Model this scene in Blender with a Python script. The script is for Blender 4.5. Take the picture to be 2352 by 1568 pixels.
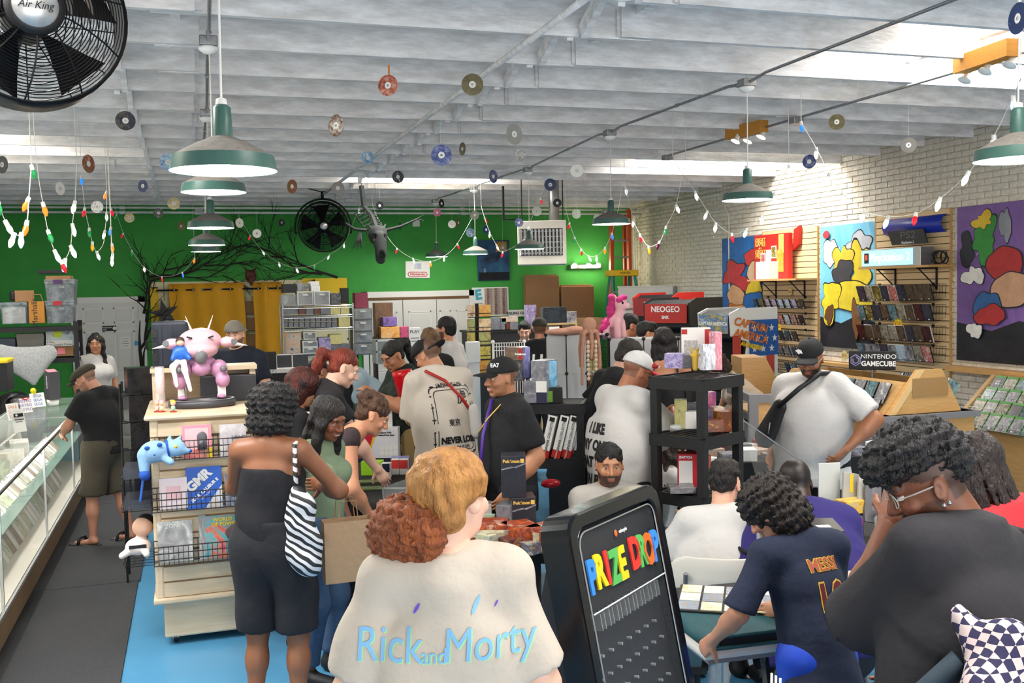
import bpy,math,random
import numpy as np
from mathutils import Vector,Matrix,Euler
from mathutils.bvhtree import BVHTree
for o in list(bpy.data.objects):bpy.data.objects.remove(o)
S=bpy.context.scene
COL=S.collection
R=math.radians
# ---------------- camera (35 mm lens, held 2.15 m above the floor) ----------------
FPX,CZ=2287.0,2.15
YAW,PITCH,ROLL=R(-17.9),R(90-3.08),R(-1.2)
cam_d=bpy.data.cameras.new('camera'); cam_d.lens=35.0; cam_d.sensor_width=36.0
cam=bpy.data.objects.new('camera',cam_d); COL.objects.link(cam)
CM=Matrix.Rotation(YAW,3,'Z')@Matrix.Rotation(PITCH,3,'X')@Matrix.Rotation(ROLL,3,'Z')
cam.matrix_world=Matrix.Translation((0,0,CZ))@CM.to_4x4()
cam_d.clip_start=.05
S.camera=cam
# ---------------- exposure, world, daylight ----------------
vs=S.view_settings
S.display_settings.display_device='sRGB'
vs.view_transform='Standard'; vs.look='None'; vs.gamma=1; vs.use_curve_mapping=False
vs.exposure=0.45
S.cycles.max_bounces=6; S.cycles.diffuse_bounces=4; S.cycles.glossy_bounces=3; S.cycles.caustics_reflective=False; S.cycles.caustics_refractive=False
wd=bpy.data.worlds.new('sky'); S.world=wd; wd.use_nodes=True
wd.node_tree.nodes['Background'].inputs[0].default_value=(1,.97,.93,1)
wd.node_tree.nodes['Background'].inputs[1].default_value=1.6
def area(name,loc,rot,sx,sy,power,col=(1,1,1)):
 l=bpy.data.lights.new(name,'AREA'); l.shape='RECTANGLE'; l.size=sx; l.size_y=sy
 l.energy=power; l.color=col
 o=bpy.data.objects.new(name,l); COL.objects.link(o); o.location=loc; o.rotation_euler=rot
 return o
area('shopfront_daylight',(2.2,-3.2,1.9),(R(-90),0,R(180)),9.6,3.2,165,(1,.985,.96))
SKYL=[(-2.9,-.5,4.2,5.3),(-2.9,-1.55,10.3,11.6),(2.2,4.0,13.0,13.9),(5.6,7.5,10.6,12.0),(4.6,6.1,5.0,6.4),(1.5,3.4,1.2,3.0)]
for i,(a,b,c,d)in enumerate(SKYL):
 area('roof_light_daylight',((a+b)/2,(c+d)/2,4.6),(0,0,0),b-a,d-c,[330,190,170,230,170,200][i],(1,.99,.97))
 # ---------------- helpers ----------------
def ray(px,py):
 return(CM@Vector(((px-1176)/FPX,(784-py)/FPX,-1)))
def at(px,py,D=None,X=None,Y=None,Z=None):
 d=ray(px,py)
 t=D if D is not None else(X/d.x if X is not None else(Y/d.y if Y is not None else(Z-CZ)/d.z))
 return Vector((0,0,CZ))+d*t
def srgb(h):
 if not isinstance(h,str):return tuple(h[:3])
 h=h.lstrip('#'); c=[int(h[i:i+2],16)/255 for i in(0,2,4)]
 return tuple(x/12.92 if x<=.04045 else((x+.055)/1.055)**2.4 for x in c)
MATS={}
def mat(name,col,rough=.6,metal=0,noise=None,bump=None,emit=0,alpha=1,trans=0,spec=.5,col2=None,ior=1.45,coords='Object',sx=(1,1,1)):
 """plain procedural material; noise=(scale, amount) mixes towards col2 or a darker tone, bump=(scale, strength)"""
 if name in MATS:return MATS[name]
 m=bpy.data.materials.new(name); MATS[name]=m; m.use_nodes=True
 nt=m.node_tree; b=nt.nodes['Principled BSDF']; c=srgb(col)
 b.inputs['Base Color'].default_value=(*c,1); b.inputs['Roughness'].default_value=rough
 b.inputs['Metallic'].default_value=metal; b.inputs['Specular IOR Level'].default_value=spec
 b.inputs['IOR'].default_value=ior; b.inputs['Transmission Weight'].default_value=trans; b.inputs['Alpha'].default_value=alpha
 if emit:b.inputs['Emission Color'].default_value=(*c,1); b.inputs['Emission Strength'].default_value=emit; m.cycles.emission_sampling='NONE'
 if noise or bump:
  tc=nt.nodes.new('ShaderNodeTexCoord'); mp=nt.nodes.new('ShaderNodeMapping'); mp.inputs['Scale'].default_value=sx
  nt.links.new(tc.outputs[coords],mp.inputs[0])
 if noise:
  n=nt.nodes.new('ShaderNodeTexNoise'); n.inputs['Scale'].default_value=noise[0]; n.inputs['Detail'].default_value=6; n.inputs['Roughness'].default_value=.65
  nt.links.new(mp.outputs[0],n.inputs[0])
  rp=nt.nodes.new('ShaderNodeValToRGB'); e=rp.color_ramp.elements
  c2=srgb(col2)if col2 else tuple(x*(1-noise[1])for x in c)
  e[0].position=.35; e[1].position=.65; e[0].color=(*c,1); e[1].color=(*c2,1)
  nt.links.new(n.outputs[0],rp.inputs[0]); nt.links.new(rp.outputs[0],b.inputs['Base Color'])
 if bump:
  n=nt.nodes.new('ShaderNodeTexNoise'); n.inputs['Scale'].default_value=bump[0]; n.inputs['Detail'].default_value=4
  bn=nt.nodes.new('ShaderNodeBump'); bn.inputs['Strength'].default_value=bump[1]; bn.inputs['Distance'].default_value=.02
  nt.links.new(mp.outputs[0],n.inputs[0]); nt.links.new(n.outputs[0],bn.inputs['Height']); nt.links.new(bn.outputs[0],b.inputs['Normal'])
 return m
def cover(name,pal,scale=3.0,rough=.25,vor=False,rnd=True,sx=(1,1,1)):
 """printed art: an abstract patchwork of palette colours, different on every object"""
 if name in MATS:return MATS[name]
 m=bpy.data.materials.new(name); MATS[name]=m; m.use_nodes=True
 nt=m.node_tree; b=nt.nodes['Principled BSDF']; b.inputs['Roughness'].default_value=rough
 tc=nt.nodes.new('ShaderNodeTexCoord'); mp=nt.nodes.new('ShaderNodeMapping'); mp.inputs['Scale'].default_value=sx
 nt.links.new(tc.outputs['Generated'],mp.inputs[0])
 if rnd:
  oi=nt.nodes.new('ShaderNodeObjectInfo'); cx=nt.nodes.new('ShaderNodeVectorMath'); cx.operation='SCALE'; cx.inputs[0].default_value=(37,91,53)
  nt.links.new(oi.outputs['Random'],cx.inputs['Scale']); nt.links.new(cx.outputs[0],mp.inputs['Location'])
 n=nt.nodes.new('ShaderNodeTexNoise'); n.inputs['Scale'].default_value=scale; n.inputs['Detail'].default_value=5; n.inputs['Roughness'].default_value=.6; n.inputs['Distortion'].default_value=1.2
 nt.links.new(mp.outputs[0],n.inputs[0]); src=n.outputs[0]
 rp=nt.nodes.new('ShaderNodeValToRGB'); r=rp.color_ramp; r.interpolation='CONSTANT' if vor else 'LINEAR'
 k=len(pal)
 for i,p in enumerate(pal):
  e=r.elements[i]if i<2 else r.elements.new(.5)
  e.position=.28+.44*i/max(1,k-1)
 for e,p in zip(sorted(r.elements,key=lambda e:e.position),pal):e.color=(*srgb(p),1)
 nt.links.new(src,rp.inputs[0]); nt.links.new(rp.outputs[0],b.inputs['Base Color'])
 return m
def ortho(d):
 d=Vector(d).normalized(); u=d.cross(Vector((0,0,1)))
 if u.length<1e-3:u=Vector((1,0,0))
 u.normalize(); return u,d.cross(u).normalized()
class MB:
 def __init__(s):s.v=[]; s.f=[]; s.m=[]; s.cur=0
 def add(s,vs,fs):
  n=len(s.v); s.v+=[tuple(p)for p in vs]; s.f+=[tuple(i+n for i in f)for f in fs]; s.m+=[s.cur]*len(fs); return s
 def bx(s,x0,x1,y0,y1,z0,z1):
  return s.add([(x,y,z)for x in(x0,x1)for y in(y0,y1)for z in(z0,z1)],[(0,1,3,2),(4,6,7,5),(0,4,5,1),(2,3,7,6),(0,2,6,4),(1,5,7,3)])
 def box(s,c,sz,rz=0,M=None):
  M=M or Matrix.Rotation(rz,3,'Z'); c=Vector(c); h=[q/2 for q in sz]
  return s.add([c+M@Vector((x*h[0],y*h[1],z*h[2]))for x in(-1,1)for y in(-1,1)for z in(-1,1)],[(0,1,3,2),(4,6,7,5),(0,4,5,1),(2,3,7,6),(0,2,6,4),(1,5,7,3)])
 def cyl(s,a,b,r0,r1=None,n=8,cap=True):
  a=Vector(a); b=Vector(b); r1=r0 if r1 is None else r1; u,w=ortho(b-a); vs=[]
  for p,r in((a,r0),(b,r1)):
   vs+=[p+(u*math.cos(2*math.pi*i/n)+w*math.sin(2*math.pi*i/n))*r for i in range(n)]
  fs=[(i,(i+1)%n,n+(i+1)%n,n+i)for i in range(n)]
  if cap:fs+=[tuple(range(n))[::-1],tuple(range(n,2*n))]
  return s.add(vs,fs)
 def tube(s,pts,r,n=6):
  pts=[Vector(p)for p in pts]; vs=[]; m=len(pts); u=None
  for i,p in enumerate(pts):
   d=pts[min(i+1,m-1)]-pts[max(i-1,0)]
   if d.length<1e-9:d=Vector((0,0,1))
   if u is None:u,w=ortho(d)
   else:
    d.normalize(); u=(u-d*u.dot(d)); u=u.normalized()if u.length>1e-6 else ortho(d)[0]; w=d.cross(u)
   rr=r[i]if isinstance(r,(list,tuple))else r
   vs+=[p+(u*math.cos(2*math.pi*j/n)+w*math.sin(2*math.pi*j/n))*rr for j in range(n)]
  fs=[(i*n+j,i*n+(j+1)%n,(i+1)*n+(j+1)%n,(i+1)*n+j)for i in range(m-1)for j in range(n)]
  fs+=[tuple(range(n))[::-1],tuple(range((m-1)*n,m*n))]
  return s.add(vs,fs)
 def lathe(s,prof,n=24,c=(0,0,0),M=None):
  c=Vector(c); vs=[]; k=len(prof)
  for r,z in prof:
   for j in range(n):
    p=Vector((r*math.cos(2*math.pi*j/n),r*math.sin(2*math.pi*j/n),z)); vs.append(c+(M@p if M else p))
  fs=[(i*n+j,i*n+(j+1)%n,(i+1)*n+(j+1)%n,(i+1)*n+j)for i in range(k-1)for j in range(n)]
  return s.add(vs,fs)
 def sph(s,c,r,n=10,k=6,M=None):
  r=r if isinstance(r,(tuple,list))else(r,r,r); c=Vector(c); vs=[]
  for i in range(k+1):
   a=math.pi*i/k
   for j in range(n):
    p=Vector((r[0]*math.sin(a)*math.cos(2*math.pi*j/n),r[1]*math.sin(a)*math.sin(2*math.pi*j/n),r[2]*math.cos(a)))
    vs.append(c+(M@p if M else p))
  return s.add(vs,[(i*n+j,(i+1)*n+j,(i+1)*n+(j+1)%n,i*n+(j+1)%n)for i in range(k)for j in range(n)])
 def prism(s,poly,d,o=(0,0,0),u=(1,0,0),w=(0,0,1)):
  """2D outline in the u,w plane pushed along d"""
  o=Vector(o); u=Vector(u); w=Vector(w); d=Vector(d); n=len(poly)
  a=[o+u*p[0]+w*p[1]for p in poly]; b=[p+d for p in a]
  return s.add(a+b,[tuple(range(n)),tuple(range(n,2*n))[::-1]]+[(i,n+i,n+(i+1)%n,(i+1)%n)for i in range(n)])
 def quad(s,*p):return s.add(p,[tuple(range(len(p)))])
 def mesh(s,name):
  me=bpy.data.meshes.new(name); me.from_pydata(s.v,[],s.f); return me
def fixn(me):
 import bmesh
 bm=bmesh.new(); bm.from_mesh(me); bmesh.ops.recalc_face_normals(bm,faces=bm.faces); bm.to_mesh(me); bm.free()
def obj(name,data,m=None,parent=None,smooth=False,bevel=0,loc=None,rz=0,M=None,world=False):
 if isinstance(data,MB):
  if world and parent is not None:
   l=parent.location; data.v=[(p[0]-l.x,p[1]-l.y,p[2]-l.z)for p in data.v]
  ms=data.m; data=data.mesh(name); fixn(data)
  if isinstance(m,(list,tuple)):data.polygons.foreach_set('material_index',ms)
  if smooth:data.polygons.foreach_set('use_smooth',[True]*len(data.polygons))
 if m is not None and not data.materials:
  for q in(m if isinstance(m,(list,tuple))else[m]):data.materials.append(q)
 o=bpy.data.objects.new(name,data); COL.objects.link(o); o.parent=parent
 if M is not None:o.matrix_local=M if len(M)==4 else M.to_4x4()
 elif loc is not None or rz:o.location=loc or(0,0,0); o.rotation_euler=(0,0,rz)
 if bevel:
  b=o.modifiers.new('edge','BEVEL'); b.width=bevel; b.segments=2; b.limit_method='ANGLE'
 return o
def tag(o,label,cat,group=None):
 o['label']=label; o['category']=cat
 if group:o['group']=group
 return o
def thing(name,label,cat,loc=(0,0,0),rz=0,group=None):
 o=bpy.data.objects.new(name,None); COL.objects.link(o); o.location=loc; o.rotation_euler=(0,0,rz); o.empty_display_size=.05
 return tag(o,label,cat,group)
def struct(o):o['kind']='structure'; return o
def copy_tree(o,parent=None):
 c=o.copy(); COL.objects.link(c); c.parent=parent
 for ch in KIDS.get(o.name,[]):copy_tree(ch,c)
 return c
KIDS={}
def kids(root):
 def rec(o):
  KIDS[o.name]=[c for c in COL.objects if c.parent==o]
  for c in KIDS[o.name]:rec(c)
 rec(root); return root
def text_mesh(s,size=.1,ext=0,bold=0,align='CENTER',sx=1,shear=0):
 c=bpy.data.curves.new('t','FONT'); c.body=s; c.size=size; c.align_x=align; c.align_y='CENTER'; c.extrude=ext; c.offset=bold; c.shear=shear; c.resolution_u=3
 o=bpy.data.objects.new('t',c); me=bpy.data.meshes.new_from_object(o)
 bpy.data.objects.remove(o); bpy.data.curves.remove(c)
 if sx!=1:me.transform(Matrix.Diagonal((sx,1,1,1)))
 me.materials.clear(); return me
def frame(o,u,w):
 """4x4 with local x along u, local y along w"""
 u=Vector(u).normalized(); w=Vector(w); w=(w-u*w.dot(u)).normalized(); n=u.cross(w)
 return Matrix(((u.x,w.x,n.x,o[0]),(u.y,w.y,n.y,o[1]),(u.z,w.z,n.z,o[2]),(0,0,0,1)))
def text(s,size,m,parent,o,u=(1,0,0),w=(0,0,1),ext=.0008,bold=0,sx=1,shear=0,name='lettering',align='CENTER'):
 return obj(name,text_mesh(s,size,ext,bold,align,sx,shear),m,parent,M=frame(o,u,w))
rnd=random.Random(7)
# ---------------- signed-distance modelling for bodies, hair, cloth, plush ----------------
def V(*a):return np.array(a,float)
def sd_eval(pr,X,Y,Z):
 k=pr[0][1]
 if k=='c' or k=='q':
  a,b,ra,rb=np.array(pr[1],float),np.array(pr[2],float),pr[3],pr[4]
  px,py,pz=X-a[0],Y-a[1],Z-a[2]; d=b-a; fl=1
  if k=='q':
   n,fl=pr[5],pr[6]; q=(1/fl-1)*(px*n[0]+py*n[1]+pz*n[2]); px,py,pz=px+q*n[0],py+q*n[1],pz+q*n[2]
   d=d+(1/fl-1)*d.dot(n)*np.array(n)
  L=max(d.dot(d),1e-9); t=np.clip((px*d[0]+py*d[1]+pz*d[2])/L,0,1)
  return(np.sqrt((px-t*d[0])**2+(py-t*d[1])**2+(pz-t*d[2])**2)-(ra+t*(rb-ra)))*(fl if fl<1 else 1)
 c=np.array(pr[1],float); px,py,pz=X-c[0],Y-c[1],Z-c[2]
 if len(pr)>3 and pr[3]is not None:
  M=np.array(pr[3]); px,py,pz=(px*M[0,0]+py*M[1,0]+pz*M[2,0],px*M[0,1]+py*M[1,1]+pz*M[2,1],px*M[0,2]+py*M[1,2]+pz*M[2,2])
 r=pr[2]
 if k=='e':
  k0=np.sqrt((px/r[0])**2+(py/r[1])**2+(pz/r[2])**2); k1=np.sqrt((px/r[0]**2)**2+(py/r[1]**2)**2+(pz/r[2]**2)**2)
  return k0*(k0-1)/np.maximum(k1,1e-9)
 if k=='b':
  rr=pr[4]if len(pr)>4 else.01
  qx,qy,qz=np.abs(px)-r[0]+rr,np.abs(py)-r[1]+rr,np.abs(pz)-r[2]+rr
  return np.sqrt(np.maximum(qx,0)**2+np.maximum(qy,0)**2+np.maximum(qz,0)**2)+np.minimum(np.maximum(qx,np.maximum(qy,qz)),0)-rr
def pr_bounds(pr):
 if pr[0][1]in 'cq':
  a,b=np.array(pr[1],float),np.array(pr[2],float); r=max(pr[3],pr[4]); return np.minimum(a,b)-r,np.maximum(a,b)+r
 c=np.array(pr[1],float); r=np.array(pr[2],float)
 if len(pr)>3 and pr[3]is not None:r=np.abs(np.array(pr[3]))@r
 return c-r,c+r
def sdf_mesh(prims,h,k=.02,noise=None,cuts=(),pad=.03):
 """prims: ('+c',a,b,ra,rb) cones, ('+q',..,n,flat) flattened cones, ('+e',c,r,M) ellipsoids, ('+b',c,half,M,round); '-' subtracts. cuts: (point, normal) keep the side behind"""
 lo=np.min([pr_bounds(p)[0]for p in prims if p[0][0]=='+'],0)-pad; hi=np.max([pr_bounds(p)[1]for p in prims if p[0][0]=='+'],0)+pad
 n=np.ceil((hi-lo)/h).astype(int)+1
 ax=[lo[i]+h*np.arange(n[i])for i in range(3)]
 d=np.full(n,.2)
 mg=k+2*h+.03
 for p in prims:
  a,b=pr_bounds(p); i0=np.clip(np.floor((a-mg-lo)/h).astype(int),0,n); i1=np.clip(np.ceil((b+mg-lo)/h).astype(int)+1,0,n)
  if(i1<=i0).any():continue
  sl=tuple(slice(i0[i],i1[i])for i in range(3))
  X,Y,Z=np.meshgrid(ax[0][sl[0]],ax[1][sl[1]],ax[2][sl[2]],indexing='ij',sparse=True)
  e=sd_eval(p,X,Y,Z); kk=p[-1]if isinstance(p[-1],dict)else{}
  if 'cut' in kk:q_,n_=kk['cut']; e=np.maximum(e,(X-q_[0])*n_[0]+(Y-q_[1])*n_[1]+(Z-q_[2])*n_[2])
  kk=kk.get('k',k)
  D=d[sl]
  if p[0][0]=='+':
   t=np.clip(.5+.5*(e-D)/kk,0,1); d[sl]=e*(1-t)+D*t-kk*t*(1-t)
  else:
   e=-e; t=np.clip(.5-.5*(e-D)/kk,0,1); d[sl]=e*(1-t)+D*t+kk*t*(1-t)
 X,Y,Z=np.meshgrid(*ax,indexing='ij',sparse=True)
 if noise is not None:d=d+noise(X,Y,Z)
 for(q,nn)in cuts:d=np.maximum(d,(X-q[0])*nn[0]+(Y-q[1])*nn[1]+(Z-q[2])*nn[2])
 return surfnet(d,lo,h)
def surfnet(d,lo,h):
 s=d<0; nx,ny,nz=d.shape
 c=sum(s[i:nx-1+i,j:ny-1+j,k:nz-1+k].astype(np.int8)for i in(0,1)for j in(0,1)for k in(0,1))
 m=(c>0)&(c<8); I=np.argwhere(m)
 if len(I)==0:return np.zeros((0,3)),np.zeros((0,4),int)
 idx=np.full(m.shape,-1,np.int64); idx[m]=np.arange(len(I))
 acc=np.zeros((len(I),3)); cnt=np.zeros(len(I))
 for a in range(3):
  b,e=[x for x in range(3)if x!=a]
  for u in(0,1):
   for v in(0,1):
    p0=I.copy(); p0[:,b]+=u; p0[:,e]+=v; p1=p0.copy(); p1[:,a]+=1
    d0=d[p0[:,0],p0[:,1],p0[:,2]]; d1=d[p1[:,0],p1[:,1],p1[:,2]]
    x=(d0<0)!=(d1<0); t=np.where(x,d0/np.where(x,d0-d1,1),0)
    q=p0.astype(float); q[:,a]+=t
    acc[x]+=q[x]; cnt[x]+=1
 v=lo+h*acc/cnt[:,None]
 F=[]
 for a in range(3):
  b,e=(a+1)%3,(a+2)%3
  sl0=[slice(None)]*3; sl1=[slice(None)]*3; sl0[a]=slice(0,-1); sl1[a]=slice(1,None)
  s0,s1=s[tuple(sl0)],s[tuple(sl1)]; x=s0!=s1
  E=np.argwhere(x); ok=(E[:,b]>0)&(E[:,e]>0)&(E[:,b]<d.shape[b]-1)&(E[:,e]<d.shape[e]-1); E=E[ok]
  if not len(E):continue
  def ci(db,de):
   q=E.copy(); q[:,b]+=db; q[:,e]+=de; return idx[q[:,0],q[:,1],q[:,2]]
  Q=np.stack([ci(-1,-1),ci(0,-1),ci(0,0),ci(-1,0)],1)
  fl=~s0[E[:,0],E[:,1],E[:,2]]; Q[fl]=Q[fl][:,::-1]; F.append(Q)
 return v,np.concatenate(F)
def np_mesh(name,parts,m,cols=None,smooth=True):
 """parts: list of (verts, quads); cols: matching list of per-vertex linear colours"""
 vs=np.concatenate([p[0]for p in parts]); off=np.cumsum([0]+[len(p[0])for p in parts[:-1]])
 me=bpy.data.meshes.new(name); fs=np.concatenate([p[1]+o for p,o in zip(parts,off)])
 me.vertices.add(len(vs)); me.vertices.foreach_set('co',vs.astype(np.float32).ravel())
 me.loops.add(fs.size); me.loops.foreach_set('vertex_index',fs.astype(np.int32).ravel())
 me.polygons.add(len(fs)); me.polygons.foreach_set('loop_start',np.arange(0,fs.size,4,dtype=np.int32)); me.polygons.foreach_set('loop_total',np.full(len(fs),4,np.int32))
 me.polygons.foreach_set('use_smooth',np.full(len(fs),smooth))
 if cols is not None:
  a=me.color_attributes.new('tone','FLOAT_COLOR','POINT'); c=np.concatenate(cols); a.data.foreach_set('color',np.concatenate([c,np.ones((len(c),1))],1).astype(np.float32).ravel())
 me.update(calc_edges=True); me.materials.append(m); return me
def attr_mat(name,rough,sss=0):
 if name in MATS:return MATS[name]
 m=bpy.data.materials.new(name); MATS[name]=m; m.use_nodes=True; nt=m.node_tree; b=nt.nodes['Principled BSDF']
 a=nt.nodes.new('ShaderNodeVertexColor'); a.layer_name='tone'; nt.links.new(a.outputs[0],b.inputs['Base Color']); b.inputs['Roughness'].default_value=rough
 return m
m_skin=attr_mat('skin',.48); m_clothc=attr_mat('printed cloth',.85)
def hairmat(c,c2=None,st=26):return mat('hair %s %s'%(c,c2),c,.5,noise=(st,.45),col2=c2,bump=(st*4,.8),sx=(1,1,.35))
def wob(amp,f,seed=0):
 r=np.random.RandomState(seed); ph=r.rand(6)*6
 return lambda X,Y,Z:amp*(np.sin(f*(X+.3*Z)+ph[0]+1.5*np.sin(f*.6*Y+ph[1]))*np.sin(f*(Y-.2*X)+ph[2])+.7*np.sin(f*1.1*Z+ph[3]+1.3*np.sin(f*.7*X+ph[4])))
def folds(amp,f=26,seed=0):
 r=np.random.RandomState(seed+50); p=r.rand(5)*6
 return lambda X,Y,Z:amp*(np.sin(f*(.55*X+.25*Y+.8*Z)+p[0]+1.6*np.sin(7*X+p[1])+1.2*np.sin(6*Z+5*Y+p[2]))+.6*np.sin(f*.7*(X-.3*Z)+p[3]+1.4*np.sin(9*Z+p[4])))
def rotm(x=0,y=0,z=0):return np.array(Euler((R(x),R(y),R(z)),'XYZ').to_matrix())
SKINS={'fair':'#d9a68c','pale':'#e0b39c','tan':'#b97f5f','olive':'#a9714f','brown':'#8a5638','deep':'#5a3524','dark':'#3a2219','peach':'#cf916f'}
def head_parts(sk,hd,h):
 """head-local: +y face, +z up, ears at x = +-.077"""
 fw=hd.get('fat',1.0)
 P=[('+e',(0,-.014,.033),(.074,.094,.083),None),('+e',(0,.012,-.028),(.063*fw,.076,.086),None),('+e',(0,.026,-.078),(.05*fw,.052,.036),None),('+e',(0,.066,-.1),(.021,.018,.015),None),('+c',(0,.088,.006),(0,.107,-.03),.007,.0125,{'k':.012}),('+e',(.012,.096,-.035),(.009,.01,.008),None,{'k':.008}),('+e',(-.012,.096,-.035),(.009,.01,.008),None,{'k':.008}),('+c',(-.036,.078,.024),(.036,.078,.024),.011,.011,{'k':.02}),('+e',(.04,.066,-.03),(.02,.016,.02),None),('+e',(-.04,.066,-.03),(.02,.016,.02),None),('-e',(.031,.102,.003),(.017,.02,.0095),None,{'k':.01}),('-e',(-.031,.102,.003),(.017,.02,.0095),None,{'k':.01}),('+c',(-.02,.083,-.06),(.02,.083,-.06),.0085,.0085,{'k':.008}),('+c',(-.017,.082,-.072),(.017,.082,-.072),.009,.009,{'k':.008}),('-c',(-.024,.097,-.0655),(.024,.097,-.0655),.003,.003,{'k':.004})]
 for s in(-1,1):
  M=rotm(12,0,-s*22)
  P+=[('+e',(s*.076,-.01,-.008),(.0085,.019,.032),M,{'k':.006}),('-e',(s*.087,-.004,-.004),(.007,.010,.018),M,{'k':.005})]
 P.append(('+c',(0,-.022,-.05),(0,-.034,-.15),.054*min(fw,1.15),.054*min(fw,1.2)))
 v,f=sdf_mesh(P,h,.018,pad=.02)
 c=np.tile(np.array(srgb(SKINS.get(sk,sk))),(len(v),1)); x,y,z=np.abs(v[:,0]),v[:,1],v[:,2]
 def blend(mask,col,a):c[mask]=c[mask]*(1-a)+np.array(srgb(col))*a
 blend((y>.07)&(z<-.02)&(z>-.05)&(x<.02),'#b4553f',.12)
 blend((y>.055)&(x>.025)&(z>-.045)&(z<-.012),'#b4453a',.12)
 blend((y>.076)&(z>-.0815)&(z<-.0535)&(x<.024),hd.get('lip','#8a3f38'),.55)
 if hd.get('smile'):blend((y>.082)&(z>-.0695)&(z<-.0615)&(x<.019),'#e8e0d6',.85)
 hc=hd.get('hair','#1a1412')
 blend((y>.062)&(z>.0195)&(z<.029)&(x>.013)&(x<.048),hc,.8)
 if hd.get('beard'):
  bb=hd['beard']; jl=(z<-.028-.35*np.maximum(0,y-.03))&(y>-.005)&~((y>.07)&(z>-.0815)&(z<-.0535)&(x<.02)); blend(jl&(z>-.16)&((z<-.045)|(x>.03)),hc,bb)
  blend((y>.078)&(z<-.044)&(z>-.056)&(x<.03),hc,bb)
 if hd.get('buzz'):blend((z>.02+.5*np.maximum(0,y-.02))&(y<.075)|(y<-.03)&(z>-.05),hc,hd['buzz'])
 parts=[(v,f)]; cols=[c]
 for s in(-1,1):
  mb=MB().sph((s*.031,.075,.003),.0125,12,8); ev=np.array(mb.v); ef=np.array([q if len(q)==4 else(*q,q[-1])for q in mb.f])
  ec=np.tile(V(.75,.72,.68),(len(ev),1)); dd=np.hypot(ev[:,0]-s*.031,ev[:,2]-.002); ec[(dd<.0068)&(ev[:,1]>.08)]=srgb('#20130d')
  dn=hd.get('lid',.5); ec[ev[:,2]>.003+.0125*(.55-dn)]=c.mean(0)*.85; ec[ev[:,2]<-.004]=c.mean(0)*.9
  parts.append((ev,ef)); cols.append(ec)
 return parts,cols
def hand_parts(w,d,n,side,curl,sc,h=.0048):
 """w wrist point, d pointing along the hand, n palm normal; thumb leaves the side"""
 d=np.array(d)/np.linalg.norm(d); n=np.array(n,float); n=n-d*n.dot(d); n/=np.linalg.norm(n); u=np.cross(d,n)*side
 P=[('+c',w-d*.03*sc,w+d*.012*sc,.027*sc,.026*sc),('+q',w+d*.02*sc,w+d*.078*sc,.034*sc,.04*sc,n,.42)]
 for i,(o,L,r)in enumerate(((-.029,.066,.0085),(-.010,.076,.009),(.010,.071,.0088),(.028,.056,.0078))):
  p=w+d*.088*sc+u*o*sc; a=curl*(.55+.12*i); dr=d*math.cos(a*.6)+n*math.sin(a*.6)
  for j,fr in enumerate((.45,.32,.23)):
   q=p+dr*L*fr*sc; P.append(('+c',p,q,r*sc*(1-.08*j),r*sc*(.92-.08*j),{'k':.004})); p=q; a2=a*(.6+(j+1)*.8); dr=d*math.cos(a2)+n*math.sin(a2)
 p=w+d*.026*sc-u*.026*sc; dr=d*.62-u*.68+n*.35
 dr/=np.linalg.norm(dr)
 for L,r in((.042,.0125),(.032,.0098)):
  q=p+dr*L*sc; P.append(('+c',p,q,r*sc,r*.88*sc,{'k':.006})); p=q; dr=dr+d*.45+n*.3*curl; dr/=np.linalg.norm(dr)
 return sdf_mesh(P,h,.012,pad=.012)
def ik(a,t,l1,l2,pole):
 a,t,pole=np.array(a,float),np.array(t,float),np.array(pole,float); d=t-a; L=np.linalg.norm(d); L2=min(L,(l1+l2)*.998); d=d/L; t=a+d*L2
 x=(l1*l1-l2*l2+L2*L2)/(2*L2); y=math.sqrt(max(l1*l1-x*x,0)); pole=pole-d*pole.dot(d); pole=pole/max(np.linalg.norm(pole),1e-6)
 return a+d*x+pole*y,t
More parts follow.
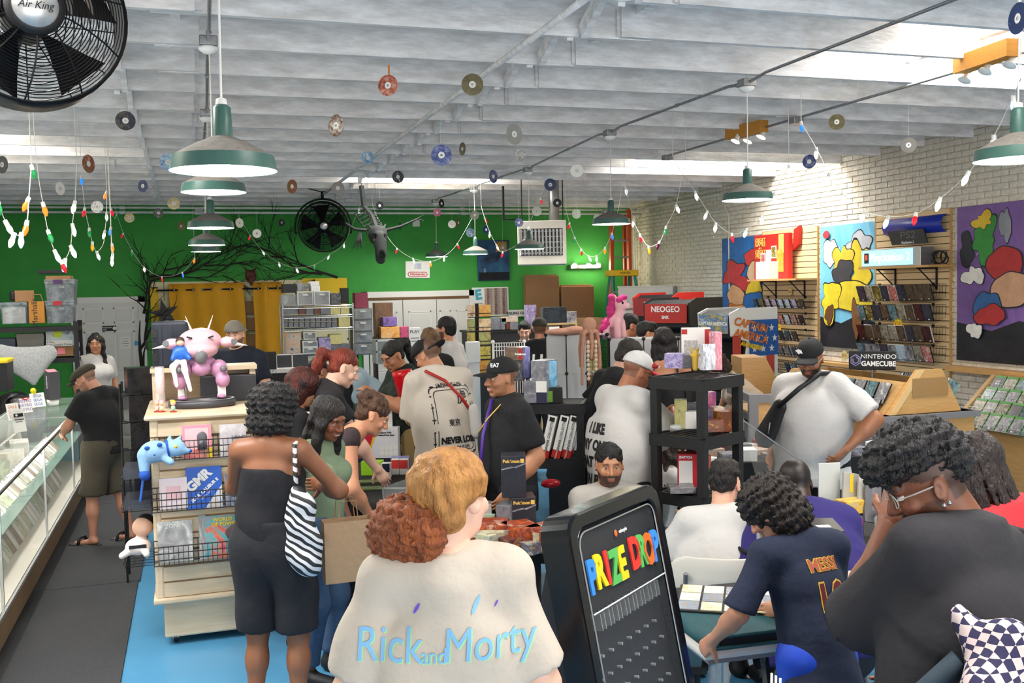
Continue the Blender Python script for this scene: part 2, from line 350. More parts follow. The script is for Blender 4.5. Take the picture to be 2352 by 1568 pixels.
def person(label,pos,face,H=1.72,w=1.0,skin='fair',lean=0,side=0,twist=0,hp=(0,0,0),armL=None,armR=None,hd=None,hair=None,hairc='#1c1512',hair2=None,hairn=(.004,60),hairst=26,shirt=None,pants=None,shoes=None,cap=None,sit=None,feet=None,q=.016,hq=.006,hw=1.0,hands=True,curl=(.5,.5),neckf=0,palms=(None,None),group=None,female=False,gl=None,belly=0):
 s=H/1.75; hd=dict(hd or{}); hd.setdefault('hair',hairc)
 zh=(sit if sit else.92*s); pel=V(0,0,zh+.05*s)
 Rt=rotm(-lean,side,twist); up=Rt@V(0,0,1); fw=Rt@V(0,1,0); rt=Rt@V(1,0,0)
 def T(x,y,z):return pel+Rt@(V(x,y,z)*s)
 shw=(.165 if female else.185)*hw
 sh={1:T(shw,0,.437),-1:T(-shw,0,.437)}; neck=T(0,.005+neckf,.50);
 hpR=Rt@rotm(hp[0],0,0)if False else rotm(0,0,hp[1])@rotm(-lean*.35-hp[0],hp[2],0)
 hs=s**.4; hc=neck+hpR@(V(0,.03,.145)*hs)+fw*neckf*.5
 wf=w
 B=[('+q',T(0,0,-.02),T(0,0,.06),.165*wf*s,.155*wf*s,fw,.68),('+q',T(0,.0+.02*belly,.10),T(0,.01+.03*belly,.20),(.135 if female else.145)*wf*s*(1+.12*belly),.145*wf*s*(1+.1*belly),fw,.70+.12*belly),('+q',T(0,0,.24),T(0,-.005,.468-.16*wf),.15*wf*s,(.15 if female else.166)*wf*s,fw,.66),('+c',T(-shw*.8,-.01,.44),T(shw*.8,-.01,.44),.055*s*wf**.5,.055*s*wf**.5),('+c',T(0,-.012,.47),T(shw*.85,-.005,.44),.056*s,.048*s),('+c',T(0,-.012,.47),T(-shw*.85,-.005,.44),.056*s,.048*s),('+c',T(0,-.004,.44),neck+(hc-neck)*.35,.062*s,.055*s)]
 if female:B+=[('+e',T(.075,.095*wf,.30),V(.07,.06,.065)*s*wf,None),('+e',T(-.075,.095*wf,.30),V(.07,.06,.065)*s*wf,None)]
 arms={}
 for sd,a in((1,armR),(-1,armL)):
  a=a or{}; tgt=a.get('t',(sd*(shw+.06*wf),.06,-.06)); tgt=(pel+np.array(Rt@(V(*tgt)*s)))if not a.get('w')else V(*tgt)
  el,wr_=ik(sh[sd],tgt,.285*s,.255*s,Rt@V(*a.get('p',(sd*.35,-1,-.1)))); arms[sd]=(el,wr_)
  af=wf**.6
  B+=[('+c',sh[sd],el,.047*s*af,.041*s*af),('+c',el,el+(wr_-el)*.35,.042*s*af,.043*s*af),('+c',el+(wr_-el)*.3,wr_,.042*s*af,.027*s)]
 legs={}
 for sd in(1,-1):
  hip=pel+V(sd*.088*s*wf**.5,0,-.05*s); ft=V(*(feet[0 if sd>0 else 1]if feet else((sd*.11,.45,0)if sit else(sd*.11,.0,0))))
  an=ft+V(0,-.03,.085*s); kn,an=ik(hip,an,.43*s,.41*s,V(sd*.12,1,.1)); legs[sd]=(hip,kn,an); lf=wf**.75
  B+=[('+c',hip,kn,.088*s*lf,.056*s*lf),('+c',kn,kn+(an-kn)*.4,.054*s*lf,.054*s*lf),('+c',kn+(an-kn)*.35,an,.052*s*lf,.034*s),('+q',an+V(0,-.02,-.035*s),ft+V(sd*.02,.15*s,.022*s),.036*s,.03*s,V(0,0,1),.8)]
 hsub=[('-e',hc,V(.05,.05,.05),None)]
 bv=sdf_mesh(B,q,.035*s,pad=.03)
 sc_=np.array(srgb(SKINS.get(skin,skin))); parts=[bv]; cols=[np.tile(sc_,(len(bv[0]),1))]
 hps,hcs=head_parts(skin,hd,hq)
 parts+=[((hc+(v*hs)@hpR.T),f)for v,f in hps]; cols+=hcs
 if hands:
  for i,sd in((0,1),(1,-1)):
   el,wr_=arms[sd]; pn=palms[i]if palms[i]is not None else Rt@V(-sd,.25,-.1)
   dd=wr_-el; hv=hand_parts(wr_,dd,pn,sd,curl[i],s**.8,.0048 if hq<.0061 else.0065); parts.append(hv); cols.append(np.tile(sc_,(len(hv[0]),1)))
 o=obj('person',np_mesh('person',parts,m_skin,cols),None); tag(o,label,'person',group)
 o.location=(pos[0],pos[1],0); o.rotation_euler=(0,0,R(face))
 info=dict(o=o,T=T,Rt=Rt,hc=hc,hR=hpR,hs=hs,sh=sh,arms=arms,legs=legs,up=up,fw=fw,rt=rt,s=s,pel=pel,neck=neck,w=wf)
 if shirt:
  e=shirt.get('e',.018)*s; P=[]
  hem=shirt.get('hem',-.10); P+=[('+q',T(0,0,hem-.05),T(0,.0,.08),.165*wf*s+e*1.25,.158*wf*s+e,fw,.74),('+q',T(0,.02*belly,.10),T(0,.01+.03*belly,.22),.15*wf*s*(1+.12*belly)+e,.15*wf*s*(1+.1*belly)+e,fw,.76+.1*belly),('+q',T(0,0,.24),T(0,-.005,.462-.163*wf-e/s*.7),.152*wf*s+e,(.152 if female else.168)*wf*s+e,fw,.70),]
  if not shirt.get('tube'):P.append(('+c',T(-shw*.8,-.01,.44),T(shw*.8,-.01,.44),.055*s*wf**.5+e*.5,.055*s*wf**.5+e*.5))
  if female:P+=[('+e',T(.075,.095*wf,.30),V(.075,.065,.07)*s*wf+e*.6,None),('+e',T(-.075,.095*wf,.30),V(.075,.065,.07)*s*wf+e*.6,None)]
  cuts=[(T(0,0,hem),-up)]; sl=shirt.get('sl',.6)
  if shirt.get('tube'):cuts.append((T(0,0,.36),up))
  else:
   for sd in(1,-1):P.append(('+c',T(sd*.03,-.012,.475),sh[sd]+V(0,0,.0),.058*s+e*.2,.05*s+e*.3))
  if sl:
   for sd in(1,-1):
    el,wr_=arms[sd]; af=wf**.6; dr=(el-sh[sd])/np.linalg.norm(el-sh[sd]); e2=e*shirt.get('slw',1.25)
    if sl<=1:P.append(('+c',sh[sd],sh[sd]+(el-sh[sd])*min(1.2,sl+.2),.048*s*af+e*.55,.046*s*af+e2,{'cut':(sh[sd]+(el-sh[sd])*sl,dr),'k':.03*s}))
    else:
     dr2=(wr_-el)/np.linalg.norm(wr_-el); P+=[('+c',sh[sd],el,.048*s*af+e*.55,.046*s*af+e,{'k':.03*s}),('+c',el,el+(wr_-el)*min(1.05,sl-1+.2),.046*s*af+e,.036*s*af+e,{'cut':(el+(wr_-el)*(sl-1),dr2),'k':.02})]
  if shirt.get('collar',1)and not shirt.get('tube'):
   cn=up*.75+.25*(hc-neck)/np.linalg.norm(hc-neck); cn=cn/np.linalg.norm(cn); P.append(('+c',T(0,-.012,.44),neck+cn*.04,.088*s,.078*s,{'cut':(neck+cn*.014,cn),'k':.035}))
  def cutf(X,Y,Z):return folds(shirt.get('fold',.007),19,len(label))(X,Y,Z)
  P[0]=P[0]+({'cut':cuts[0]},); allp=[sdf_mesh(P,shirt.get('q',q*.9),.045*s,cutf,cuts[1:])]
  sh_o=obj('shirt',np_mesh('shirt',allp,shirt['m']),None,o); info['shirt']=sh_o
 if pants:
  e=pants.get('e',.014)*s; P=[('+q',T(0,0,-.03),T(0,0,.05),.165*wf*s+e,.152*wf*s+e,fw,.70)]; top=pants.get('top',.06); allp=[]
  for sd in(1,-1):
   hip,kn,an=legs[sd]; lf=wf**.75; L=pants.get('len',1.9); Q=[('+c',hip+V(0,0,.02),kn,.092*s*lf+e,.06*s*lf+e*1.3)]
   if L>1:Q.append(('+c',kn,kn+(an-kn)*(L-1),.06*s*lf+e*1.2,.046*s*lf+e*1.2)); end=kn+(an-kn)*(L-1); dr=(an-kn)/np.linalg.norm(an-kn)
   else:end=hip+(kn-hip)*L; dr=(kn-hip)/np.linalg.norm(kn-hip)
   allp.append(sdf_mesh(Q+P,q,.04*s,folds(.004,22,9+sd),[(end,dr),(T(0,0,top),up)]))
  info['pants']=obj(pants.get('name','trousers'),np_mesh('trousers',allp,pants['m']),None,o)
 if shoes:
  for sd in(1,-1):
   hip,kn,an=legs[sd]; ft=V(*(feet[0 if sd>0 else 1]if feet else((sd*.11,.45,0)if sit else(sd*.11,.0,0))))
   vv=sdf_mesh([('+q',ft+V(0,-.06,.045),ft+V(sd*.015,.14*s,.035),.047*s,.044*s,V(0,0,1),.85),('+c',ft+V(0,-.04,.05),ft+V(0,-.045,.1*s),.05*s,.045*s)],.012,.03,None,[(ft+V(0,0,.003),V(0,0,-1))])
   so=obj('shoe',np_mesh('shoe',[vv],shoes),None,o)
 def hobj(name,P,m,k=.02,h=None,noise=None,cuts=()):
  v,f=sdf_mesh(P,h or hq*1.15,k,noise,cuts,pad=.03); return obj(name,np_mesh(name,[((hc+(v*hs)@hpR.T),f)],m),None,o)
 info['hobj']=hobj
 if hair is not None:
  P=HAIR[hair]if isinstance(hair,str)else hair
  hobj('hair',P,hairmat(hairc,hair2,hairst),.02,None,wob(hairn[0],hairn[1],len(label)))
 if cap:cap_on(info,**cap)
 if gl:glasses(info,gl)
 return info
FACE_CUT=[('-e',(0,.085,-.045),(.058,.07,.093),None,{'k':.012})]
EARS=[('-e',(.085,-.005,-.005),(.022,.028,.04),None,{'k':.01}),('-e',(-.085,-.005,-.005),(.022,.028,.04),None,{'k':.01})]
HAIR={'short':[('+e',(0,-.02,.042),(.082,.100,.088),None),('+e',(0,-.055,-.02),(.07,.055,.06),None)]+FACE_CUT+EARS,'crop':[('+e',(0,-.018,.05),(.08,.098,.082),None),('+e',(0,-.05,.0),(.07,.055,.06),None),('+e',(0,.05,.095),(.055,.04,.03),None)]+FACE_CUT+EARS,'long':[('+e',(0,-.02,.038),(.086,.104,.09),None),('+c',(.065,-.03,.0),(.085,-.03,-.28),.04,.035),('+c',(-.065,-.03,.0),(-.085,-.03,-.28),.04,.035),('+q',(0,-.06,-.02),(0,-.085,-.36),.085,.08,V(0,1,0),.45)]+FACE_CUT,'curly':[('+e',(0,-.02,.04),(.11,.125,.105),None),('+e',(0,-.06,-.05),(.105,.09,.10),None)]+FACE_CUT,'pony':[('+e',(0,-.02,.04),(.08,.099,.087),None),('+e',(0,-.055,-.02),(.065,.05,.05),None),('+c',(0,-.10,.05),(0,-.16,.03),.03,.04),('+c',(0,-.16,.03),(.02,-.17,-.2),.042,.025)]+FACE_CUT+EARS,}
def cap_on(I,m=None,brim=None,back=False,m2=None,tilt=0,rz=0,flat=False,name='cap'):
 M=rotm(tilt,0,180 if back else rz); Mv=lambda*p:tuple(M@V(*p))
 if flat:
  P=[('+e',Mv(0,-.015,.055),(.098,.12,.058),M),('+e',Mv(0,.01,.045),(.092,.118,.045),M)]
 else:P=[('+e',Mv(0,-.016,.038),(.0855,.106,.092),M)]
 n=M@V(0,0,-1)
 c=I['hobj'](name,P,m,.015,.006,None,[(M@V(0,0,.032),n)])
 br=I['hobj']if True else None
 vv=[('+e',Mv(0,.105,.022),(.076,.082,.05),M),('-e',Mv(0,.098,.008),(.09,.1,.052),M,{'k':.002})]
 P2=[('+e',Mv(0,.10,.034),(.074,.088,.010),M)]
 v,f=sdf_mesh(P2,.0055,.01,lambda X,Y,Z:0*X+.35*0+3.2*0*Y,(),.02)
 v=v.copy(); loc=v@M; loc[:,2]-=3.0*loc[:,0]**2; v=loc@M.T
 obj('cap_brim',np_mesh('cap_brim',[((I['hc']+(v*I['hs'])@I['hR'].T),f)],brim or m),None,c)
 if not flat:
  v2=Mv(0,-.016,.131); b=MB().sph(I['hc']+I['hR']@(V(*v2)*I['hs']),.007,8,5); obj('cap_button',b,m,c,True)
 return c
def glasses(I,col='#2a2522'):
 fm=mat('spectacle frame '+col,col,.3); hc,hR,hs=I['hc'],I['hR'],I['hs']; mb=MB(); G=lambda*p:hc+hR@(V(*p)*hs)
 for s in(-1,1):
  mb.tube([G(s*.033+.023*math.cos(a),.096-.006*abs(math.cos(a)),.001+.019*math.sin(a))for a in[2*math.pi*j/14 for j in range(15)]],.0016,5)
  mb.tube([G(s*.056,.09,.006),G(s*.077,.05,.008),G(s*.079,-.005,.006),G(s*.076,-.02,-.01)],.0018,5)
 mb.tube([G(-.011,.1,.004),G(0,.104,.007),G(.011,.1,.004)],.0016,5)
 obj('glasses',mb,fm,I['o'])
BV={}
def drape(I,s,size,c,m,sx=1,bold=0,rot=0,off=.003,back=True,name='lettering',shear=0,sub='shirt',mesh=None,dirv=None):
 """print lettering on the cloth: c=(x,z) on the torso plane, scaled like the body"""
 so=I[sub]
 if so.name not in BV:
  me=so.data; co=np.zeros(len(me.vertices)*3,np.float32); me.vertices.foreach_get('co',co); BV[so.name]=BVHTree.FromPolygons([tuple(p)for p in co.reshape(-1,3)],[tuple(p.vertices)for p in me.polygons])
 bv=BV[so.name]; me=mesh or text_mesh(s,size,0,bold,'CENTER',sx,shear)
 if rot:me.transform(Matrix.Rotation(rot,4,'Z'))
 sg=-1 if back else 1
 import bmesh
 bm=bmesh.new(); bm.from_mesh(me); bmesh.ops.triangulate(bm,faces=bm.faces);
 for _ in range(2 if max((e.calc_length()for e in bm.edges),default=0)>.05 else 1):bmesh.ops.subdivide_edges(bm,edges=bm.edges[:],cuts=1,use_grid_fill=True)
 bmesh.ops.triangulate(bm,faces=bm.faces)
 T=I['T']; d0=Vector(I['fw'])*(-sg)if dirv is None else Vector(dirv); u=Vector(I['rt'])*(-sg if sg>0 else 1);
 u=Vector(I['rt'])*(1 if back else-1); w_=Vector(I['up']); o=Vector(T(c[0],sg*.6,c[1]))
 for v in bm.verts:
  p=o+u*v.co.x+w_*v.co.y; h,n,i,dist=bv.ray_cast(p,d0)
  v.co=(h-d0*off)if h else(p+d0*.45)
 bm.to_mesh(me); bm.free()
 me.materials.clear(); return obj(name,me,m,so)
 # ======================= ROOM =======================
XL,XR,YF,YB,ZJ,ZD=-3.2,7.85,-3.0,17.0,3.62,3.98
m_wood_white=mat('white painted timber','#f6f4f4',.7,noise=(16,.10),col2='#d2cfcd',bump=(40,.25),sx=(.25,1,1))
m_deck=mat('white roof boards','#efede9',.8,noise=(4,.1))
m_green=mat('green wall paint','#3f9e42',.75,noise=(3,.10),bump=(90,.15))
m_brick=mat('white painted brick','#e6e0d2',.55,noise=(14,.10),col2='#d3cab9',bump=(70,.5))
m_mortar=mat('painted mortar','#d9d2c2',.8,bump=(90,.4))
m_floor=mat('blue epoxy floor','#4f8fb8',.22,noise=(1.6,.10),bump=(160,.06))
m_mat=mat('black ribbed rubber matting','#2a2b2e',.9,noise=(120,.25),col2='#3a3b3e',bump=(320,.35))
m_white=mat('white gloss paint','#e8e6e1',.4)
m_offw=mat('off white wall paint','#d9d6cd',.8)
m_yel=mat('yellow paint','#e7c01c',.6)
m_steel=mat('galvanised steel','#a5a7a8',.38,.9,noise=(60,.15))
m_black=mat('black plastic','#161618',.5,bump=(200,.08))
m_blackmetal=mat('black painted steel','#101011',.42,.3)
m_maple=mat('pale maple laminate','#d9c6ab',.42,noise=(7,.07),col2='#cdb795',sx=(.4,1,7))
m_oak=mat('warm maple veneer','#c9a067',.42,noise=(9,.10),col2='#b98d55',sx=(.6,.6,9))
m_card=mat('brown cardboard','#9a7450',.85,noise=(5,.10),bump=(60,.1))
fl=struct(obj('floor',MB().bx(XL,XR+.25,YF,YB+.2,-.12,0),m_floor))
for i,(y0,y1)in enumerate(((1.0,7.9),(7.91,11.0),(11.01,13.6))):
 q=MB().bx(-1.25,-.44+.012*i,y0,y1,0,.011)
 tag(obj('floor_mat',q,m_mat,bevel=.003),['black ribbed rubber mat with a worn edge on the blue floor','black rubber mat laid between two other mats beside the glass counter','black rubber mat under the feet of the man in the flat cap'][i],'floor mat','rubber mats along the counter')
struct(obj('wall_left',MB().bx(XL-.2,XL,YF,YB,0,ZD),m_offw))
fr=struct(obj('wall_front',MB().bx(XL,XR,YF-.2,YF,0,.35).bx(XL,XR,YF-.2,YF,3.5,ZD).bx(XL,XL+.5,YF-.2,YF,.35,3.5).bx(XR-.9,XR,YF-.2,YF,.35,3.5),m_offw))
struct(obj('wall_back',MB().bx(XL,XR+.25,YB,YB+.2,0,ZJ-.04).bx(XL,XR+.25,YB,YB+.2,ZJ-.04,ZD),m_green))
obj('wall_cap',MB().bx(XL,XR,YB-.02,YB,ZJ-.03,ZD),m_wood_white,bpy.data.objects['wall_back'])
wr=struct(obj('wall_right',MB().bx(XR+.012,XR+.25,YF,YB,0,ZD),m_mortar))
BL,BH,BJ=.215,.066,.011
bme=MB().box((0,0,0),(.03,BL-BJ,BH-BJ)).mesh('brick'); fixn(bme); bme.materials.append(m_brick)
bricks=[]
for r_ in range(int(ZJ/BH)+4):
 y=6.6+(BL/2 if r_%2 else 0)
 while y<YB-.1:
  bricks.append((y,(r_+.5)*BH)); y+=BL
near=sorted([b for b in bricks if(b[1]>2.72 or b[0]>13.6 and b[1]>1.9)and b[1]<3.75],key=lambda b:b[0])[:290]
ns=set(near)
for(y,z)in near:
 o=bpy.data.objects.new('brick',bme); COL.objects.link(o); o.parent=wr
 o.location=(XR+rnd.uniform(.004,.009),y,z); o.rotation_euler=(rnd.uniform(-.012,.012),0,rnd.uniform(-.02,.02))
mb=MB()
for b in bricks:
 if b in ns:continue
 mb.box((XR+rnd.uniform(.004,.010),b[0],b[1]),(.03,BL-BJ,BH-BJ),rnd.uniform(-.02,.02))
bs=obj('brick_courses',mb,m_brick,wr); bs['kind']='stuff'
ys=sorted({YF,YB}|{q for s_ in SKYL for q in s_[2:]}); mb=MB()
for a,b in zip(ys[:-1],ys[1:]):
 x=XL
 for s_ in sorted([s_ for s_ in SKYL if s_[2]<=a and s_[3]>=b]):
  mb.bx(x,s_[0],a,b,ZD,ZD+.06); x=s_[1]
 mb.bx(x,XR+.25,a,b,ZD,ZD+.06)
ce=struct(obj('ceiling',mb,m_deck))
m_curb=mat('pale timber curb','#e6dcc6',.7)
for(a,b,c,d)in SKYL:
 obj('roof_light_curb',MB().bx(a-.05,a,c-.05,d+.05,ZD-.05,ZD+.45).bx(b,b+.05,c-.05,d+.05,ZD-.05,ZD+.45).bx(a,b,c-.05,c,ZD-.05,ZD+.45).bx(a,b,d,d+.05,ZD-.05,ZD+.45),m_curb,ce)
JS,J0=.735,.35
LX=(-.02,2.62,5.15)
jn=int((YB-.3-YF)/JS)+1
for i in range(-4,40):
 y=J0+i*JS
 if y<YF+.1 or y>YB-.15:continue
 prev=XL
 for k,xe in enumerate((*LX,XR)):
  e=xe+(.12 if k<3 else 0)+rnd.uniform(-.02,.02)
  s_=prev-(.12 if k else 0)
  off=.045*(k%2)
  obj('joist',MB().bx(s_,e,y+off,y+off+.045,ZJ+rnd.uniform(-.006,.006),ZD),m_wood_white,ce)
  prev=xe
 if y+JS<YB:
  for k,xe in enumerate(LX):
   obj('blocking',MB().bx(xe-.14,xe+.14,y+.02,y+.06,ZJ+.01,ZD-.02).bx(xe-.03,xe+.03,y+.09,y+JS,ZJ+.14,ZD),m_wood_white,ce)
  for xe in LX[:2]:
   obj('bridging',MB().box((xe-.42,y+JS/2+.04,(ZJ+ZD)/2),(.04,JS*1.04,.09),M=Matrix.Rotation(.42,3,'X')).box((xe-.36,y+JS/2+.04,(ZJ+ZD)/2),(.04,JS*1.04,.09),M=Matrix.Rotation(-.42,3,'X')),m_wood_white,ce)
   # ======================= OVERHEAD: conduits, lamps, fans, discs, string lights =======================
m_shade=mat('green enamel','#3f6259',.35,noise=(30,.12))
m_dust=mat('dusty enamel','#837a72',.85,noise=(40,.12),col2='#6d6a63')
m_refl=mat('white enamel','#f4f4f0',.5)
m_bulb=mat('lit lamp','#fff6e6',.5,emit=9)
m_cordw=mat('white cord','#dedad4',.6)
def lamp_proto():
 t=thing('pendant_lamp','green enamel barn pendant lamp','lamp')
 mb=MB(); mb.lathe([(.18,0),(.178,.018),(.171,.05)],40); mb.cur=1; mb.lathe([(.171,.05),(.15,.062),(.09,.094),(.034,.118)],40)
 mb.cur=0; mb.lathe([(.034,.118),(.031,.215),(.018,.228),(.001,.228)],24)
 obj('shade',mb,[m_shade,m_dust],t,True)
 obj('reflector',MB().lathe([(.179,.002),(.168,.045),(.086,.088),(.03,.11),(.001,.111)],40),m_refl,t,True)
 obj('bulb',MB().sph((0,0,.055),(.034,.034,.045),14,8),m_bulb,t,True)
 obj('cord_grip',MB().lathe([(.02,.226),(.018,.245),(.006,.25),(.001,.25)],14),m_cordw,t,True)
 return t
lp0=kids(lamp_proto()); lamps=[]
rowA=[(514,393,240),(491,442,145),(484,524,104),(475,563,82),(473,578,66)]
rowB=[(1717,460,115),(1404,515,88),(1216,572,68),(1092,584,58),(1003,590,51)]
rowC=[(2338,368,190)]
names=['nearest the black fan cage, hung over the wooden gondola','second from the big fan in the row over the glass counter','third in the row above the glass counter','fourth in the row above the glass counter','last in the row above the counter, with a glaring bulb','in front of the brick wall above the arcade cabinets','hanging in front of the red ladder','hanging in front of the wall heater','hanging in front of the blue canvas','with a glaring bulb above the white painted sign','beside the purple mural']
k=0; boxes={}
for ri,row in enumerate((rowA,rowB,rowC)):
 for(px,py,w)in row:
  o=lp0 if k==0 else copy_tree(lp0)
  p=at(px,py,FPX*.36/w); o.location=p; tag(o,'green barn pendant lamp '+names[k],'lamp','barn pendant lamps'); k+=1
  obj('cord',MB().tube([(0,0,.24),(.004,0,.6),(0,0,ZD+.01-p.z)],.004,5),m_cordw,o)
  obj('ceiling_rose',MB().lathe([(.001,ZJ-.115-p.z),(.03,ZJ-.11-p.z),(.055,ZJ-.09-p.z),(.055,ZJ-.075-p.z),(.001,ZJ-.07-p.z)],20),m_refl,o,True)
  boxes.setdefault(ri,[]).append(p)
  l=bpy.data.lights.new('lamp_glow','POINT'); l.energy=26; l.color=(1,.95,.86); l.shadow_soft_size=.03
  lo=bpy.data.objects.new('lamp_glow',l); COL.objects.link(lo); lo.parent=o; lo.location=(0,0,-.005)
def conduit(name,label,pts,bxs,m=m_steel,r=.011):
 t=thing(name,label,'conduit',pts[0])
 obj('pipe',MB().tube(pts,r,8),m,t,True,world=True)
 for b in bxs:obj('junction_box',MB().box(b,(.1,.1,.055)),m_steel,t,bevel=.006,world=True)
 for i in range(1,len(pts)):obj('coupling',MB().cyl(Vector(pts[i-1]).lerp(Vector(pts[i]),.42),Vector(pts[i-1]).lerp(Vector(pts[i]),.435),r*1.5,n=8),m,t,world=True)
for ri,lab in((0,'grey steel conduit feeding the lamps above the glass counter'),(1,'grey steel conduit crossing the middle of the ceiling')):
 b=sorted(boxes[ri],key=lambda p:p.y); pts=[]
 first=Vector((b[0].x,-1.5,ZJ-.02)); pts.append(first)
 for p in b:pts+=[Vector((p.x,p.y-.25,ZJ-.02)),Vector((p.x,p.y-.05,ZJ-.045)),Vector((p.x,p.y+.05,ZJ-.045)),Vector((p.x,p.y+.25,ZJ-.02))]
 conduit('conduit',lab,pts,[Vector((p.x,p.y,ZJ-.045))for p in b])
cc=[at(2300,128,Z=ZJ-.03),at(1828,272,Z=ZJ-.03),at(1552,358,Z=ZJ-.03)]
cc[0].y-=1; conduit('conduit','bare steel conduit with power boxes near the brick wall',[Vector((cc[1].x,c.y,ZJ-.03))for c in cc],[Vector((cc[1].x,c.y,ZJ-.05))for c in cc])
pa,pb=at(1340,0,Z=ZJ-.03),at(700,470,Z=ZJ-.03)
conduit('painted_pipe','long white painted pipe running down the ceiling',[Vector((pa.x,.5,ZJ-.03)),Vector((pa.x,8,ZJ-.03)),Vector((pa.x,16.6,ZJ-.03))],[],m_wood_white,.02)
for i,z in enumerate((3.50,3.42)):
 conduit('painted_pipe',['upper white pipe running along the top of the green wall','lower white pipe running along the top of the green wall'][i],[Vector((XL+.1,16.4-.1*i,z)),Vector((2,16.4-.1*i,z)),Vector((XR-.1,16.4-.1*i,z))],[],m_wood_white,.018)
m_ywood=mat('raw pine','#c98a34',.6,noise=(8,.15),sx=(1,6,6))
for i,(px,py)in enumerate(((2213,165),(1685,312))):
 a_,b_=at(px-10,py+20,Z=ZJ-.12),at(px+115 if i==0 else px+70,py-20 if i==0 else py+2,Z=ZJ-.12); d_=b_-a_
 tag(obj('pine_batten',MB().box(((a_.x+b_.x)/2,(a_.y+b_.y)/2,ZJ-.02),(d_.length,.1,.11),math.atan2(d_.y,d_.x)),m_ywood),['raw pine batten wedged by the power box near the purple mural','raw pine batten above the brick wall spot bulbs'][i],'batten')
m_spot=mat('lit spot bulb','#ffe6b8',.4,emit=6)
for i,(px,py)in enumerate(((2215,185),(2262,165),(2318,150),(1689,325),(1717,325),(1748,315))):
 p=at(px,py,Z=ZJ-.12); t=thing('spot_bulb','white spot bulb clipped to the conduit beside a pine batten','spot lamp',p,group='spot bulbs on the conduit')
 obj('housing',MB().lathe([(.012,.09),(.02,.07),(.022,.03),(.045,0)],16,M=Matrix.Rotation(.5,3,'Y')),m_refl,t,True)
 obj('lens',MB().lathe([(.043,.001),(.02,-.008),(.001,-.01)],16,M=Matrix.Rotation(.5,3,'Y')),m_spot if i>2 else m_refl,t,True)
 obj('stem',MB().cyl((.03,0,.06),(.03,0,ZJ+.02-p.z),.006),m_refl,t)
 # ---- fans
m_fan=mat('black fan wire','#131113',.35,.4)
m_badge=mat('brushed badge','#c9cacb',.3,.6)
def fan(label,c,nrm,Rr,up=(0,0,1),yoke=True,rings=20,bad=.14):
 n=Vector(nrm).normalized(); M=frame(c,Vector(up).cross(n)*1,up)
 t=thing('drum_fan',label,'fan',c); L=M.to_3x3()
 def P(x,y,z=0):return L@Vector((x,y,z))
 cage=MB()
 for i in range(rings):
  r=Rr*(.2+.8*(i+1)/rings); zz=.09*math.cos(.5*math.pi*r/Rr)**.7 if r<Rr else 0
  cage.tube([P(r*math.cos(a),r*math.sin(a),zz)for a in[2*math.pi*j/40 for j in range(41)]],.0022 if c[1]<8 else.0042,4)
 obj('cage_ring',cage,m_fan,t)
 ribs=MB()
 for j in range(10):
  a=2*math.pi*j/10+.2
  ribs.tube([P(r*Rr*math.cos(a+.25*(1-r)),r*Rr*math.sin(a+.25*(1-r)),.095*math.cos(.5*math.pi*r)**.7+.002)for r in(.18,.4,.6,.8,.97,1)],.004,5)
 obj('cage_rib',ribs,m_fan,t)
 back=MB()
 for i in range(9):back.tube([P(r*math.cos(a),r*math.sin(a),-.2+.05*(1-r/Rr))for r in[Rr*(.15+.85*(i+1)/9)]for a in[2*math.pi*j/32 for j in range(33)]],.003,4)
 for j in range(12):back.tube([P(r*Rr*math.cos(j*.5236),r*Rr*math.sin(j*.5236),-.2)for r in(.1,1)],.003,4)
 obj('rear_guard',back,m_fan,t)
 obj('drum',MB().lathe([(Rr*1.0,.006),(Rr*1.035,.004),(Rr*1.04,-.2),(Rr*1.0,-.205),(Rr*.995,.004)],48,M=L),m_fan,t,True)
 for j in range(5):
  b=MB(); a0=2*math.pi*j/5+.4; vs=[]
  for r in(.2,.45,.7,.94):
   for da,z in((-.4*(.6+.4*r),-.045),(.4*(.6+.4*r),-.13)):vs.append(P(Rr*r*math.cos(a0+da),Rr*r*math.sin(a0+da),z))
  b.add(vs+[v+P(0,0,-.006)for v in vs],[(0,2,3,1),(2,4,5,3),(4,6,7,5),(8,9,11,10),(10,11,13,12),(12,13,15,14)])
  obj('blade',b,m_fan,t)
 obj('motor',MB().lathe([(.001,.02),(.09*Rr/.38,.02),(.1*Rr/.38,-.02),(.1*Rr/.38,-.2),(.001,-.22)],24,M=L),m_black,t,True)
 bd=obj('badge',MB().lathe([(.001,.112),(Rr*bad,.112),(Rr*bad*1.02,.106),(Rr*bad*1.02,.09)],32,M=L),m_badge,t,True)
 obj('badge_ring',MB().lathe([(Rr*bad*1.02,.113),(Rr*bad*1.3,.108),(Rr*bad*1.32,.088)],32,M=L),m_black,t,True)
 text('Air King',Rr*bad*.5,m_black,t,P(0,0,.1135),L@Vector((1,0,0)),L@Vector((0,1,0)),shear=.3,sx=.9)
 if yoke:
  yk=MB(); yk.tube([P(Rr*1.14*math.cos(a),Rr*1.14*math.sin(a),-.1)for a in[math.pi*(-.08+1.16*j/24)for j in range(25)]],.014,8)
  yk.cyl(P(0,Rr*1.12,-.1),P(0,Rr*1.45,-.1),.022)
  for s_ in(-1,1):yk.tube([P(0,Rr*1.42,-.1),P(s_*Rr*.55,ZJ-c[2]+.05 if up==(0,0,1)else Rr*2,-.1)],.008,5)
  obj('yoke',yk,m_fan,t,True)
 return t
fc=at(743,520,14.6); fan('black drum fan hung on a yoke in front of the green wall',fc,Vector((0,0,CZ))-fc+Vector((.5,0,-.8)),.36)
fc=at(72,26,4.2); fan('large black drum fan with a close wire cage under the roof light',fc,Vector((1.15,-4.2,-.55)),.375,rings=24,bad=.24,yoke=False)
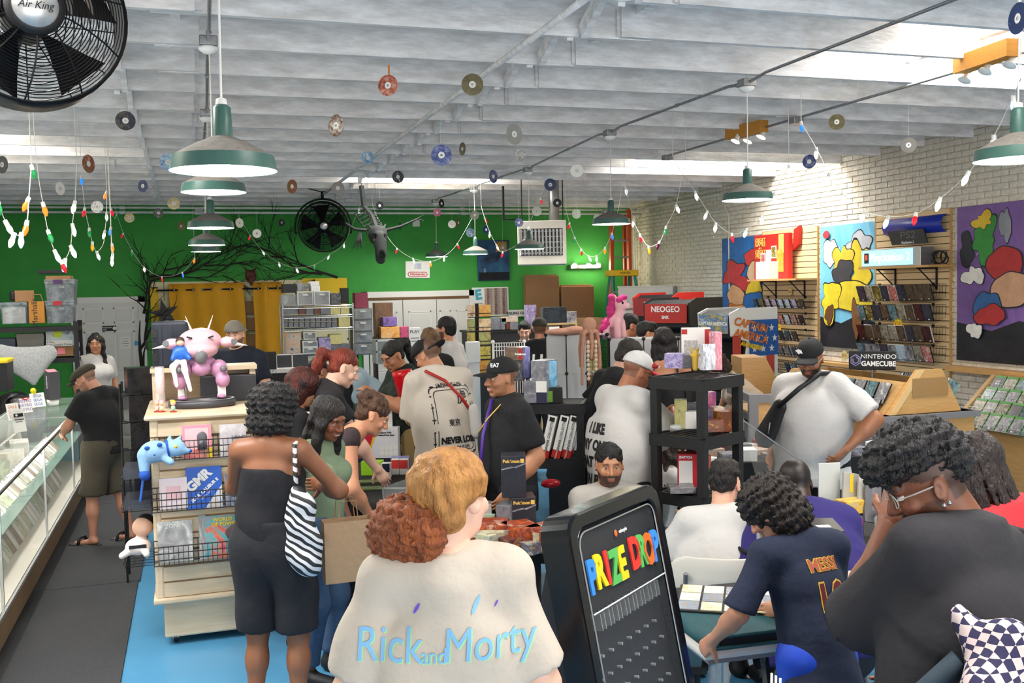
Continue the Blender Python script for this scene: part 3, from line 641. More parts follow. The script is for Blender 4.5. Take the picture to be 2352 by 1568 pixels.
tag(obj('fan_bracket',MB().cyl(fc+Vector((-.1,.15,.3)),Vector((fc.x-.1,fc.y+.15,ZJ+.1)),.03).cyl(fc+Vector((-.1,.2,-.1)),fc+Vector((-.1,.15,.4)),.03),m_blackmetal),'black steel bracket holding the large drum fan to the joists','bracket')
# ---- hanging discs
disc_m={'silver':mat('mirror disc','#b9b5a8',.12,.95,noise=(20,.3)),'gold':mat('gold disc','#a59a78',.18,.9,noise=(25,.4)),'clear':mat('dull clear disc','#b9b7ae',.2,.6,alpha=.75),'white':mat('white disc','#eceae4',.35),'grey':mat('grey disc','#6d6a66',.3,.4),'cream':mat('cream disc','#d8d2bd',.4)}
arts={'red':['#1c1418','#6a2018','#a8441c','#181420','#a89890'],'dark':['#1a1b22','#5a5650','#24262e','#bdb6a4','#2c3550'],'brown':['#35261f','#5a3d30','#2a1e1a','#c9c0b4'],'blue':['#2a4a86','#1c2b52','#6f93c4','#20345f'],'bluew':['#dfe6ea','#9cc2dc','#eceff0','#3a5a86'],'navy':['#1c2340','#2b3a72','#11162b','#8a93b8'],'bw':['#e6e4df','#2a2a2c','#cfccc6','#55555a'],'art':['#d9c9a4','#8a3a2a','#e6e0cf','#5a6a3a'],'black':['#17171a','#0f0f12','#3a3a40','#141418'],'purple':['#4a2a7a','#a0304a','#20205a','#c46a9a'],'green':['#8fae86','#c9d4c0','#4f7a50'],'whiteart':['#eceae6','#e6e4e0','#b9b4ae','#2c2c30']}
for k_,p_ in arts.items():disc_m[k_]=cover('disc print '+k_,p_,3.2,.2)
names_d={'silver':'mirror silver','gold':'gold tinted','clear':'see-through','white':'plain white','grey':'dull grey','cream':'cream','red':'red and dark printed','dark':'dark printed','brown':'brown printed','blue':'blue printed','bluew':'pale blue printed','navy':'navy printed','bw':'black and white printed','art':'colour printed','black':'black printed','purple':'purple and red printed','green':'pale green printed','whiteart':'white printed'}
def disc_mesh(nm,m):
 mb=MB().lathe([(.0075,0),(.0075,.0012),(.06,.0012),(.06,0),(.0075,0)],32); me=mb.mesh('disc'); fixn(me); me.materials.append(m); return me
dme={k_:disc_mesh(k_,m)for k_,m in disc_m.items()}
hub=MB().lathe([(.0076,.0016),(.019,.0016)],24).mesh('hub'); hub.materials.append(mat('clear hub','#d4d2cc',.2))
thr=mat('nylon thread','#e6e6e6',.4)
discs=[(891,196,24,.93,'red'),(1085,194,25,1,'gold'),(288,277,22,1,'dark'),(772,288,25,.7,'brown'),(97,232,16,1,'blue'),(845,362,15,1,'bluew'),(1014,356,24,1,'navy'),(1062,342,15,.5,'gold'),(1181,308,24,.75,'clear'),(1195,355,14,.95,'whiteart'),(1133,405,15,.65,'navy'),(914,406,14,.95,'bw'),(1264,424,14,1,'blue'),(1325,392,15,1,'white'),(776,432,15,1,'grey'),(671,428,16,.7,'art'),(1355,447,8,.9,'black'),(1280,466,10,1,'black'),(872,472,10,.9,'black'),(1014,467,10,.6,'black'),(1004,488,9,1,'purple'),(1090,494,10,1,'silver'),(1233,485,11,1,'clear'),(1192,511,10,1,'navy'),(1218,530,9,1,'white'),(1252,525,9,.6,'clear'),(1324,491,11,.95,'green'),(1371,500,8,1,'white'),(1390,487,8,1,'grey'),(1080,534,10,.95,'bluew'),(1117,527,9,.8,'blue'),(1038,515,9,1,'clear'),(1053,511,9,.5,'gold'),(1155,569,9,.6,'clear'),(647,511,9,.8,'bw'),(590,536,10,1,'white'),(550,512,11,.8,'cream'),(416,519,10,.85,'gold'),(399,467,14,1,'gold'),(364,489,11,1,'bw'),(297,500,11,1,'gold'),(223,475,14,.95,'whiteart'),(138,433,15,.65,'white'),(203,376,21,.62,'art'),(265,378,13,.2,'white'),(385,373,20,.85,'bluew'),(328,427,14,.75,'blue'),(5,378,20,.6,'grey'),(1922,280,18,1,'gold'),(2087,333,18,1,'grey'),(1859,371,16,.95,'navy'),(2338,42,38,.55,'blue'),(919,519,9,.3,'bw')]
LM=[(72,26,4.2,'near the large cage fan'),(514,393,3.5,'near the first counter lamp'),(484,523,8,'near the third counter lamp'),(473,577,12,'before the twig arch'),(743,520,14.6,'near the hanging yoke fan'),(868,545,13.6,'near the hanging skeleton'),(1003,590,16,'near the lamp over the white sign'),(1100,560,15.5,'near the blue canvas'),(1245,558,14.2,'near the wall heater'),(1404,515,9.4,'near the lamp by the ladder'),(1180,180,6,'under the middle conduit'),(880,280,6,'under the white ceiling pipe'),(1717,460,7.2,'near the brick wall lamp'),(2100,250,6,'near the brick wall spot bulbs'),(100,480,6,'beside the loops of coloured bulbs'),(300,400,7,'between the counter lamps and the bulb loops'),(1000,420,10,'in the middle of the room')]
for(px,py,r,a,kd)in discs:
 D=FPX*.06/r; p=at(px,py,D)
 if p.y>16.5:p=at(px,py,Y=16.3)
 for s_ in SKYL:
  if s_[0]<p.x<s_[1]and s_[2]<p.y<s_[3]:p=at(px,py,Y=s_[2]-.1 if p.y-s_[2]<s_[3]-p.y else s_[3]+.1)
 n=(Vector((0,0,CZ))-p); n.z=0; n.normalize(); n=Matrix.Rotation(math.acos(a)*rnd.choice((-1,1)),3,'Z')@n
 ph=rnd.uniform(-.5,.5); u=n.cross(Vector((0,0,1))); w_=Vector((0,0,1)); u2=u*math.cos(ph)+w_*math.sin(ph)
 nl=min(LM,key=lambda q:(at(q[0],q[1],D=q[2])-p).length)[3]
 t=thing('hanging_disc',names_d[kd]+' disc hanging on a thread '+nl,'disc',p,group='discs hanging from the ceiling')
 M=frame((0,0,0),-u2,w_*math.cos(ph)-u*math.sin(ph))
 obj('disc',dme[kd],None,t,M=M); obj('hub_ring',hub,None,t,M=M)
 obj('thread',MB().tube([(0,0,.008),(0,0,.06),(0,0,ZD+.01-p.z)],.0007,3),thr,t)
p=at(893,160,FPX*.06/24); tag(obj('tape_strip',MB().box(p,(.012,.001,.055),.3),mat('orange tape','#c97a1a',.6)),'strip of orange tape holding the red printed disc','tape')
# ---- string lights
bcol={'w':('#fff2da',5),'o':('#ff5a14',2.2),'g':('#1f8a4a',.35),'b':('#2b7ad0',.8),'r':('#c01424',.7),'c':('#8fd8ff',3.5),'m':('#e8ecec',.6),'p':('#5a1038',.1),'y':('#c99a18',.5)}
bm_={k_:mat('string bulb '+k_,c_,.25,emit=e_)for k_,(c_,e_)in bcol.items()}
m_sock=mat('white bulb socket','#e4e2dc',.5)
bulb_me={}
for k_ in bcol:
 me=MB().lathe([(.001,-.062),(.006,-.058),(.0135,-.04),(.0155,-.026),(.012,-.008),(.009,0)],12).mesh('bulb'); fixn(me); me.materials.append(bm_[k_])
 me.polygons.foreach_set('use_smooth',[True]*len(me.polygons)); bulb_me[k_]=me
sock_me=MB().lathe([(.001,.026),(.011,.026),(.0125,.0),(.012,-.004),(.001,-.004)],10).mesh('socket'); fixn(sock_me); sock_me.materials.append(m_sock)
m_cordg=mat('pale lamp wire','#d9d6cc',.6)
def string(label,pts,D0,D1,cols,step=.28,sc=1.0,cr=.0028):
 n=len(pts); P3=[at(x,y,D0+(D1-D0)*i/(n-1))for i,(x,y)in enumerate(pts)]
 t=thing('string_lights',label,'string lights',P3[0],group='strings of coloured bulbs')
 Q=[]
 for i in range(n-1):
  a,b,c,d=P3[max(0,i-1)],P3[i],P3[i+1],P3[min(n-1,i+2)]
  for j in range(4):
   u=j/4; Q.append(.5*((2*b)+(c-a)*u+(2*a-5*b+4*c-d)*u*u+(3*b-a-3*c+d)*u**3))
 Q.append(P3[-1]); obj('wire',MB().tube([Vector((Q[0].x,Q[0].y,ZD+.01))]+Q+[Vector((Q[-1].x,Q[-1].y,ZD+.01))],cr,4),m_cordg,t,world=True)
 for i,cc_ in enumerate(cols):
  if cc_=='-':continue
  p=P3[i]-t.location; tl=Matrix.Rotation(rnd.uniform(-.45,.45),4,'Y')@Matrix.Rotation(rnd.uniform(-.3,.3),4,'X')
  M=Matrix.Translation(p)@tl@Matrix.Translation((0,0,-.02))@Matrix.Scale(sc,4)
  s_=obj('socket',sock_me,None,t,M=M); obj('bulb',bulb_me[cc_],None,s_)
string('string of mostly warm bulbs sagging in front of the purple mural',[(2345,180),(2327,222),(2283,312),(2226,395),(2160,455),(2104,490),(2041,497),(1985,485),(1940,445),(1905,398),(1875,340),(1840,280)],4.6,7.6,'-cwwwrcmmmwb')
string('string of bulbs sagging to the wooden box on the brick wall',[(1812,380),(1777,444),(1750,495),(1715,526),(1681,536),(1645,512),(1625,485),(1597,440),(1570,402),(1545,360)],8.2,9.0,'mwwcrwmw--')
string('string of bulbs dipping in front of the bare brick',[(1575,360),(1553,470),(1530,520),(1515,555),(1490,565),(1470,538),(1455,503),(1437,430),(1434,390)],9.0,10.0,'-wgpyrmm-')
string('string of bulbs dipping in front of the ladder',[(1434,395),(1420,480),(1405,535),(1390,568),(1370,587),(1351,587),(1335,572),(1320,545),(1308,512),(1300,478)],11.5,12.5,'--bommrgr-')
string('string of bulbs crossing the wall heater',[(1262,405),(1240,456),(1215,516),(1203,550),(1155,578),(1140,562),(1125,533),(1113,500),(1105,472)],12.8,13.6,'brmmrmmr-')
string('string of bulbs dipping over the white painted sign',[(1090,490),(1050,560),(1020,588),(988,600),(948,593),(912,570),(885,536),(867,500),(855,470)],14,14.6,'-rmomrmg-')
string('string of bulbs dipping behind the hanging black fan',[(825,478),(790,558),(757,585),(722,608),(680,615),(640,602),(602,575),(575,540),(550,500),(535,470)],15,15.2,'mmmgwmmr--')
string('string of bulbs sagging over the twig arch',[(447,592),(418,625),(371,635),(330,612),(303,575),(283,535),(268,492),(262,470)],14.6,14.2,'obrwgrg-')
string('string of coloured bulbs in a long loop above the storage shelf',[(245,440),(245,488),(241,530),(237,560),(222,578),(212,556),(205,525),(195,478),(187,405)],9.5,8.6,'omm-mygrb')
string('short hanging end of a bulb string near the storage shelf',[(252,440),(254,478),(255,522),(257,560),(259,582),(257,592)],9.6,9.6,'-rbomw',sc=1)
string('string of large coloured bulbs in a deep loop',[(176,380),(172,463),(166,515),(162,565),(150,595),(140,598),(125,575),(110,530),(98,466),(86,390),(78,300)],6.6,5.8,'-wmwcrmgo--')
string('string of large bulbs in a loop under the tarpaulin',[(72,380),(66,455),(62,508),(49,536),(33,537),(12,508),(-6,460)],5.6,5.2,'goocwmg')
# ======================= BACK OF THE SHOP (green wall) =======================
def onB(px,py,d=0):return at(px,py,Y=YB-d)
def rectB(x0,y0,x1,y1,d=0):
 a=onB((x0+x1)/2,y0,d); b=onB((x0+x1)/2,y1,d); l=onB(x0,(y0+y1)/2,d); r=onB(x1,(y0+y1)/2,d)
 return l.x,r.x,b.z,a.z
m_panel=mat('white door panel','#dddbd5',.45)
def pdoor(name,x0,x1,z1,y,cols,rows,handle=None):
 d=struct(obj(name,MB().bx(x0,x1,y-.045,y,.01,z1),m_panel))
 cw=(x1-x0)/cols
 for c in range(cols):
  for(a,b)in rows:
   xa,xb=x0+c*cw+cw*.16,x0+(c+1)*cw-cw*.16; za,zb=z1*a,z1*b
   mb=MB().bx(xa,xb,y-.052,y-.044,za,za+.02).bx(xa,xb,y-.052,y-.044,zb-.02,zb).bx(xa,xa+.02,y-.052,y-.044,za,zb).bx(xb-.02,xb,y-.052,y-.044,za,zb)
   obj('panel_moulding',mb,m_white,d); obj('panel',MB().bx(xa+.04,xb-.04,y-.05,y-.044,za+.04,zb-.04),m_panel,d,bevel=.003)
 if handle is not None:obj('handle',MB().sph((handle,y-.09,.98),.03,12,8).cyl((handle,y-.09,.98),(handle,y-.04,.98),.012),m_steel,d,True)
 return d
l,r,_,_=rectB(183,700,322,900); pdoor('door_1',l,r,2.05,YB-.01,2,[(.07,.4),(.45,.78),(.84,.96)],r-.07)
obj('trim_1',MB().bx(l-.1,l,YB-.05,YB,0,2.14).bx(r,r+.1,YB-.05,YB,0,2.14).bx(l-.1,r+.1,YB-.05,YB,2.05,2.14),m_white).__setitem__('kind','structure')
a,b,c,d=rectB(234,748,267,760,.06); t=thing('door_sign','small black Employees Only sign on the white door','sign',((a+b)/2,YB-.06,(c+d)/2))
obj('plate',MB().box((0,0,0),(b-a,.008,d-c)),m_black,t,bevel=.003)
m_wtxt=mat('white lettering','#f2f2f0',.5); m_btxt=mat('black lettering','#141414',.5)
text('Employees',.034,m_wtxt,t,(-.03,-.006,.016)); text('Only',.034,m_wtxt,t,(-.07,-.006,-.018)); obj('symbol',MB().cyl((.08,-.004,0),(.08,-.0065,0),.028,n=20),m_wtxt,t)
m_paper=mat('white paper','#ecebe6',.8)
def paper(label,px0,py0,px1,py1,d,lines=4,m=None,g=None,name='paper_notice'):
 a,b,c,e=rectB(px0,py0,px1,py1,d); t=thing(name,label,'notice',((a+b)/2,YB-d,(c+e)/2),group=g)
 obj('sheet',MB().box((0,0,0),(b-a,.004,e-c)),m or m_paper,t)
 for i in range(lines):obj('text_line',MB().box((-.02*(b-a),-.003,(e-c)*(.32-.6*i/max(1,lines-1))),((b-a)*(.6 if i%2 else.75),.002,(e-c)*.03)),m_btxt,t)
 return t
paper('white paper notice taped to the employees door',277,773,299,800,.06)
paper('sky blue sticky note on the employees door',309,783,321,793,.06,0,mat('blue note','#4fb2dc',.8))
l,r,_,zt=rectB(845,680,1078,900); zt=2.05; w_=(r-l)/3.02
for i in range(3):pdoor('door_%d'%(i+2),l+.02+i*w_,l+.02+(i+1)*w_-.012,1.98,YB-.02,1 if i!=2 else 2,[(.07,.4),(.45,.9)],None)
struct(obj('trim_2',MB().bx(l-.09,l,YB-.06,YB,0,2.13).bx(r,r+.09,YB-.06,YB,0,2.13).bx(l-.09,r+.09,YB-.06,YB,2.03,2.13),m_white))
obj('track',MB().bx(l,r,YB-.05,YB,1.985,2.03),mat('brown track','#6a4a2c',.6),bpy.data.objects['trim_2'])
a,b,c,d=rectB(931,600,987,638,.02); t=thing('wall_sign','white tilted sign reading Nintendo in a red oval on the green wall','sign',((a+b)/2,YB-.02,(c+d)/2)); t.rotation_euler=(0,R(1.5),0)
obj('board',MB().box((0,0,0),(b-a,.012,d-c)),m_paper,t,bevel=.008)
m_red=mat('red print','#c0242c',.5)
def oval(mb,w,h,z0,y,th,n=10):
 pts=[]
 for s_,cx in((1,w/2-h/2),(-1,-w/2+h/2)):
  for j in range(n+1):
   an=-math.pi/2+math.pi*j/n if s_>0 else math.pi/2+math.pi*j/n; pts.append((cx+h/2*math.cos(an),y,z0+h/2*math.sin(an)))
 mb.tube(pts+[pts[0]],th,4)
mb=MB(); oval(mb,(b-a)*.78,(d-c)*.26,-(d-c)*.28,-.008,.006); obj('oval',mb,m_red,t); text('Nintendo',(d-c)*.2,m_red,t,(0,-.008,-(d-c)*.28),sx=1.2,bold=.002)
obj('painted_patch',MB().box((0,-.007,.06),(.12,.002,.1)),cover('soft sign paint',['#c9857a','#8ea6c0','#e8c9a8'],2),t)
a,b,c,d=rectB(1098,551,1170,644,.05); t=thing('canvas_painting','dark blue abstract canvas with a gold corner on the green wall','painting',((a+b)/2,YB-.03,(c+d)/2))
obj('canvas',MB().box((0,0,0),(b-a,.05,d-c)),cover('blue canvas paint',['#12161f','#1d3557','#20507a','#16283e','#2a6a80'],2.2,.7,rnd=False),t,bevel=.004)
obj('gold_corner',MB().box((.14,-.027,.24),(.2,.006,.18)),cover('gold canvas paint',['#8a6a20','#b08a30','#6a4f1a'],5,.7),t)
text('$',.1,mat('pale paint','#9ab0b8',.7),t,(-.17,-.027,-.18)); obj('dark_band',MB().box((0,-.027,-.28),(b-a-.02,.004,.14)),mat('black paint','#0c0d12',.8,noise=(9,.3),col2='#1b2028'),t)
a,b,c,d=rectB(1110,659,1168,725,.02); t=thing('photo_poster','poster filled with rows of tiny photos beside the folding doors','poster',((a+b)/2,YB-.02,(c+d)/2)); obj('sheet',MB().box((0,0,0),(b-a,.006,d-c)),m_paper,t)
tiles=[cover('tiny photos %d'%i,p_,2.5)for i,p_ in enumerate((['#8a6f5a','#c9b9a8','#4a4a52'],['#5a5f7a','#b0a0a0','#3a3038'],['#a08a6a','#6a3a34','#d0c8c0']))]
tm=[MB().box((0,0,0),((b-a)*.9/9,.002,(d-c)*.9/12)).mesh('photo')for _ in tiles]
for i_,m_ in enumerate(tm):m_.materials.append(tiles[i_])
for i in range(9):
 for j in range(12):obj('photo',tm[(i*5+j*3)%3],None,t,loc=(-(b-a)*.46+(b-a)*.92*(i+.5)/9,-.004,-(d-c)*.46+(d-c)*.92*(j+.5)/12))
a,b,c,d=rectB(1084,660,1113,703,.05); t=thing('rating_card','white card with a blue tilted letter E beside the folding doors','sign',((a+b)/2,YB-.05,(c+d)/2)); obj('card',MB().box((0,0,0),(b-a,.006,d-c)),m_paper,t)
text('E',.24,mat('sky blue print','#45a9c4',.5),t,(0,-.006,.03),u=(1,0,.15),w=(-.15,0,1),bold=.012); text('EVERYONE',.03,m_btxt,t,(0,-.006,-.12))
a,b,c,d=rectB(1168,711,1208,727,.1); t=thing('banner','white strip banner with black letters under the canvas','banner',((a+b)/2,YB-.1,(c+d)/2)); obj('strip',MB().box((0,0,0),(b-a,.005,d-c)),m_paper,t); text('KILLING GOD',.065,m_btxt,t,(0,-.004,0),bold=.002)
a,b,c,d=rectB(948,505,964,520,.03); tag(obj('wall_plate',MB().box(((a+b)/2,YB-.02,(c+d)/2),(b-a,.03,d-c)),m_white,bevel=.006),'white blank plate on the green wall beside the hanging skeleton','plate')
a,b,c,d=rectB(447,475,467,493,.03); tag(obj('wall_plate',MB().box(((a+b)/2,YB-.03,(c+d)/2),(b-a,.05,d-c)),m_white,bevel=.006),'white sensor box at the top of the green wall behind the lamps','sensor')
m_heat=mat('cream enamel','#d6cfc2',.5,noise=(5,.06)); p=at(1245,558,14.2); hs_=.78
t=thing('unit_heater','cream unit heater with louvres hung by the green wall','heater',p,R(-20))
obj('casing',MB().bx(-.34,.34,-.3,.36,-.31,.3),m_heat,t,bevel=.01)
for i in range(12):obj('louvre',MB().box((-.29+.05*i,-.31,.0),(.028,.02,.36),.5),m_steel,t)
for i in range(5):obj('louvre_rail',MB().box((-.01,-.307,-.15+.075*i),(.6,.01,.008)),m_steel,t)
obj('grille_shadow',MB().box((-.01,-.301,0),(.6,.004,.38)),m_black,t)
obj('vent_slot',MB().box((.342,-.08,.21),(.006,.3,.1)),m_black,t)
obj('flue',MB().tube([(.18,.1,.3),(.18,.1,.6),(.18,.1,ZJ-p.z+.1)],.075,14),m_steel,t,True); obj('hanger',MB().cyl((-.28,0,.3),(-.28,0,ZJ-p.z+.1),.008).cyl((.3,-.2,.3),(.3,-.2,ZJ-p.z+.1),.008),m_blackmetal,t)
obj('gas_pipe',MB().tube([(-.32,.2,.18),(-.32,.2,.36),(-.55,.2,.36),(-.55,.2,ZJ-p.z)],.018,8),m_blackmetal,t)
p=at(1345,612,Y=YB-.12); t=thing('light_bar','bare three bulb light bar glowing on the green wall','light',p)
obj('bar',MB().bx(-.3,.3,-.03,.1,-.035,.035),m_steel,t,bevel=.004)
for x in(-.24,.03,.22):
 obj('bulb',MB().sph((x,-.07,.02),.045,14,10),m_bulb,t,True)
 l_=bpy.data.lights.new('bar_glow','POINT'); l_.energy=6; l_.color=(1,.86,.62); l_.shadow_soft_size=.05; lo=bpy.data.objects.new('bar_glow',l_); COL.objects.link(lo); lo.parent=t; lo.location=(x,-.13,.02)
for(x0,y0,x1,y1,lab)in((1207,634,1283,870,'tall brown flattened carton leaning on the green wall'),(1288,657,1362,880,'shorter brown carton leaning beside the taller one')):
 a,b,c,d=rectB(x0,y0,x1,y1,.2); t=thing('cardboard_carton',lab,'carton',((a+b)/2,YB-.2,0))
 obj('panel',MB().box((0,0,d/2),(b-a,.16,d)),m_card,t,bevel=.01); obj('flap',MB().box((0,.02,d+.012),((b-a)*.94,.03,.03),M=Matrix.Rotation(.1,3,'X')),m_card,t); obj('crease',MB().box((0,-.083,d*.62),(b-a,.004,.006)),mat('cardboard crease','#6f5236',.9),t)
m_orange=mat('orange fibreglass','#c2512c',.5); m_gladder=mat('green fibreglass','#1f7a62',.5)
t=thing('extension_ladder','orange fibreglass extension ladder standing in the brick corner','ladder',at(1424,900,Y=16.3)); t.location.z=0
bx_=at(1424,640,Y=16.3).x-t.location.x
for x in(-.17,.2):obj('rail',MB().box((x+.02,0,1.75),(.06,.09,3.5),M=Matrix.Rotation(.03 if x<0 else.0,3,'Y')),m_orange,t); obj('inner_rail',MB().box((x*.72+.03,.1,1.7),(.04,.06,3.4)),mat('dark red rail','#9a2f20',.5),t)
for i in range(11):obj('rung',MB().box((.03,0,.25+.3*i),(.36,.04,.03)),m_steel,t)
p=at(1432,900,Y=15.4); t=thing('step_ladder','green step ladder with a yellow top beside the orange ladder','ladder',(p.x,15.4,0))
obj('top_cap',MB().box((0,0,2.36),(.5,.28,.1)),mat('yellow cap','#e2b31c',.5),t,bevel=.015); text('WERNER',.05,m_btxt,t,(0,-.143,2.36))
for s_ in(-1,1):obj('front_rail',MB().tube([(s_*.2,-.08,2.34),(s_*.33,-.5,0)],.035,4),m_gladder,t); obj('rear_rail',MB().tube([(s_*.18,.08,2.34),(s_*.3,.6,0)],.025,4),m_gladder,t)
for i in range(7):
 f_=(i+1)/8; obj('step',MB().box((0,-.08-.42*f_,2.34*(1-f_)),(.42+.26*f_,.09,.03)),m_steel,t)
p0=at(1455,700,Y=15.2); p1=at(1580,700,Y=15.2); t=thing('whiteboard','tall blank white panel standing before the brick corner','panel',(min((p0.x+p1.x)/2,XR-.56),15.2,0)); zt=at(1500,658,Y=15.2).z
obj('sheet',MB().box((0,0,zt/2),(p1.x-p0.x,.05,zt)),m_panel,t,bevel=.01); obj('edge_strip',MB().box((0,0,zt+.008),(p1.x-p0.x+.01,.06,.016)),m_white,t); obj('edge_strip',MB().box(((p1.x-p0.x)/2,-.01,zt/2),(.05,.07,zt)),m_steel,t)
for i,x in enumerate((1458,1466)):
 p=at(x,600,Y=16.6); tag(obj('wall_conduit',MB().tube([(XR-.06-.1*i,16.7-.1*i,0),(XR-.06-.1*i,16.7-.1*i,3.3),(XR-.06-.1*i,16.3,3.5),(XR-.06-.1*i,13.2,3.5)],.014,6),m_brick),['painted pipe climbing the brick corner next to the ladder','second painted pipe climbing the brick corner'][i],'pipe')
tag(obj('wall_conduit',MB().tube([(XR-.03,13.4,1.0),(XR-.03,13.4,3.2),(XR-.03,13.5,3.3),(XR-.03,15.5,3.35)],.014,6),m_brick),'painted conduit bending along the brick wall beside the blue mural','pipe')
# ---- yellow doorway, curtains, twig arch
m_cream=mat('cream board','#e6deb6',.8); m_curt=mat('mustard curtain','#d69a1c',.85,noise=(3,.10),bump=(150,.15))
a,b,c,d=rectB(352,640,800,900,.03);
t=thing('doorway_surround','cream and yellow painted doorway surround behind the mustard curtains','doorway',((a+b)/2,YB-.03,0)); hx=(b-a)/2
obj('back_board',MB().bx(-hx,hx,-.01,.02,0,2.32),m_cream,t); obj('yellow_jamb',MB().bx(-hx-.02,-hx+.1,-.05,.0,0,2.28),m_yel,t); obj('yellow_jamb',MB().bx(hx-.75,hx,-.04,.0,1.9,2.38),m_yel,t); obj('lintel',MB().bx(-hx,hx-.75,-.05,0,2.26,2.36),m_cream,t)
zr=at(560,663,Y=YB-.35).z; xa,xb=at(360,663,Y=YB-.35).x,at(720,663,Y=YB-.35).x
t=thing('curtain_rod','thin black curtain rod across the yellow doorway','rod',((xa+xb)/2,YB-.35,zr)); obj('rod',MB().cyl((xa-t.location.x,0,0),(xb-t.location.x,0,0),.014),m_blackmetal,t); obj('wall_bracket',MB().tube([(xb-t.location.x,0,0),(xb-t.location.x+.02,0,.12),(xb-t.location.x+.02,.33,.12)],.014,6).tube([(xa-t.location.x,0,0),(xa-t.location.x,.33,0)],.014,6),m_blackmetal,t)
def curtain(label,x0,x1,wv):
 xs=np.linspace(x0,x1,60); t=thing('curtain',label,'curtain',((x0+x1)/2,YB-.35,0),group='mustard curtains'); mb=MB(); vs=[]; fs=[]; L=(x1-x0)
 for i,x in enumerate(xs):
  u=(x-x0)/L
  for j in range(13):
   z=.06+(zr+.1-.06)*j/12; amp=.035+.02*math.sin(j*.5); vs.append((x-(x0+x1)/2+.008*math.sin(j+i*.2),amp*math.sin(u*wv*6.283+.12*j*math.sin(3*u)),z))
 fs=[(i*13+j,(i+1)*13+j,(i+1)*13+j+1,i*13+j+1)for i in range(59)for j in range(12)]; mb.add(vs,fs); o=obj('cloth',mb,m_curt,t,True); so=o.modifiers.new('thick','SOLIDIFY'); so.thickness=.006
 for k_ in range(int(wv*2)):
  u=(k_+.5)/(wv*2); obj('grommet',MB().lathe([(.022,-.012),(.03,-.006),(.03,.006),(.022,.012)],14,(x0+L*u-(x0+x1)/2,0,zr),Matrix.Rotation(math.pi/2,3,'Y')),m_steel,t,True)
curtain('wide mustard curtain with metal grommets behind the counter',at(390,700,Y=YB-.35).x,at(562,700,Y=YB-.35).x,4)
curtain('narrow mustard curtain beside the wire rack',at(583,700,Y=YB-.35).x,at(650,700,Y=YB-.35).x,1.5)
p=at(573,750,Y=YB-.12); t=thing('stock_shelf','narrow shelf of brown boxes seen between the curtains','shelf',(p.x,YB-.13,0)); obj('side',MB().bx(-.16,-.14,-.1,.1,0,2.1).bx(.14,.16,-.1,.1,0,2.1),m_card,t)
for i in range(7):obj('board',MB().bx(-.15,.15,-.1,.1,.2+.27*i,.22+.27*i),m_card,t)
for i in range(7):tag(obj('stock_box',MB().box((p.x-.02+.02*(i%3),YB-.14,.22+.27*i+.09),(.2+.02*(i%2),.16,.18)),m_card,bevel=.004),'small brown stock box on the narrow shelf between the curtains','box','stock boxes between the curtains')
m_twig=mat('dark twigs','#241c17',.85)
def branch(mb,p,d,L,r,dep,rg):
 pts=[p]; n=5
 for i in range(n):
  d=(d+Vector((rg.uniform(-.25,.25),rg.uniform(-.15,.15),rg.uniform(-.22,.25)))).normalized(); p=p+d*L/n; p.y=min(p.y,YB-.1); pts.append(p)
  if dep>0 and rg.random()<.75:
   q=(d+Vector((rg.uniform(-.8,.8),rg.uniform(-.25,.25),rg.uniform(-.6,.7)))).normalized(); branch(mb,p,q,L*rg.uniform(.4,.7),r*.55,dep-1,rg)
 mb.tube(pts,[r*(1-.85*i/n)for i in range(n+1)],5)
def twigs(label,segs,seed):
 rg=random.Random(seed); t=thing('twig_garland',label,'branches',segs[0][0],group='bare twig arch')
 for(p,q,r,dep)in segs:
  mb=MB(); branch(mb,p,(q-p).normalized(),(q-p).length,r,dep,rg); obj('branch',mb,m_twig,t,world=True)
A_=lambda x,y:at(x,y,Y=YB-.55)
twigs('bare dark tree trunk and twigs standing beside the yellow doorway',[(A_(335,900),A_(332,735),.05,1),(A_(333,790),A_(312,665),.025,2),(A_(335,760),A_(345,640),.022,2),(A_(335,740),A_(362,650),.018,2),(A_(330,720),A_(350,610),.022,2)],3)
twigs('bare dark twigs spreading over the mustard curtains',[(A_(345,635),A_(480,600),.022,3),(A_(345,645),A_(520,640),.018,3),(A_(420,630),A_(560,605),.018,3),(A_(380,620),A_(470,585),.014,2),(A_(470,610),A_(600,590),.016,3)],8)
twigs('bare dark branch tips pointing at the wire rack',[(A_(775,637),A_(620,600),.024,3),(A_(740,630),A_(600,640),.018,3),(A_(700,625),A_(590,585),.014,3)],12)
def blob(name,label,cat,loc,P,m,h,k=.02,rz=0,noise=None,cuts=(),group=None):
 o=obj(name,np_mesh(name,[sdf_mesh(P,h,k,noise,cuts)],m),None); o.location=loc; o.rotation_euler=(0,0,rz); return tag(o,label,cat,group)
p=at(576,634,Y=YB-.6); blob('horned_mask','small dark red horned mask hung on the twig arch','mask',p,[('+e',(0,0,0),(.09,.05,.1),None),('+c',(0,-.02,-.05),(0,-.03,-.13),.05,.025),('+c',(.05,0,.08),(.1,0,.15),.025,.008),('+c',(-.05,0,.08),(-.1,0,.15),.025,.008),('-e',(.04,-.06,.02),(.02,.03,.014),None),('-e',(-.04,-.06,.02),(.02,.03,.014),None)],mat('dark red resin','#4a1f16',.5),.012)
p=at(378,720,Y=YB-.5); mb=MB(); pts=[]
for i in range(10):
 a=math.pi/2+i*math.pi/5+.2; r_=.24 if i%2==0 else.09; pts.append((r_*math.cos(a),r_*math.sin(a)))
mb.prism(pts,(0,.03,0)); o=tag(obj('star_ornament',mb,m_black),'jagged black star ornament leaning beside the mustard curtain','ornament'); o.location=p
obj('hanging_wire',MB().tube([(0,.015,.2),(0,.3,.55)],.004,4),m_black,o)
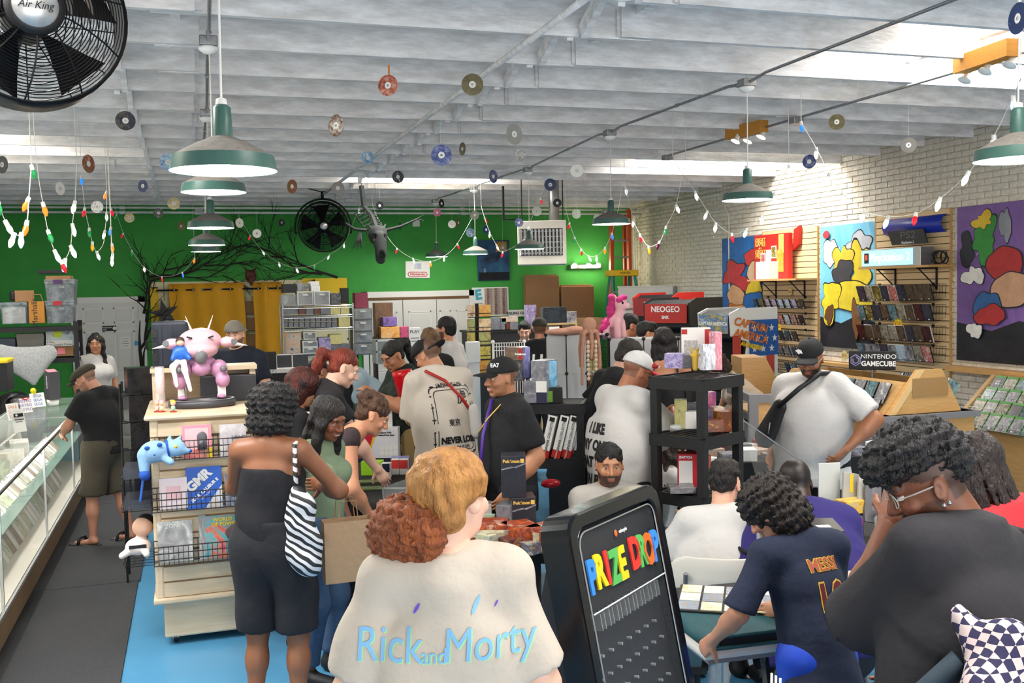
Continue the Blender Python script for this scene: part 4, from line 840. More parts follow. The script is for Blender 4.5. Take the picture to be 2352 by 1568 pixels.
m_bone=mat('charcoal resin bone','#252927',.8,bump=(90,.3)); p=at(868,545,13.6)
t=thing('skeleton_prop','charcoal winged dinosaur skeleton hanging before the green wall','skeleton',p)
obj('skull',np_mesh('skull',[sdf_mesh([('+e',(0,0,.03),(.13,.12,.14),None),('+q',(0,-.12,-.02),(0,-.22,-.24),.1,.07,V(0,1,0),.8),('+q',(0,-.06,-.14),(0,-.16,-.30),.06,.07,V(0,1,0),.4),('-e',(.075,-.14,.0),(.03,.05,.04),None),('-e',(-.075,-.14,.0),(.03,.05,.04),None),('-e',(0,-.26,-.25),(.035,.06,.05),None),('+c',(.07,0,.1),(.12,.06,.18),.03,.012),('+c',(-.07,0,.1),(-.12,.06,.18),.03,.012)],.014,.02)],m_bone),None,t)
mb=MB(); mb.tube([(0,.05,.1),(-.03,.25,.3),(-.1,.45,.45),(-.12,.5,.75)],.04,6)
obj('spine',mb,m_bone,t)
for i in range(6):obj('rib',MB().tube([(-.02*i,.1+.06*i,.18+.05*i),(.13-.02*i,.06+.06*i,.1+.05*i),(.1-.02*i,0+.06*i,.02+.05*i)],.011,5).tube([(-.02*i,.1+.06*i,.18+.05*i),(-.15-.02*i,.06+.06*i,.1+.05*i),(-.12-.02*i,0+.06*i,.02+.05*i)],.011,5),m_bone,t)
for s_,q in((1,((.12,.1,.1),(.35,.1,.16),(.58,.1,.26))),(-1,((-.12,.1,.1),(-.3,.1,.12),(-.42,.1,.2)))):obj('wing_arm',MB().tube(q,[.028,.022,.014],6),m_bone,t)
for dx in(-.06,0,.06):obj('claw',MB().tube([(-.24,0,.06),(-.27+dx*.5,-.05,-.05),(-.3+dx,-.06,-.16)],[.02,.015,.004],5),m_bone,t)
for dx in(-.04,.04):obj('claw',MB().tube([(.58,.1,.26),(.66,.06,.27+dx)],[.012,.004],5),m_bone,t)
obj('hanging_cord',MB().tube([(-.12,.5,.7),(-.12,.5,ZD+.01-p.z)],.004,4).tube([(0,0,.1),(0,.2,ZD+.01-p.z)],.002,4),m_bone,t)
# ---- left storage shelving
m_shelf=mat('black rivet shelving','#1c1c1e',.5,.3); m_clear=mat('clear storage plastic','#aab2b8',.25,alpha=.55,noise=(6,.4),col2='#5a626a')
XS0,XS1,YS=-2.95,-1.72,12.7; xs1=at(186,800,Y=YS).x
t=thing('storage_shelf','black steel storage shelving stacked with bins behind the counter','shelf',(xs1-.9,YS,0)); zz=[at(100,750,Y=YS).z,at(100,822,Y=YS).z,.62,.15]
for sx_ in(-.9,.85):
 for sy in(-.22,.22):obj('upright',MB().bx(sx_,sx_+.05,sy-.02,sy+.02,0,zz[0]+.06),m_shelf,t)
for z in zz:obj('shelf_board',MB().bx(-.9,.9,-.23,.23,z-.05,z),m_shelf,t)
for i in range(14):obj('slot',MB().box((.905,-.22,.3+.1*i),(.004,.02,.05)),m_steel,t)
def bin_(label,px,py0,px1,py1,D,m,lid=None,fill=None):
 a=at(px,(py0+py1)/2,Y=D); b=at(px1,(py0+py1)/2,Y=D); top=at((px+px1)/2,py0,Y=D).z; bot=at((px+px1)/2,py1,Y=D).z; w2=(b.x-a.x)/2; h=top-bot
 t=thing('storage_bin',label,'storage bin',((a.x+b.x)/2,D+.17,bot))
 mb=MB(); c0,c1=.9,1.0
 mb.add([(x*w2*c,y*.16*c,z*h)for z,c in((0,c0),(1,c1))for(x,y)in((-1,-1),(1,-1),(1,1),(-1,1))],[(0,1,2,3),(0,1,5,4),(1,2,6,5),(2,3,7,6),(3,0,4,7)])
 obj('tub',mb,m,t); obj('rim',MB().bx(-w2*1.02,w2*1.02,-.17,-.155,h-.03,h).bx(-w2*1.02,w2*1.02,.155,.17,h-.03,h).bx(-w2*1.02,-w2*.98,-.17,.17,h-.03,h).bx(w2*.98,w2*1.02,-.17,.17,h-.03,h),m,t)
 if lid:obj('lid',MB().bx(-w2*1.03,w2*1.03,-.175,.175,h,h+.02),m,t,bevel=.004); obj('latch',MB().box((-.02,-.18,h-.01),(w2*.6,.02,.05)),lid,t)
 if fill:obj('contents',MB().bx(-w2*.85,w2*.85,-.14,.14,.01,h*.75),fill,t)
 obj('label_sticker',MB().box((w2*.1,-.166*c0,h*.72),(w2*.35,.004,h*.14)),m_paper,t)
 return t
m_junk=cover('jumbled contents',['#2a2c30','#8a8a88','#3a3c44','#c9c6c0','#4a4440'],7,.6)
m_junkw=cover('white boxes contents',['#d9d6cf','#efece6','#b0aca4','#f4f2ee'],6,.6)
bin_('clear bin of dark cables topmost above the shelf, purple latch',103,645,172,692,YS,m_clear,mat('purple latch','#4a2a5a',.5),m_junk)
bin_('clear bin of dark cables with a red latch on the top shelf',104,694,170,742,YS-.02,m_clear,mat('red latch','#a01a2a',.5),m_junk)
bin_('clear bin of small white boxes on the top shelf',0,694,62,744,YS-.02,m_clear,None,m_junkw)
bin_('grey plastic tote with a pink note on the middle shelf',37,766,102,815,YS-.04,mat('grey tote','#8f8d86',.6))
bin_('blue grey bin under bubble wrap on the middle shelf',-40,778,36,818,YS-.02,mat('blue grey tote','#59626e',.5))
def cbox(name,label,cat,px0,py0,px1,py1,Y,dep,m,rz=0,group=None,bevel=.004):
 a=at(px0,(py0+py1)/2,Y=Y); b=at(px1,(py0+py1)/2,Y=Y); tp=at((px0+px1)/2,py0,Y=Y).z; bt=at((px0+px1)/2,py1,Y=Y).z
 t=thing(name,label,cat,((a.x+b.x)/2,Y+dep/2,bt),rz,group); obj('body',MB().bx(-(b.x-a.x)/2,(b.x-a.x)/2,-dep/2,dep/2,0,tp-bt),m,t,bevel=bevel); t['w']=b.x-a.x; t['h']=tp-bt; return t
t=cbox('paper_bag','brown paper shopping bag reading Marshalls on the top shelf','bag',66,692,102,742,YS-.05,.16,mat('kraft paper','#a9752f',.8,bump=(20,.4)))
text('Marshalls',.085,m_btxt,t,(-.02,-.082,t['h']*.5),u=(0,0,1),w=(-1,0,0)); obj('handle',MB().tube([(-.06,0,t['h']),(-.04,0,t['h']+.08),(.04,0,t['h']+.08),(.06,0,t['h'])],.006,5),m_card,t)
t=cbox('flat_carton','brown open carton and black case lying on the tall bins','carton',104,633,162,645,YS,.3,m_card); obj('black_case',MB().bx(-.22,.06,-.12,.12,.09,.13),m_black,t)
cbox('paper_sack','crumpled brown paper sack on top of the clear bin of boxes','bag',28,667,72,693,YS,.2,m_card,.3)
cbox('black_canister','black canister tipped on top of the clear bin of boxes','canister',20,668,36,692,YS,.1,m_black,.4,bevel=.03)
t=cbox('printer_box','blue and white box reading 4-Pen Color Graphic Printer on the middle shelf','box',105,757,165,795,YS-.06,.3,cover('printer box art',['#2f5a8a','#c9d0cc','#3a4a6a','#9fc0d0'],1.6,.5,rnd=False))
obj('white_band',MB().box((0,-.152,.035),(t['w'],.003,.07)),m_paper,t); text('4-Pen',.035,m_btxt,t,(-.09,-.155,.05)); text('Color Graphic Printer',.032,m_btxt,t,(0,-.155,.02)); obj('note',MB().box((-.01,-.153,.14),(.09,.004,.07),M=Matrix.Rotation(.2,3,'Y')),mat('lime note','#c6d94a',.8),t)
t=cbox('brown_carton','brown carton with a pink note under the printer box','carton',105,796,168,818,YS-.06,.3,m_card); obj('note',MB().box((.02,-.153,.06),(.08,.004,.07)),mat('pink note','#e8848e',.8),t)
p=at(45,830,Y=YS-.35); blob('bubble_wrap','draped sheet of bubble wrap hanging off the storage shelf','bubble wrap',p,[('+q',(-.25,0,.1),(.1,0,-.02),.12,.14,V(0,1,0),.35),('+q',(.1,0,-.02),(.3,0,.08),.13,.1,V(0,1,0),.3),('+q',(.1,-.02,-.05),(.14,-.03,-.24),.1,.03,V(0,1,0),.3)],mat('bubble wrap','#c2c4c4',.2,noise=(50,.3),bump=(130,1.0),spec=.8),.02,.05)
for i,(px,py,lab)in enumerate(((30,900,'black bin bag slumped under the storage shelf'),(100,905,'dark heap of black cloth under the storage shelf'))):
 p=at(px,py,Y=YS-.5); blob('black_sack',lab,'sack',(p.x-.12-.15*i,p.y+.1-.5*i,.0),[('+e',(0,0,.45),(.3,.22,.47),None),('+e',(.1,0,.8),(.25,.2,.3),None)],mat('black polythene','#0f0f10',.4,bump=(14,.6)),.03,.05,noise=wob(.02,18,i))
t=cbox('yellow_lid_bin','yellow lid on a black bin at the end of the shelf','bin',-40,835,17,900,11.6,.4,m_black); obj('lid',MB().bx(-t['w']/2-.01,t['w']/2+.01,-.21,.21,t['h'],t['h']+.04),m_yel,t,bevel=.01)
# ======================= RIGHT WALL: murals, slat panels, racks of cases =======================
def onR(px,py,d=0):return at(px,py,X=XR-d)
def poly_blob(rg,n,rx,rz,cx,cz,jag=.25):
 ph=[rg.uniform(0,6.3)for _ in range(4)]; ks=(2,3,5,7)
 rad=lambda a:1+jag*sum(math.sin(k_*a+p_)/(.8+.35*i_)for i_,(k_,p_)in enumerate(zip(ks,ph)))*.6
 return[(cx+rx*math.cos(a)*rad(a),cz+rz*math.sin(a)*rad(a))for a in[2*math.pi*i/36 for i in range(36)]]
def mural(label,x0,x1,yt,yb,sky,shapes,seed):
 a=onR(x0,yt[0]); b=onR(x1,yt[1]); c=onR(x0,yb[0]); d=onR(x1,yb[1]); ya,yb_=a.y,b.y; zt=(a.z+b.z)/2; zb=(c.z+d.z)/2
 t=thing('wall_mural',label,'mural',(XR-.02,(ya+yb_)/2,zb)); W_=abs(ya-yb_); H_=zt-zb
 obj('board',MB().bx(-.015,.012,-W_/2,W_/2,0,H_),sky,t); rg=random.Random(seed)
 obj('black_ground',MB().prism([(-W_/2,0),(W_/2,0),(W_/2,H_*.22),(W_*.2,H_*.27),(-W_*.1,H_*.2),(-W_/2,H_*.25)],(-.003,0,0),(-.0155,0,0),(0,-1,0)),mat('black mural paint','#121214',.7,noise=(5,.4),col2='#23232a'),t)
 for i,(u,v,rx,rz,col,n,jag)in enumerate(shapes):
  p=poly_blob(rg,n,rx*W_,rz*H_,(u-.5)*W_,v*H_,jag)
  obj('painted_outline',MB().prism([(q[0]*1.0+(q[0]-(u-.5)*W_)*.07,q[1]+(q[1]-v*H_)*.07)for q in p],(-.002,0,0),(-.0155-.0025*i,0,0),(0,-1,0)),m_btxt,t)
  obj('painted_shape',MB().prism(p,(-.003,0,0),(-.0158-.0025*i,0,0),(0,-1,0)),mat('mural '+col,col,.6,noise=(6,.25)),t)
mural('blue mural with red and yellow abstract shapes at the far end of the brick wall',1663,1760,(550,538),(782,787),cover('blue mural sky',['#123a6e','#1d66a8','#2f7fc0','#174a86'],2,.6,rnd=False),[(.75,.80,.2,.08,'#c03a36',10,.1),(.78,.66,.16,.1,'#d8b894',12,.08),(.35,.62,.32,.12,'#b8343c',15,.4),(.35,.44,.2,.1,'#c99a72',12,.12),(.78,.5,.18,.08,'#c9b02c',9,.1),(.75,.38,.22,.1,'#1f5a9a',11,.15),(.38,.3,.18,.07,'#c26a24',10,.3)],2)
mural('pale blue mural with large yellow abstract shapes between the slat panels',1889,2015,(521,508),(795,803),cover('pale mural sky',['#3f8fb4','#7cc0dc','#a9d8ea','#5aa6c6'],1.6,.6,rnd=False),[(.2,.78,.13,.12,'#dfe3e6',13,.15),(.72,.82,.2,.11,'#b9bcc2',12,.25),(.75,.6,.2,.2,'#d9c02e',12,.35),(.42,.72,.14,.12,'#d8bb3a',13,.4),(.45,.6,.2,.1,'#3a3a40',12,.2),(.6,.42,.36,.13,'#dcc532',14,.12),(.22,.38,.18,.15,'#e2c92c',14,.3),(.7,.24,.08,.14,'#7a4f2a',9,.2),(.2,.27,.08,.07,'#6a4426',9,.2),(.15,.93,.06,.03,'#c83a44',10,.03)],4)
mural('purple mural with green, red and white abstract shapes',2205,2420,(477,452),(820,850),cover('purple mural sky',['#3f2c5a','#7d5a9e','#9a78b8','#5a4078'],1.7,.6,rnd=False),[(.32,.78,.14,.12,'#2f8a34',13,.3),(.3,.9,.1,.05,'#d9b62c',11,.35),(.55,.86,.06,.1,'#8a8f96',8,.2),(.12,.72,.08,.1,'#23262e',9,.2),(.2,.55,.11,.06,'#e6e2da',11,.3),(.55,.62,.2,.1,'#b02a2a',14,.06),(.62,.46,.2,.11,'#c99a78',14,.06),(.36,.36,.14,.09,'#2a5f98',12,.15),(.4,.3,.17,.06,'#b32d2d',11,.15),(.23,.2,.08,.05,'#e9e6df',11,.2)],6)
def slat_panel(label,x0,x1,yt,zb):
 a=onR(x0,yt[0]); b=onR(x1,yt[1]); zt=(a.z+b.z)/2; W_=a.y-b.y
 t=thing('slat_wall_panel',label,'slat panel',(XR,(a.y+b.y)/2,zb)); obj('back_board',MB().bx(-.02,.01,-W_/2,W_/2,0,zt-zb),mat('groove brown','#5a4026',.8),t)
 n=int((zt-zb)/.0762); me=MB().bx(-.036,-.02,-W_/2,W_/2,.004,.071).mesh('slat'); fixn(me); me.materials.append(m_slat)
 for i in range(n):obj('slat',me,None,t,loc=(0,0,(zt-zb)-(i+1)*.0762))
 obj('edge_trim',MB().bx(-.04,.01,-W_/2-.012,-W_/2,0,zt-zb).bx(-.04,.01,W_/2,W_/2+.012,0,zt-zb),m_oak,t)
 return a.y,b.y,zt
m_slat=mat('maple slat','#d9bd90',.45,noise=(8,.06),sx=(1,.5,8))
P1=slat_panel('maple slat panel of small cases beside the blue mural',1757,1882,(533,517),.5)
P2=slat_panel('maple slat panel of large cases beside the purple mural',2018,2188,(492,481),.5)
pals=[['#1b1c22','#4a4a52','#8f8a84','#22242c'],['#20242f','#5a6a7a','#b9bcc0','#2a2c34'],['#2a2420','#6a5a48','#b4a890','#221e1c'],['#241c1e','#5a3430','#a8948a','#1c1618'],['#d8d6d0','#9a9a9e','#e6e4de','#3a3c44'],['#34322e','#7a7260','#26282c','#bdb8a6'],['#26303a','#4a6a70','#1a2026','#9ab0b0'],['#3a3a40','#77757a','#202024','#c0bdb8']]
cmats=[cover('case art %d'%i,p_,2.6,.18)for i,p_ in enumerate(pals)]
brt=[cover('bright case art %d'%i,p_,2.4,.2)for i,p_ in enumerate((['#c9b02c','#3a3a2a','#e6d880'],['#4a86b4','#cfe0ea','#2a4a6a'],['#b9442c','#3a7a3a','#e0b080'],['#c9c6c0','#b04a3a','#ecebe6'],['#8a6ab0','#d0c4e0','#3a3050']))]
CN=dict(zip([m.name for m in cmats+brt],('charcoal','slate blue','brown','dark red','pale grey','olive grey','teal grey','mid grey','yellow','sky blue','orange red','white','lilac')))
m_case=mat('black case plastic','#17171a',.3); m_casew=mat('white case plastic','#dcdad4',.3); m_caseg=mat('green case plastic','#3f8a2c',.3,alpha=1)
CM_={}
def case_mesh(w,h,d,art,side):
 key=(w,h,d,art.name,side.name)
 if key not in CM_:
  mb=MB().bx(-w/2,w/2,0,d,0,h); mb.m=[1 if i==2 else 0 for i in range(6)]
  me=mb.mesh('case'); me.materials.append(side); me.materials.append(art); me.polygons.foreach_set('material_index',mb.m); CM_[key]=me
 return CM_[key]
def case(label,group,M,w,h,d=.014,art=None,side=None,name='game_case',cat='game case',tagw=True):
 o=obj(name,case_mesh(w,h,d,art or rnd.choice(cmats),side or m_case),None,M=M); tag(o,CN.get(art.name,'dark')+' '+label,cat,group)
 if tagw:obj('price_tag',TAGM,None,o,loc=(w*.2*rnd.choice((-1,.2,1)),-.0008,h*.1))
 return o
TAGM=MB().box((0,0,0),(.024,.001,.014)).mesh('price_tag'); TAGM.materials.append(m_paper)
def RW(y,out,z,tilt=0,yaw=0):
 M=Matrix(((0,1,0,XR-out),(-1,0,0,y),(0,0,1,z),(0,0,0,1)))@Matrix.Rotation(yaw,4,'Z')@Matrix.Rotation(-tilt,4,'X'); return M
def wire_rack(label,y0,y1,z,dep,hb,m=m_blackmetal,pitch=.045):
 """sloping wire shelf against the slats: y0 far end, y1 near end"""
 t=thing('wire_rack',label,'wire rack',(XR-.04,(y0+y1)/2,z)); L=(y0-y1)/2; g=MB(); r=.0022
 for(x,zz_)in((0,hb),(0,hb*.55),(-dep*.5,.03),(-dep,0),(-dep-.02,.035)):g.box((x,0,zz_),(2*r,2*L,2*r))
 n=int(2*L/pitch)
 obj('long_wire',g,m,t); g=MB()
 for i in range(n+1):
  y=-L+2*L*i/n; g.tube([(0,y,hb),(-.01,y,.06),(-dep,y,0),(-dep-.02,y,.035)],r*.8,3)
 o=obj('cross_wire',g,m,t); o['kind']='stuff'
 obj('hook',MB().box((.0,-L*.7,hb),(.02,.03,.03)).box((.0,L*.7,hb),(.02,.03,.03)),m,t)
rows1=[708,745,782,818,856]
yA,yB_=P1[0]+.05,P1[1]+.06
order=['top','second','third','fourth','lowest']
for i,yp in enumerate(rows1):
 z=onR(1820,yp,.12).z; wire_rack('%s black wire rack on the slat panel beside the blue mural'%order[i],yA,yB_,z,.12,.15)
 n=8
 for j in range(n):
  y=yA-.06-(yA-yB_-.1)*j/(n-.6)
  if(i,j)in((4,4),(2,7)):continue
  art=rnd.choice(brt+cmats[:4])if i<2 else rnd.choice(cmats)
  case('small game case in the %s wire rack beside the blue mural'%order[i],'small cases in the %s rack of the far slat panel'%order[i],RW(y,.145,z+.004,-.38,rnd.uniform(-.05,.05)),.1,.135 if i else.13,.016,art)
rows2=[694,740,788,833]
yA2,yB2=P2[0]+.12,P2[1]+.05
for i,yp in enumerate(rows2):
 z=onR(2095,yp,.15).z; wire_rack('%s black wire rack on the slat panel beside the purple mural'%order[i],yA2,yB2,z,.15,.2)
 n=9
 for j in range(n):
  y=yA2-.07-(yA2-yB2-.12)*j/(n-.4)
  case('tall game case in the %s wire rack beside the purple mural'%order[i],'tall cases in the %s rack of the near slat panel'%order[i],RW(y,.18-.004*j,z+.004+.002*j,-.3,rnd.uniform(-.04,.04)),.135,.19,.015,rnd.choice(cmats if rnd.random()<.9 else brt),rnd.choice((m_case,m_case,m_casew)))
GB=MB().box((0,0,0),(.136,.0015,.024)).mesh('green_band'); GB.materials.append(m_caseg)
m_burst=mat('yellow burst card','#e8c81c',.7); m_burstp=mat('pale burst card','#d8c98a',.7)
def burst(label,px,py,d,r,pale=False):
 p=onR(px,py,d); t=thing('price_burst',label,'price tag',p); pts=[]
 for i in range(28):a=i*math.pi/14; q=r if i%2 else r*.8; pts.append((q*math.cos(a),q*math.sin(a)))
 obj('card',MB().prism(pts,(-.003,0,0),(0,0,0),(0,-1,0)),m_burstp if pale else m_burst,t); obj('peg',MB().cyl((0,0,0),(d,0,0),.004),m_burst,t)
 text('$10',r*.8,mat('orange ink','#b85a14',.6),t,(-.004,0,0),(0,-1,0))
burst('pale starburst price card above the top small rack',1815,670,.06,.055,True); burst('yellow starburst price card between the small racks',1790,751,.14,.055); burst('yellow starburst price card between the tall racks',2063,746,.18,.08); burst('pale yellow starburst price card beside the console sign',1940,816,.2,.07,True)
def wshelf(label,x0,x1,py,out):
 a=onR(x0,py,out); b=onR(x1,py,out*.3); z=a.z; t=thing('bracket_shelf',label,'shelf',(XR-.04,(a.y+b.y)/2,z)); L=(a.y-b.y)/2
 obj('board',MB().bx(-out,0,-L,L,-.025,0),m_oak,t)
 for s_ in(-.55,.6):obj('bracket',MB().bx(-out*.8,0,L*s_-.008,L*s_+.008,-.04,-.025).bx(-.016,0,L*s_-.008,L*s_+.008,-.27,-.025).tube([(-out*.75,L*s_,-.03),(-.01,L*s_,-.24)],.008,4),m_blackmetal,t)
 return t,a.y,b.y,z
sA,ya,yb_,zs=wshelf('oak shelf on black brackets beside the blue mural',1722,1868,642,.32)
t=thing('promo_display','large red display board reading GREAT GAMES AT A GREAT PRICE on the oak shelf','display board',(XR-.16,(onR(1757,600).y+onR(1838,600).y)/2,zs)); L=abs(onR(1757,600,.16).y-onR(1838,600,.16).y)/2; H_=onR(1800,535,.16).z-zs
m_redb=mat('red board print','#b5261e',.45,noise=(6,.12)); obj('board',MB().bx(-.02,.05,-L,L,0,H_),m_redb,t,bevel=.004)
m_gold=mat('gold print','#e2b75c',.5)
for i,s_ in enumerate(('GREAT','GAMES','AT A','GREAT','PRICE!')):text(s_,.085 if s_!='AT A' else.035,m_gold,t,(-.022,L*.62,H_*(.88-.09*i)),(0,-1,0),bold=.002)
obj('ribbon',MB().prism([(-.06,0),(.06,0),(.06,-.26),(0,-.2),(-.06,-.26)],(-.004,0,0),(-.021,-L*.62,H_*.98),(0,-1,0)),m_gold,t)
for(u,v)in((.45,.45),(.12,.52),(-.2,.6),(.0,.22),(.3,.16)):f_=obj('game_picture',MB().box((-.024,L*u,H_*v),(.006,.12,.17)),m_paper,t); obj('picture_art',MB().box((-.028,L*u,H_*v),(.003,.1,.14)),rnd.choice(brt),f_)
obj('gold_burst',MB().box((-.022,-L*.55,H_*.4),(.002,.16,.3)),cover('gold sparkle',['#b5261e','#e2a93a','#c9742a'],5),t)
tag(obj('red_flag',MB().prism([(0,0),(.12,.05),(.1,-.2),(-.03,-.28)],(-.05,0,0),(XR-.05,onR(1838,540).y,onR(1838,527).z),(0,-1,0)),m_redb),'red folded banner sticking out behind the red display board','banner')
y_=onR(1758,620,.3).y; t=thing('console_box','white console box on the oak shelf before the red board','box',(XR-.24,y_,zs)); obj('carton',MB().bx(-.12,.12,-.13,.15,0,.24),mat('white carton','#e4dfd6',.5),t,bevel=.003); obj('picture',MB().box((-.122,.04,.14),(.003,.14,.09),M=Matrix.Rotation(.3,3,'X')),cover('console drawing',['#d9d5cc','#e9e5de','#b4afa8'],2),t)
sB,ya,yb_,zs=wshelf('oak shelf on black brackets carrying the lit console sign',1978,2182,614,.34)
y0=onR(1984,600,.3).y; y1=onR(2105,600,.3).y; t=thing('lit_sign','glowing blue lightbox sign reading PlayStation 2 on the oak shelf','sign',(XR-.25,(y0+y1)/2,zs)); L=(y0-y1)/2; hh=.2
obj('case',MB().bx(-.08,.1,-L-.1,L,0,hh),m_steel,t,bevel=.004); obj('lit_face',MB().bx(-.086,-.08,-L+.02,L-.01,.012,hh-.012),mat('lit blue acrylic','#7fd4f4',.4,emit=1.6),t)
text('PlayStation 2',.13,mat('lit white letter','#ffffff',.4,emit=1.8),t,(-.088,-.05,hh*.5),(0,-1,0)); obj('logo_plate',MB().box((-.087,L*.78,hh*.5),(.004,.08,.12)),m_black,t); obj('logo_mark',MB().box((-.09,L*.78,hh*.55),(.003,.04,.06)),mat('lit red mark','#e8452a',.4,emit=.6),t)
tag(obj('cable_bundle',MB().tube([Vector((XR-.16,y1-.22,zs+.08))+Vector((.03*math.sin(3*a),.08*math.cos(a*5)+.05*math.sin(2.1*a),.07*math.sin(a*5)))for a in[i*.12 for i in range(60)]],.006,5),m_black),'tangle of black cable beside the lit console sign','cable')
y0=onR(2030,510,.1).y; y1=onR(2165,500,.1).y; z_=onR(2100,517,.1).z
t=thing('wall_banner','curled royal blue panel above the black console sign','banner',(XR-.06,(y0+y1)/2,z_)); L=(y0-y1)/2; mb=MB(); pr=[(.03,-.1),(-.04,-.07),(-.07,0),(-.04,.07),(.03,.1)]
mb.prism(pr+[(p_[0]+.008,p_[1])for p_ in reversed(pr)],(0,-2*L,0),(0,L,0),(1,0,0)); obj('panel',mb,mat('royal blue plastic','#1a2f9a',.35),t,True)
y0=onR(2045,528,.16).y; y1=onR(2128,522,.16).y; t=thing('console_sign','black sign reading PS2 PlayStation 2 on the slat panel','sign',(XR-.16,(y0+y1)/2,z_-.13)); L=(y0-y1)/2
obj('plate',MB().prism([(-L-.05,.08),(L-.05,.08),(L+.02,-.08),(-L+.03,-.08)],(.012,0,0),(0,0,0),(0,-1,0)),m_black,t); text('PS2',.11,mat('grey lettering','#5a5a62',.5),t,(-.003,0,.02),(0,-1,0),sx=1.6); text('PlayStation.2',.04,m_wtxt,t,(-.003,0,-.06),(0,-1,0)); obj('stand_off',MB().bx(.01,.12,-.03,.03,-.03,.03),m_black,t)
a=onR(1885,830,.12); tag(obj('wall_ledge',MB().bx(XR-.14,XR,6.5,P2[1]-.05,onR(2260,846,.1).z-.06,onR(2260,846,.1).z),m_oak,bevel=.004),'oak ledge along the brick wall under the purple mural','ledge')
tag(obj('wall_ledge',MB().bx(XR-.1,XR,P2[0]+.02,P1[1]-.05,a.z-.05,a.z),m_oak,bevel=.004),'oak ledge along the brick wall under the pale blue mural','ledge')
# ---- low slanted fixtures
m_grey=mat('grey laminate','#77767a',.5)
def wing(t,x0,x1,xt0,xt1,z0,z1,y,th=.05,name='end_panel'):
 o=obj(name,MB().prism([(x0,z0),(x1,z0),(xt1,z1),(xt0,z1)],(0,th,0),(0,y,0)),m_oak,t); obj('edge_band',MB().prism([(x0-.004,z0),(x0+.06,z0),(xt0+.06,z1+.004),(xt0-.004,z1+.004)],(0,.004,0),(0,y-.004,0)),mat('light edge','#d6b47e',.45),t); return o
D_=8.3; pL=at(2022,948,D=D_); pR_=at(2232,948,D=D_); pT0=at(2110,848,D=D_); pT1=at(2172,848,D=D_); cx=(pL.x+pR_.x)/2; yI=(pL.y+pR_.y)/2; zb_=(pL.z+pR_.z)/2; zt_=(pT0.z+pT1.z)/2
w2=(pR_.x-pL.x)/2; t=thing('island_fixture','oak and grey island of console cases with a slanted end panel','display island',(cx,yI,0))
wing(t,-w2,w2,-w2*.2,w2*.45,zb_,zt_,0); LI=1.7
obj('base',MB().bx(-w2-.1,w2+.1,-.04,LI,0,zb_),m_oak,t); obj('grey_cap',MB().bx(-w2-.14,w2+.14,-.07,LI+.02,zb_-.05,zb_),m_grey,t); obj('grey_corner',MB().bx(-w2-.13,-w2-.02,-.06,.05,0,zb_-.05),m_grey,t)
for s_,x0,x1 in((-1,-w2,-w2*.2),(1,w2,w2*.45)):obj('slope_board',MB().prism([(x0,zb_),(x0+s_*.02,zb_),(x0+(x1-x0)*.72+s_*.02,zb_+(zt_-zb_)*.72),(x0+(x1-x0)*.72,zb_+(zt_-zb_)*.72)],(0,LI-.06,0),(0,.05,0)),m_oak,t)
obj('far_panel',MB().prism([(-w2,zb_),(w2,zb_),(w2*.6,zt_-.1),(-w2*.4,zt_-.1)],(0,.05,0),(0,LI-.05,0)),m_oak,t)
obj('notice_holder',MB().box((.04,-.006,(zb_*.4+zt_*.6)),(w2*1.0,.004,(zt_-zb_)*.42)),mat('tinted acrylic','#a88355',.15,alpha=.8),t)
slope=math.atan2(w2*.8,zt_-zb_)
for r_ in range(2):
 f_=-.14+.36*r_; xw=cx-w2+(w2*.8)*f_; zw=zb_+(zt_-zb_)*f_
 g=MB()
 for k_ in range(3):g.tube([(xw-cx-.05,.1,zw+.03*k_+.005),(xw-cx-.05,LI-.1,zw+.03*k_+.005)],.0025,4)
 for k_ in range(28):y_=.1+(LI-.2)*k_/27; g.tube([(xw-cx,y_,zw),(xw-cx-.05,y_,zw),(xw-cx-.05,y_,zw+.065)],.002,3)
 obj('front_wire',g,m_steel,t)
 for j in range(9):
  if rnd.random()<.12:continue
  y_=yI+.18+.158*j; M=Matrix(((0,1,0,xw-.045),(-1,0,0,y_),(0,0,1,zw+.004),(0,0,0,1)))@Matrix.Rotation(rnd.uniform(-.05,.05),4,'Z')@Matrix.Rotation(-slope*.72,4,'X')
  case('console game case in the %s row of the island slope'%['lower','upper'][r_],'console cases on the %s row of the island'%['lower','upper'][r_],M,.135,.19,.015,rnd.choice(cmats[:2]+cmats[6:]+cmats[4:5]))
for j in range(26):
 y_=yI+.1+.024*j; o=obj('game_case',case_mesh(.13,.19,.014,rnd.choice(cmats+brt),rnd.choice((m_case,m_casew,mat('blue case','#3f62a0',.4),mat('amber case','#b4763a',.4)))),None,M=Matrix.Translation((cx+w2*.82,y_,zb_+(zt_-zb_)*.2))@Matrix.Rotation(.5,4,'Y')); tag(o,'upright game case filed spine out on the back of the island','game case','spine-out cases behind the island')
p=at(2003,825,D=9.0); t=thing('console_sign','black standing sign reading NINTENDO GAMECUBE above the island','sign',(p.x,p.y,p.z-.09)); t.rotation_euler=(0,0,R(-42)); L=.2
obj('board',MB().box((0,0,.08),(.4,.012,.17)),m_black,t,bevel=.01); text('NINTENDO',.055,m_wtxt,t,(.055,-.008,.115),sx=1.05); text('GAMECUBE',.062,m_wtxt,t,(.055,-.008,.05),bold=.002,sx=.92)
for i in range(2):obj('logo_cube',MB().tube([(-.14+(.045-.018*i)*math.sin(a),-.008,.08+(.05-.02*i)*math.cos(a))for a in[k_*math.pi/3 for k_ in range(7-i)]],.006,4),mat('lilac mark','#8a86b0',.4),t)
obj('stake',MB().cyl((0,.02,.02),(0,.02,zt_-p.z-.1),.01),m_steel,t)
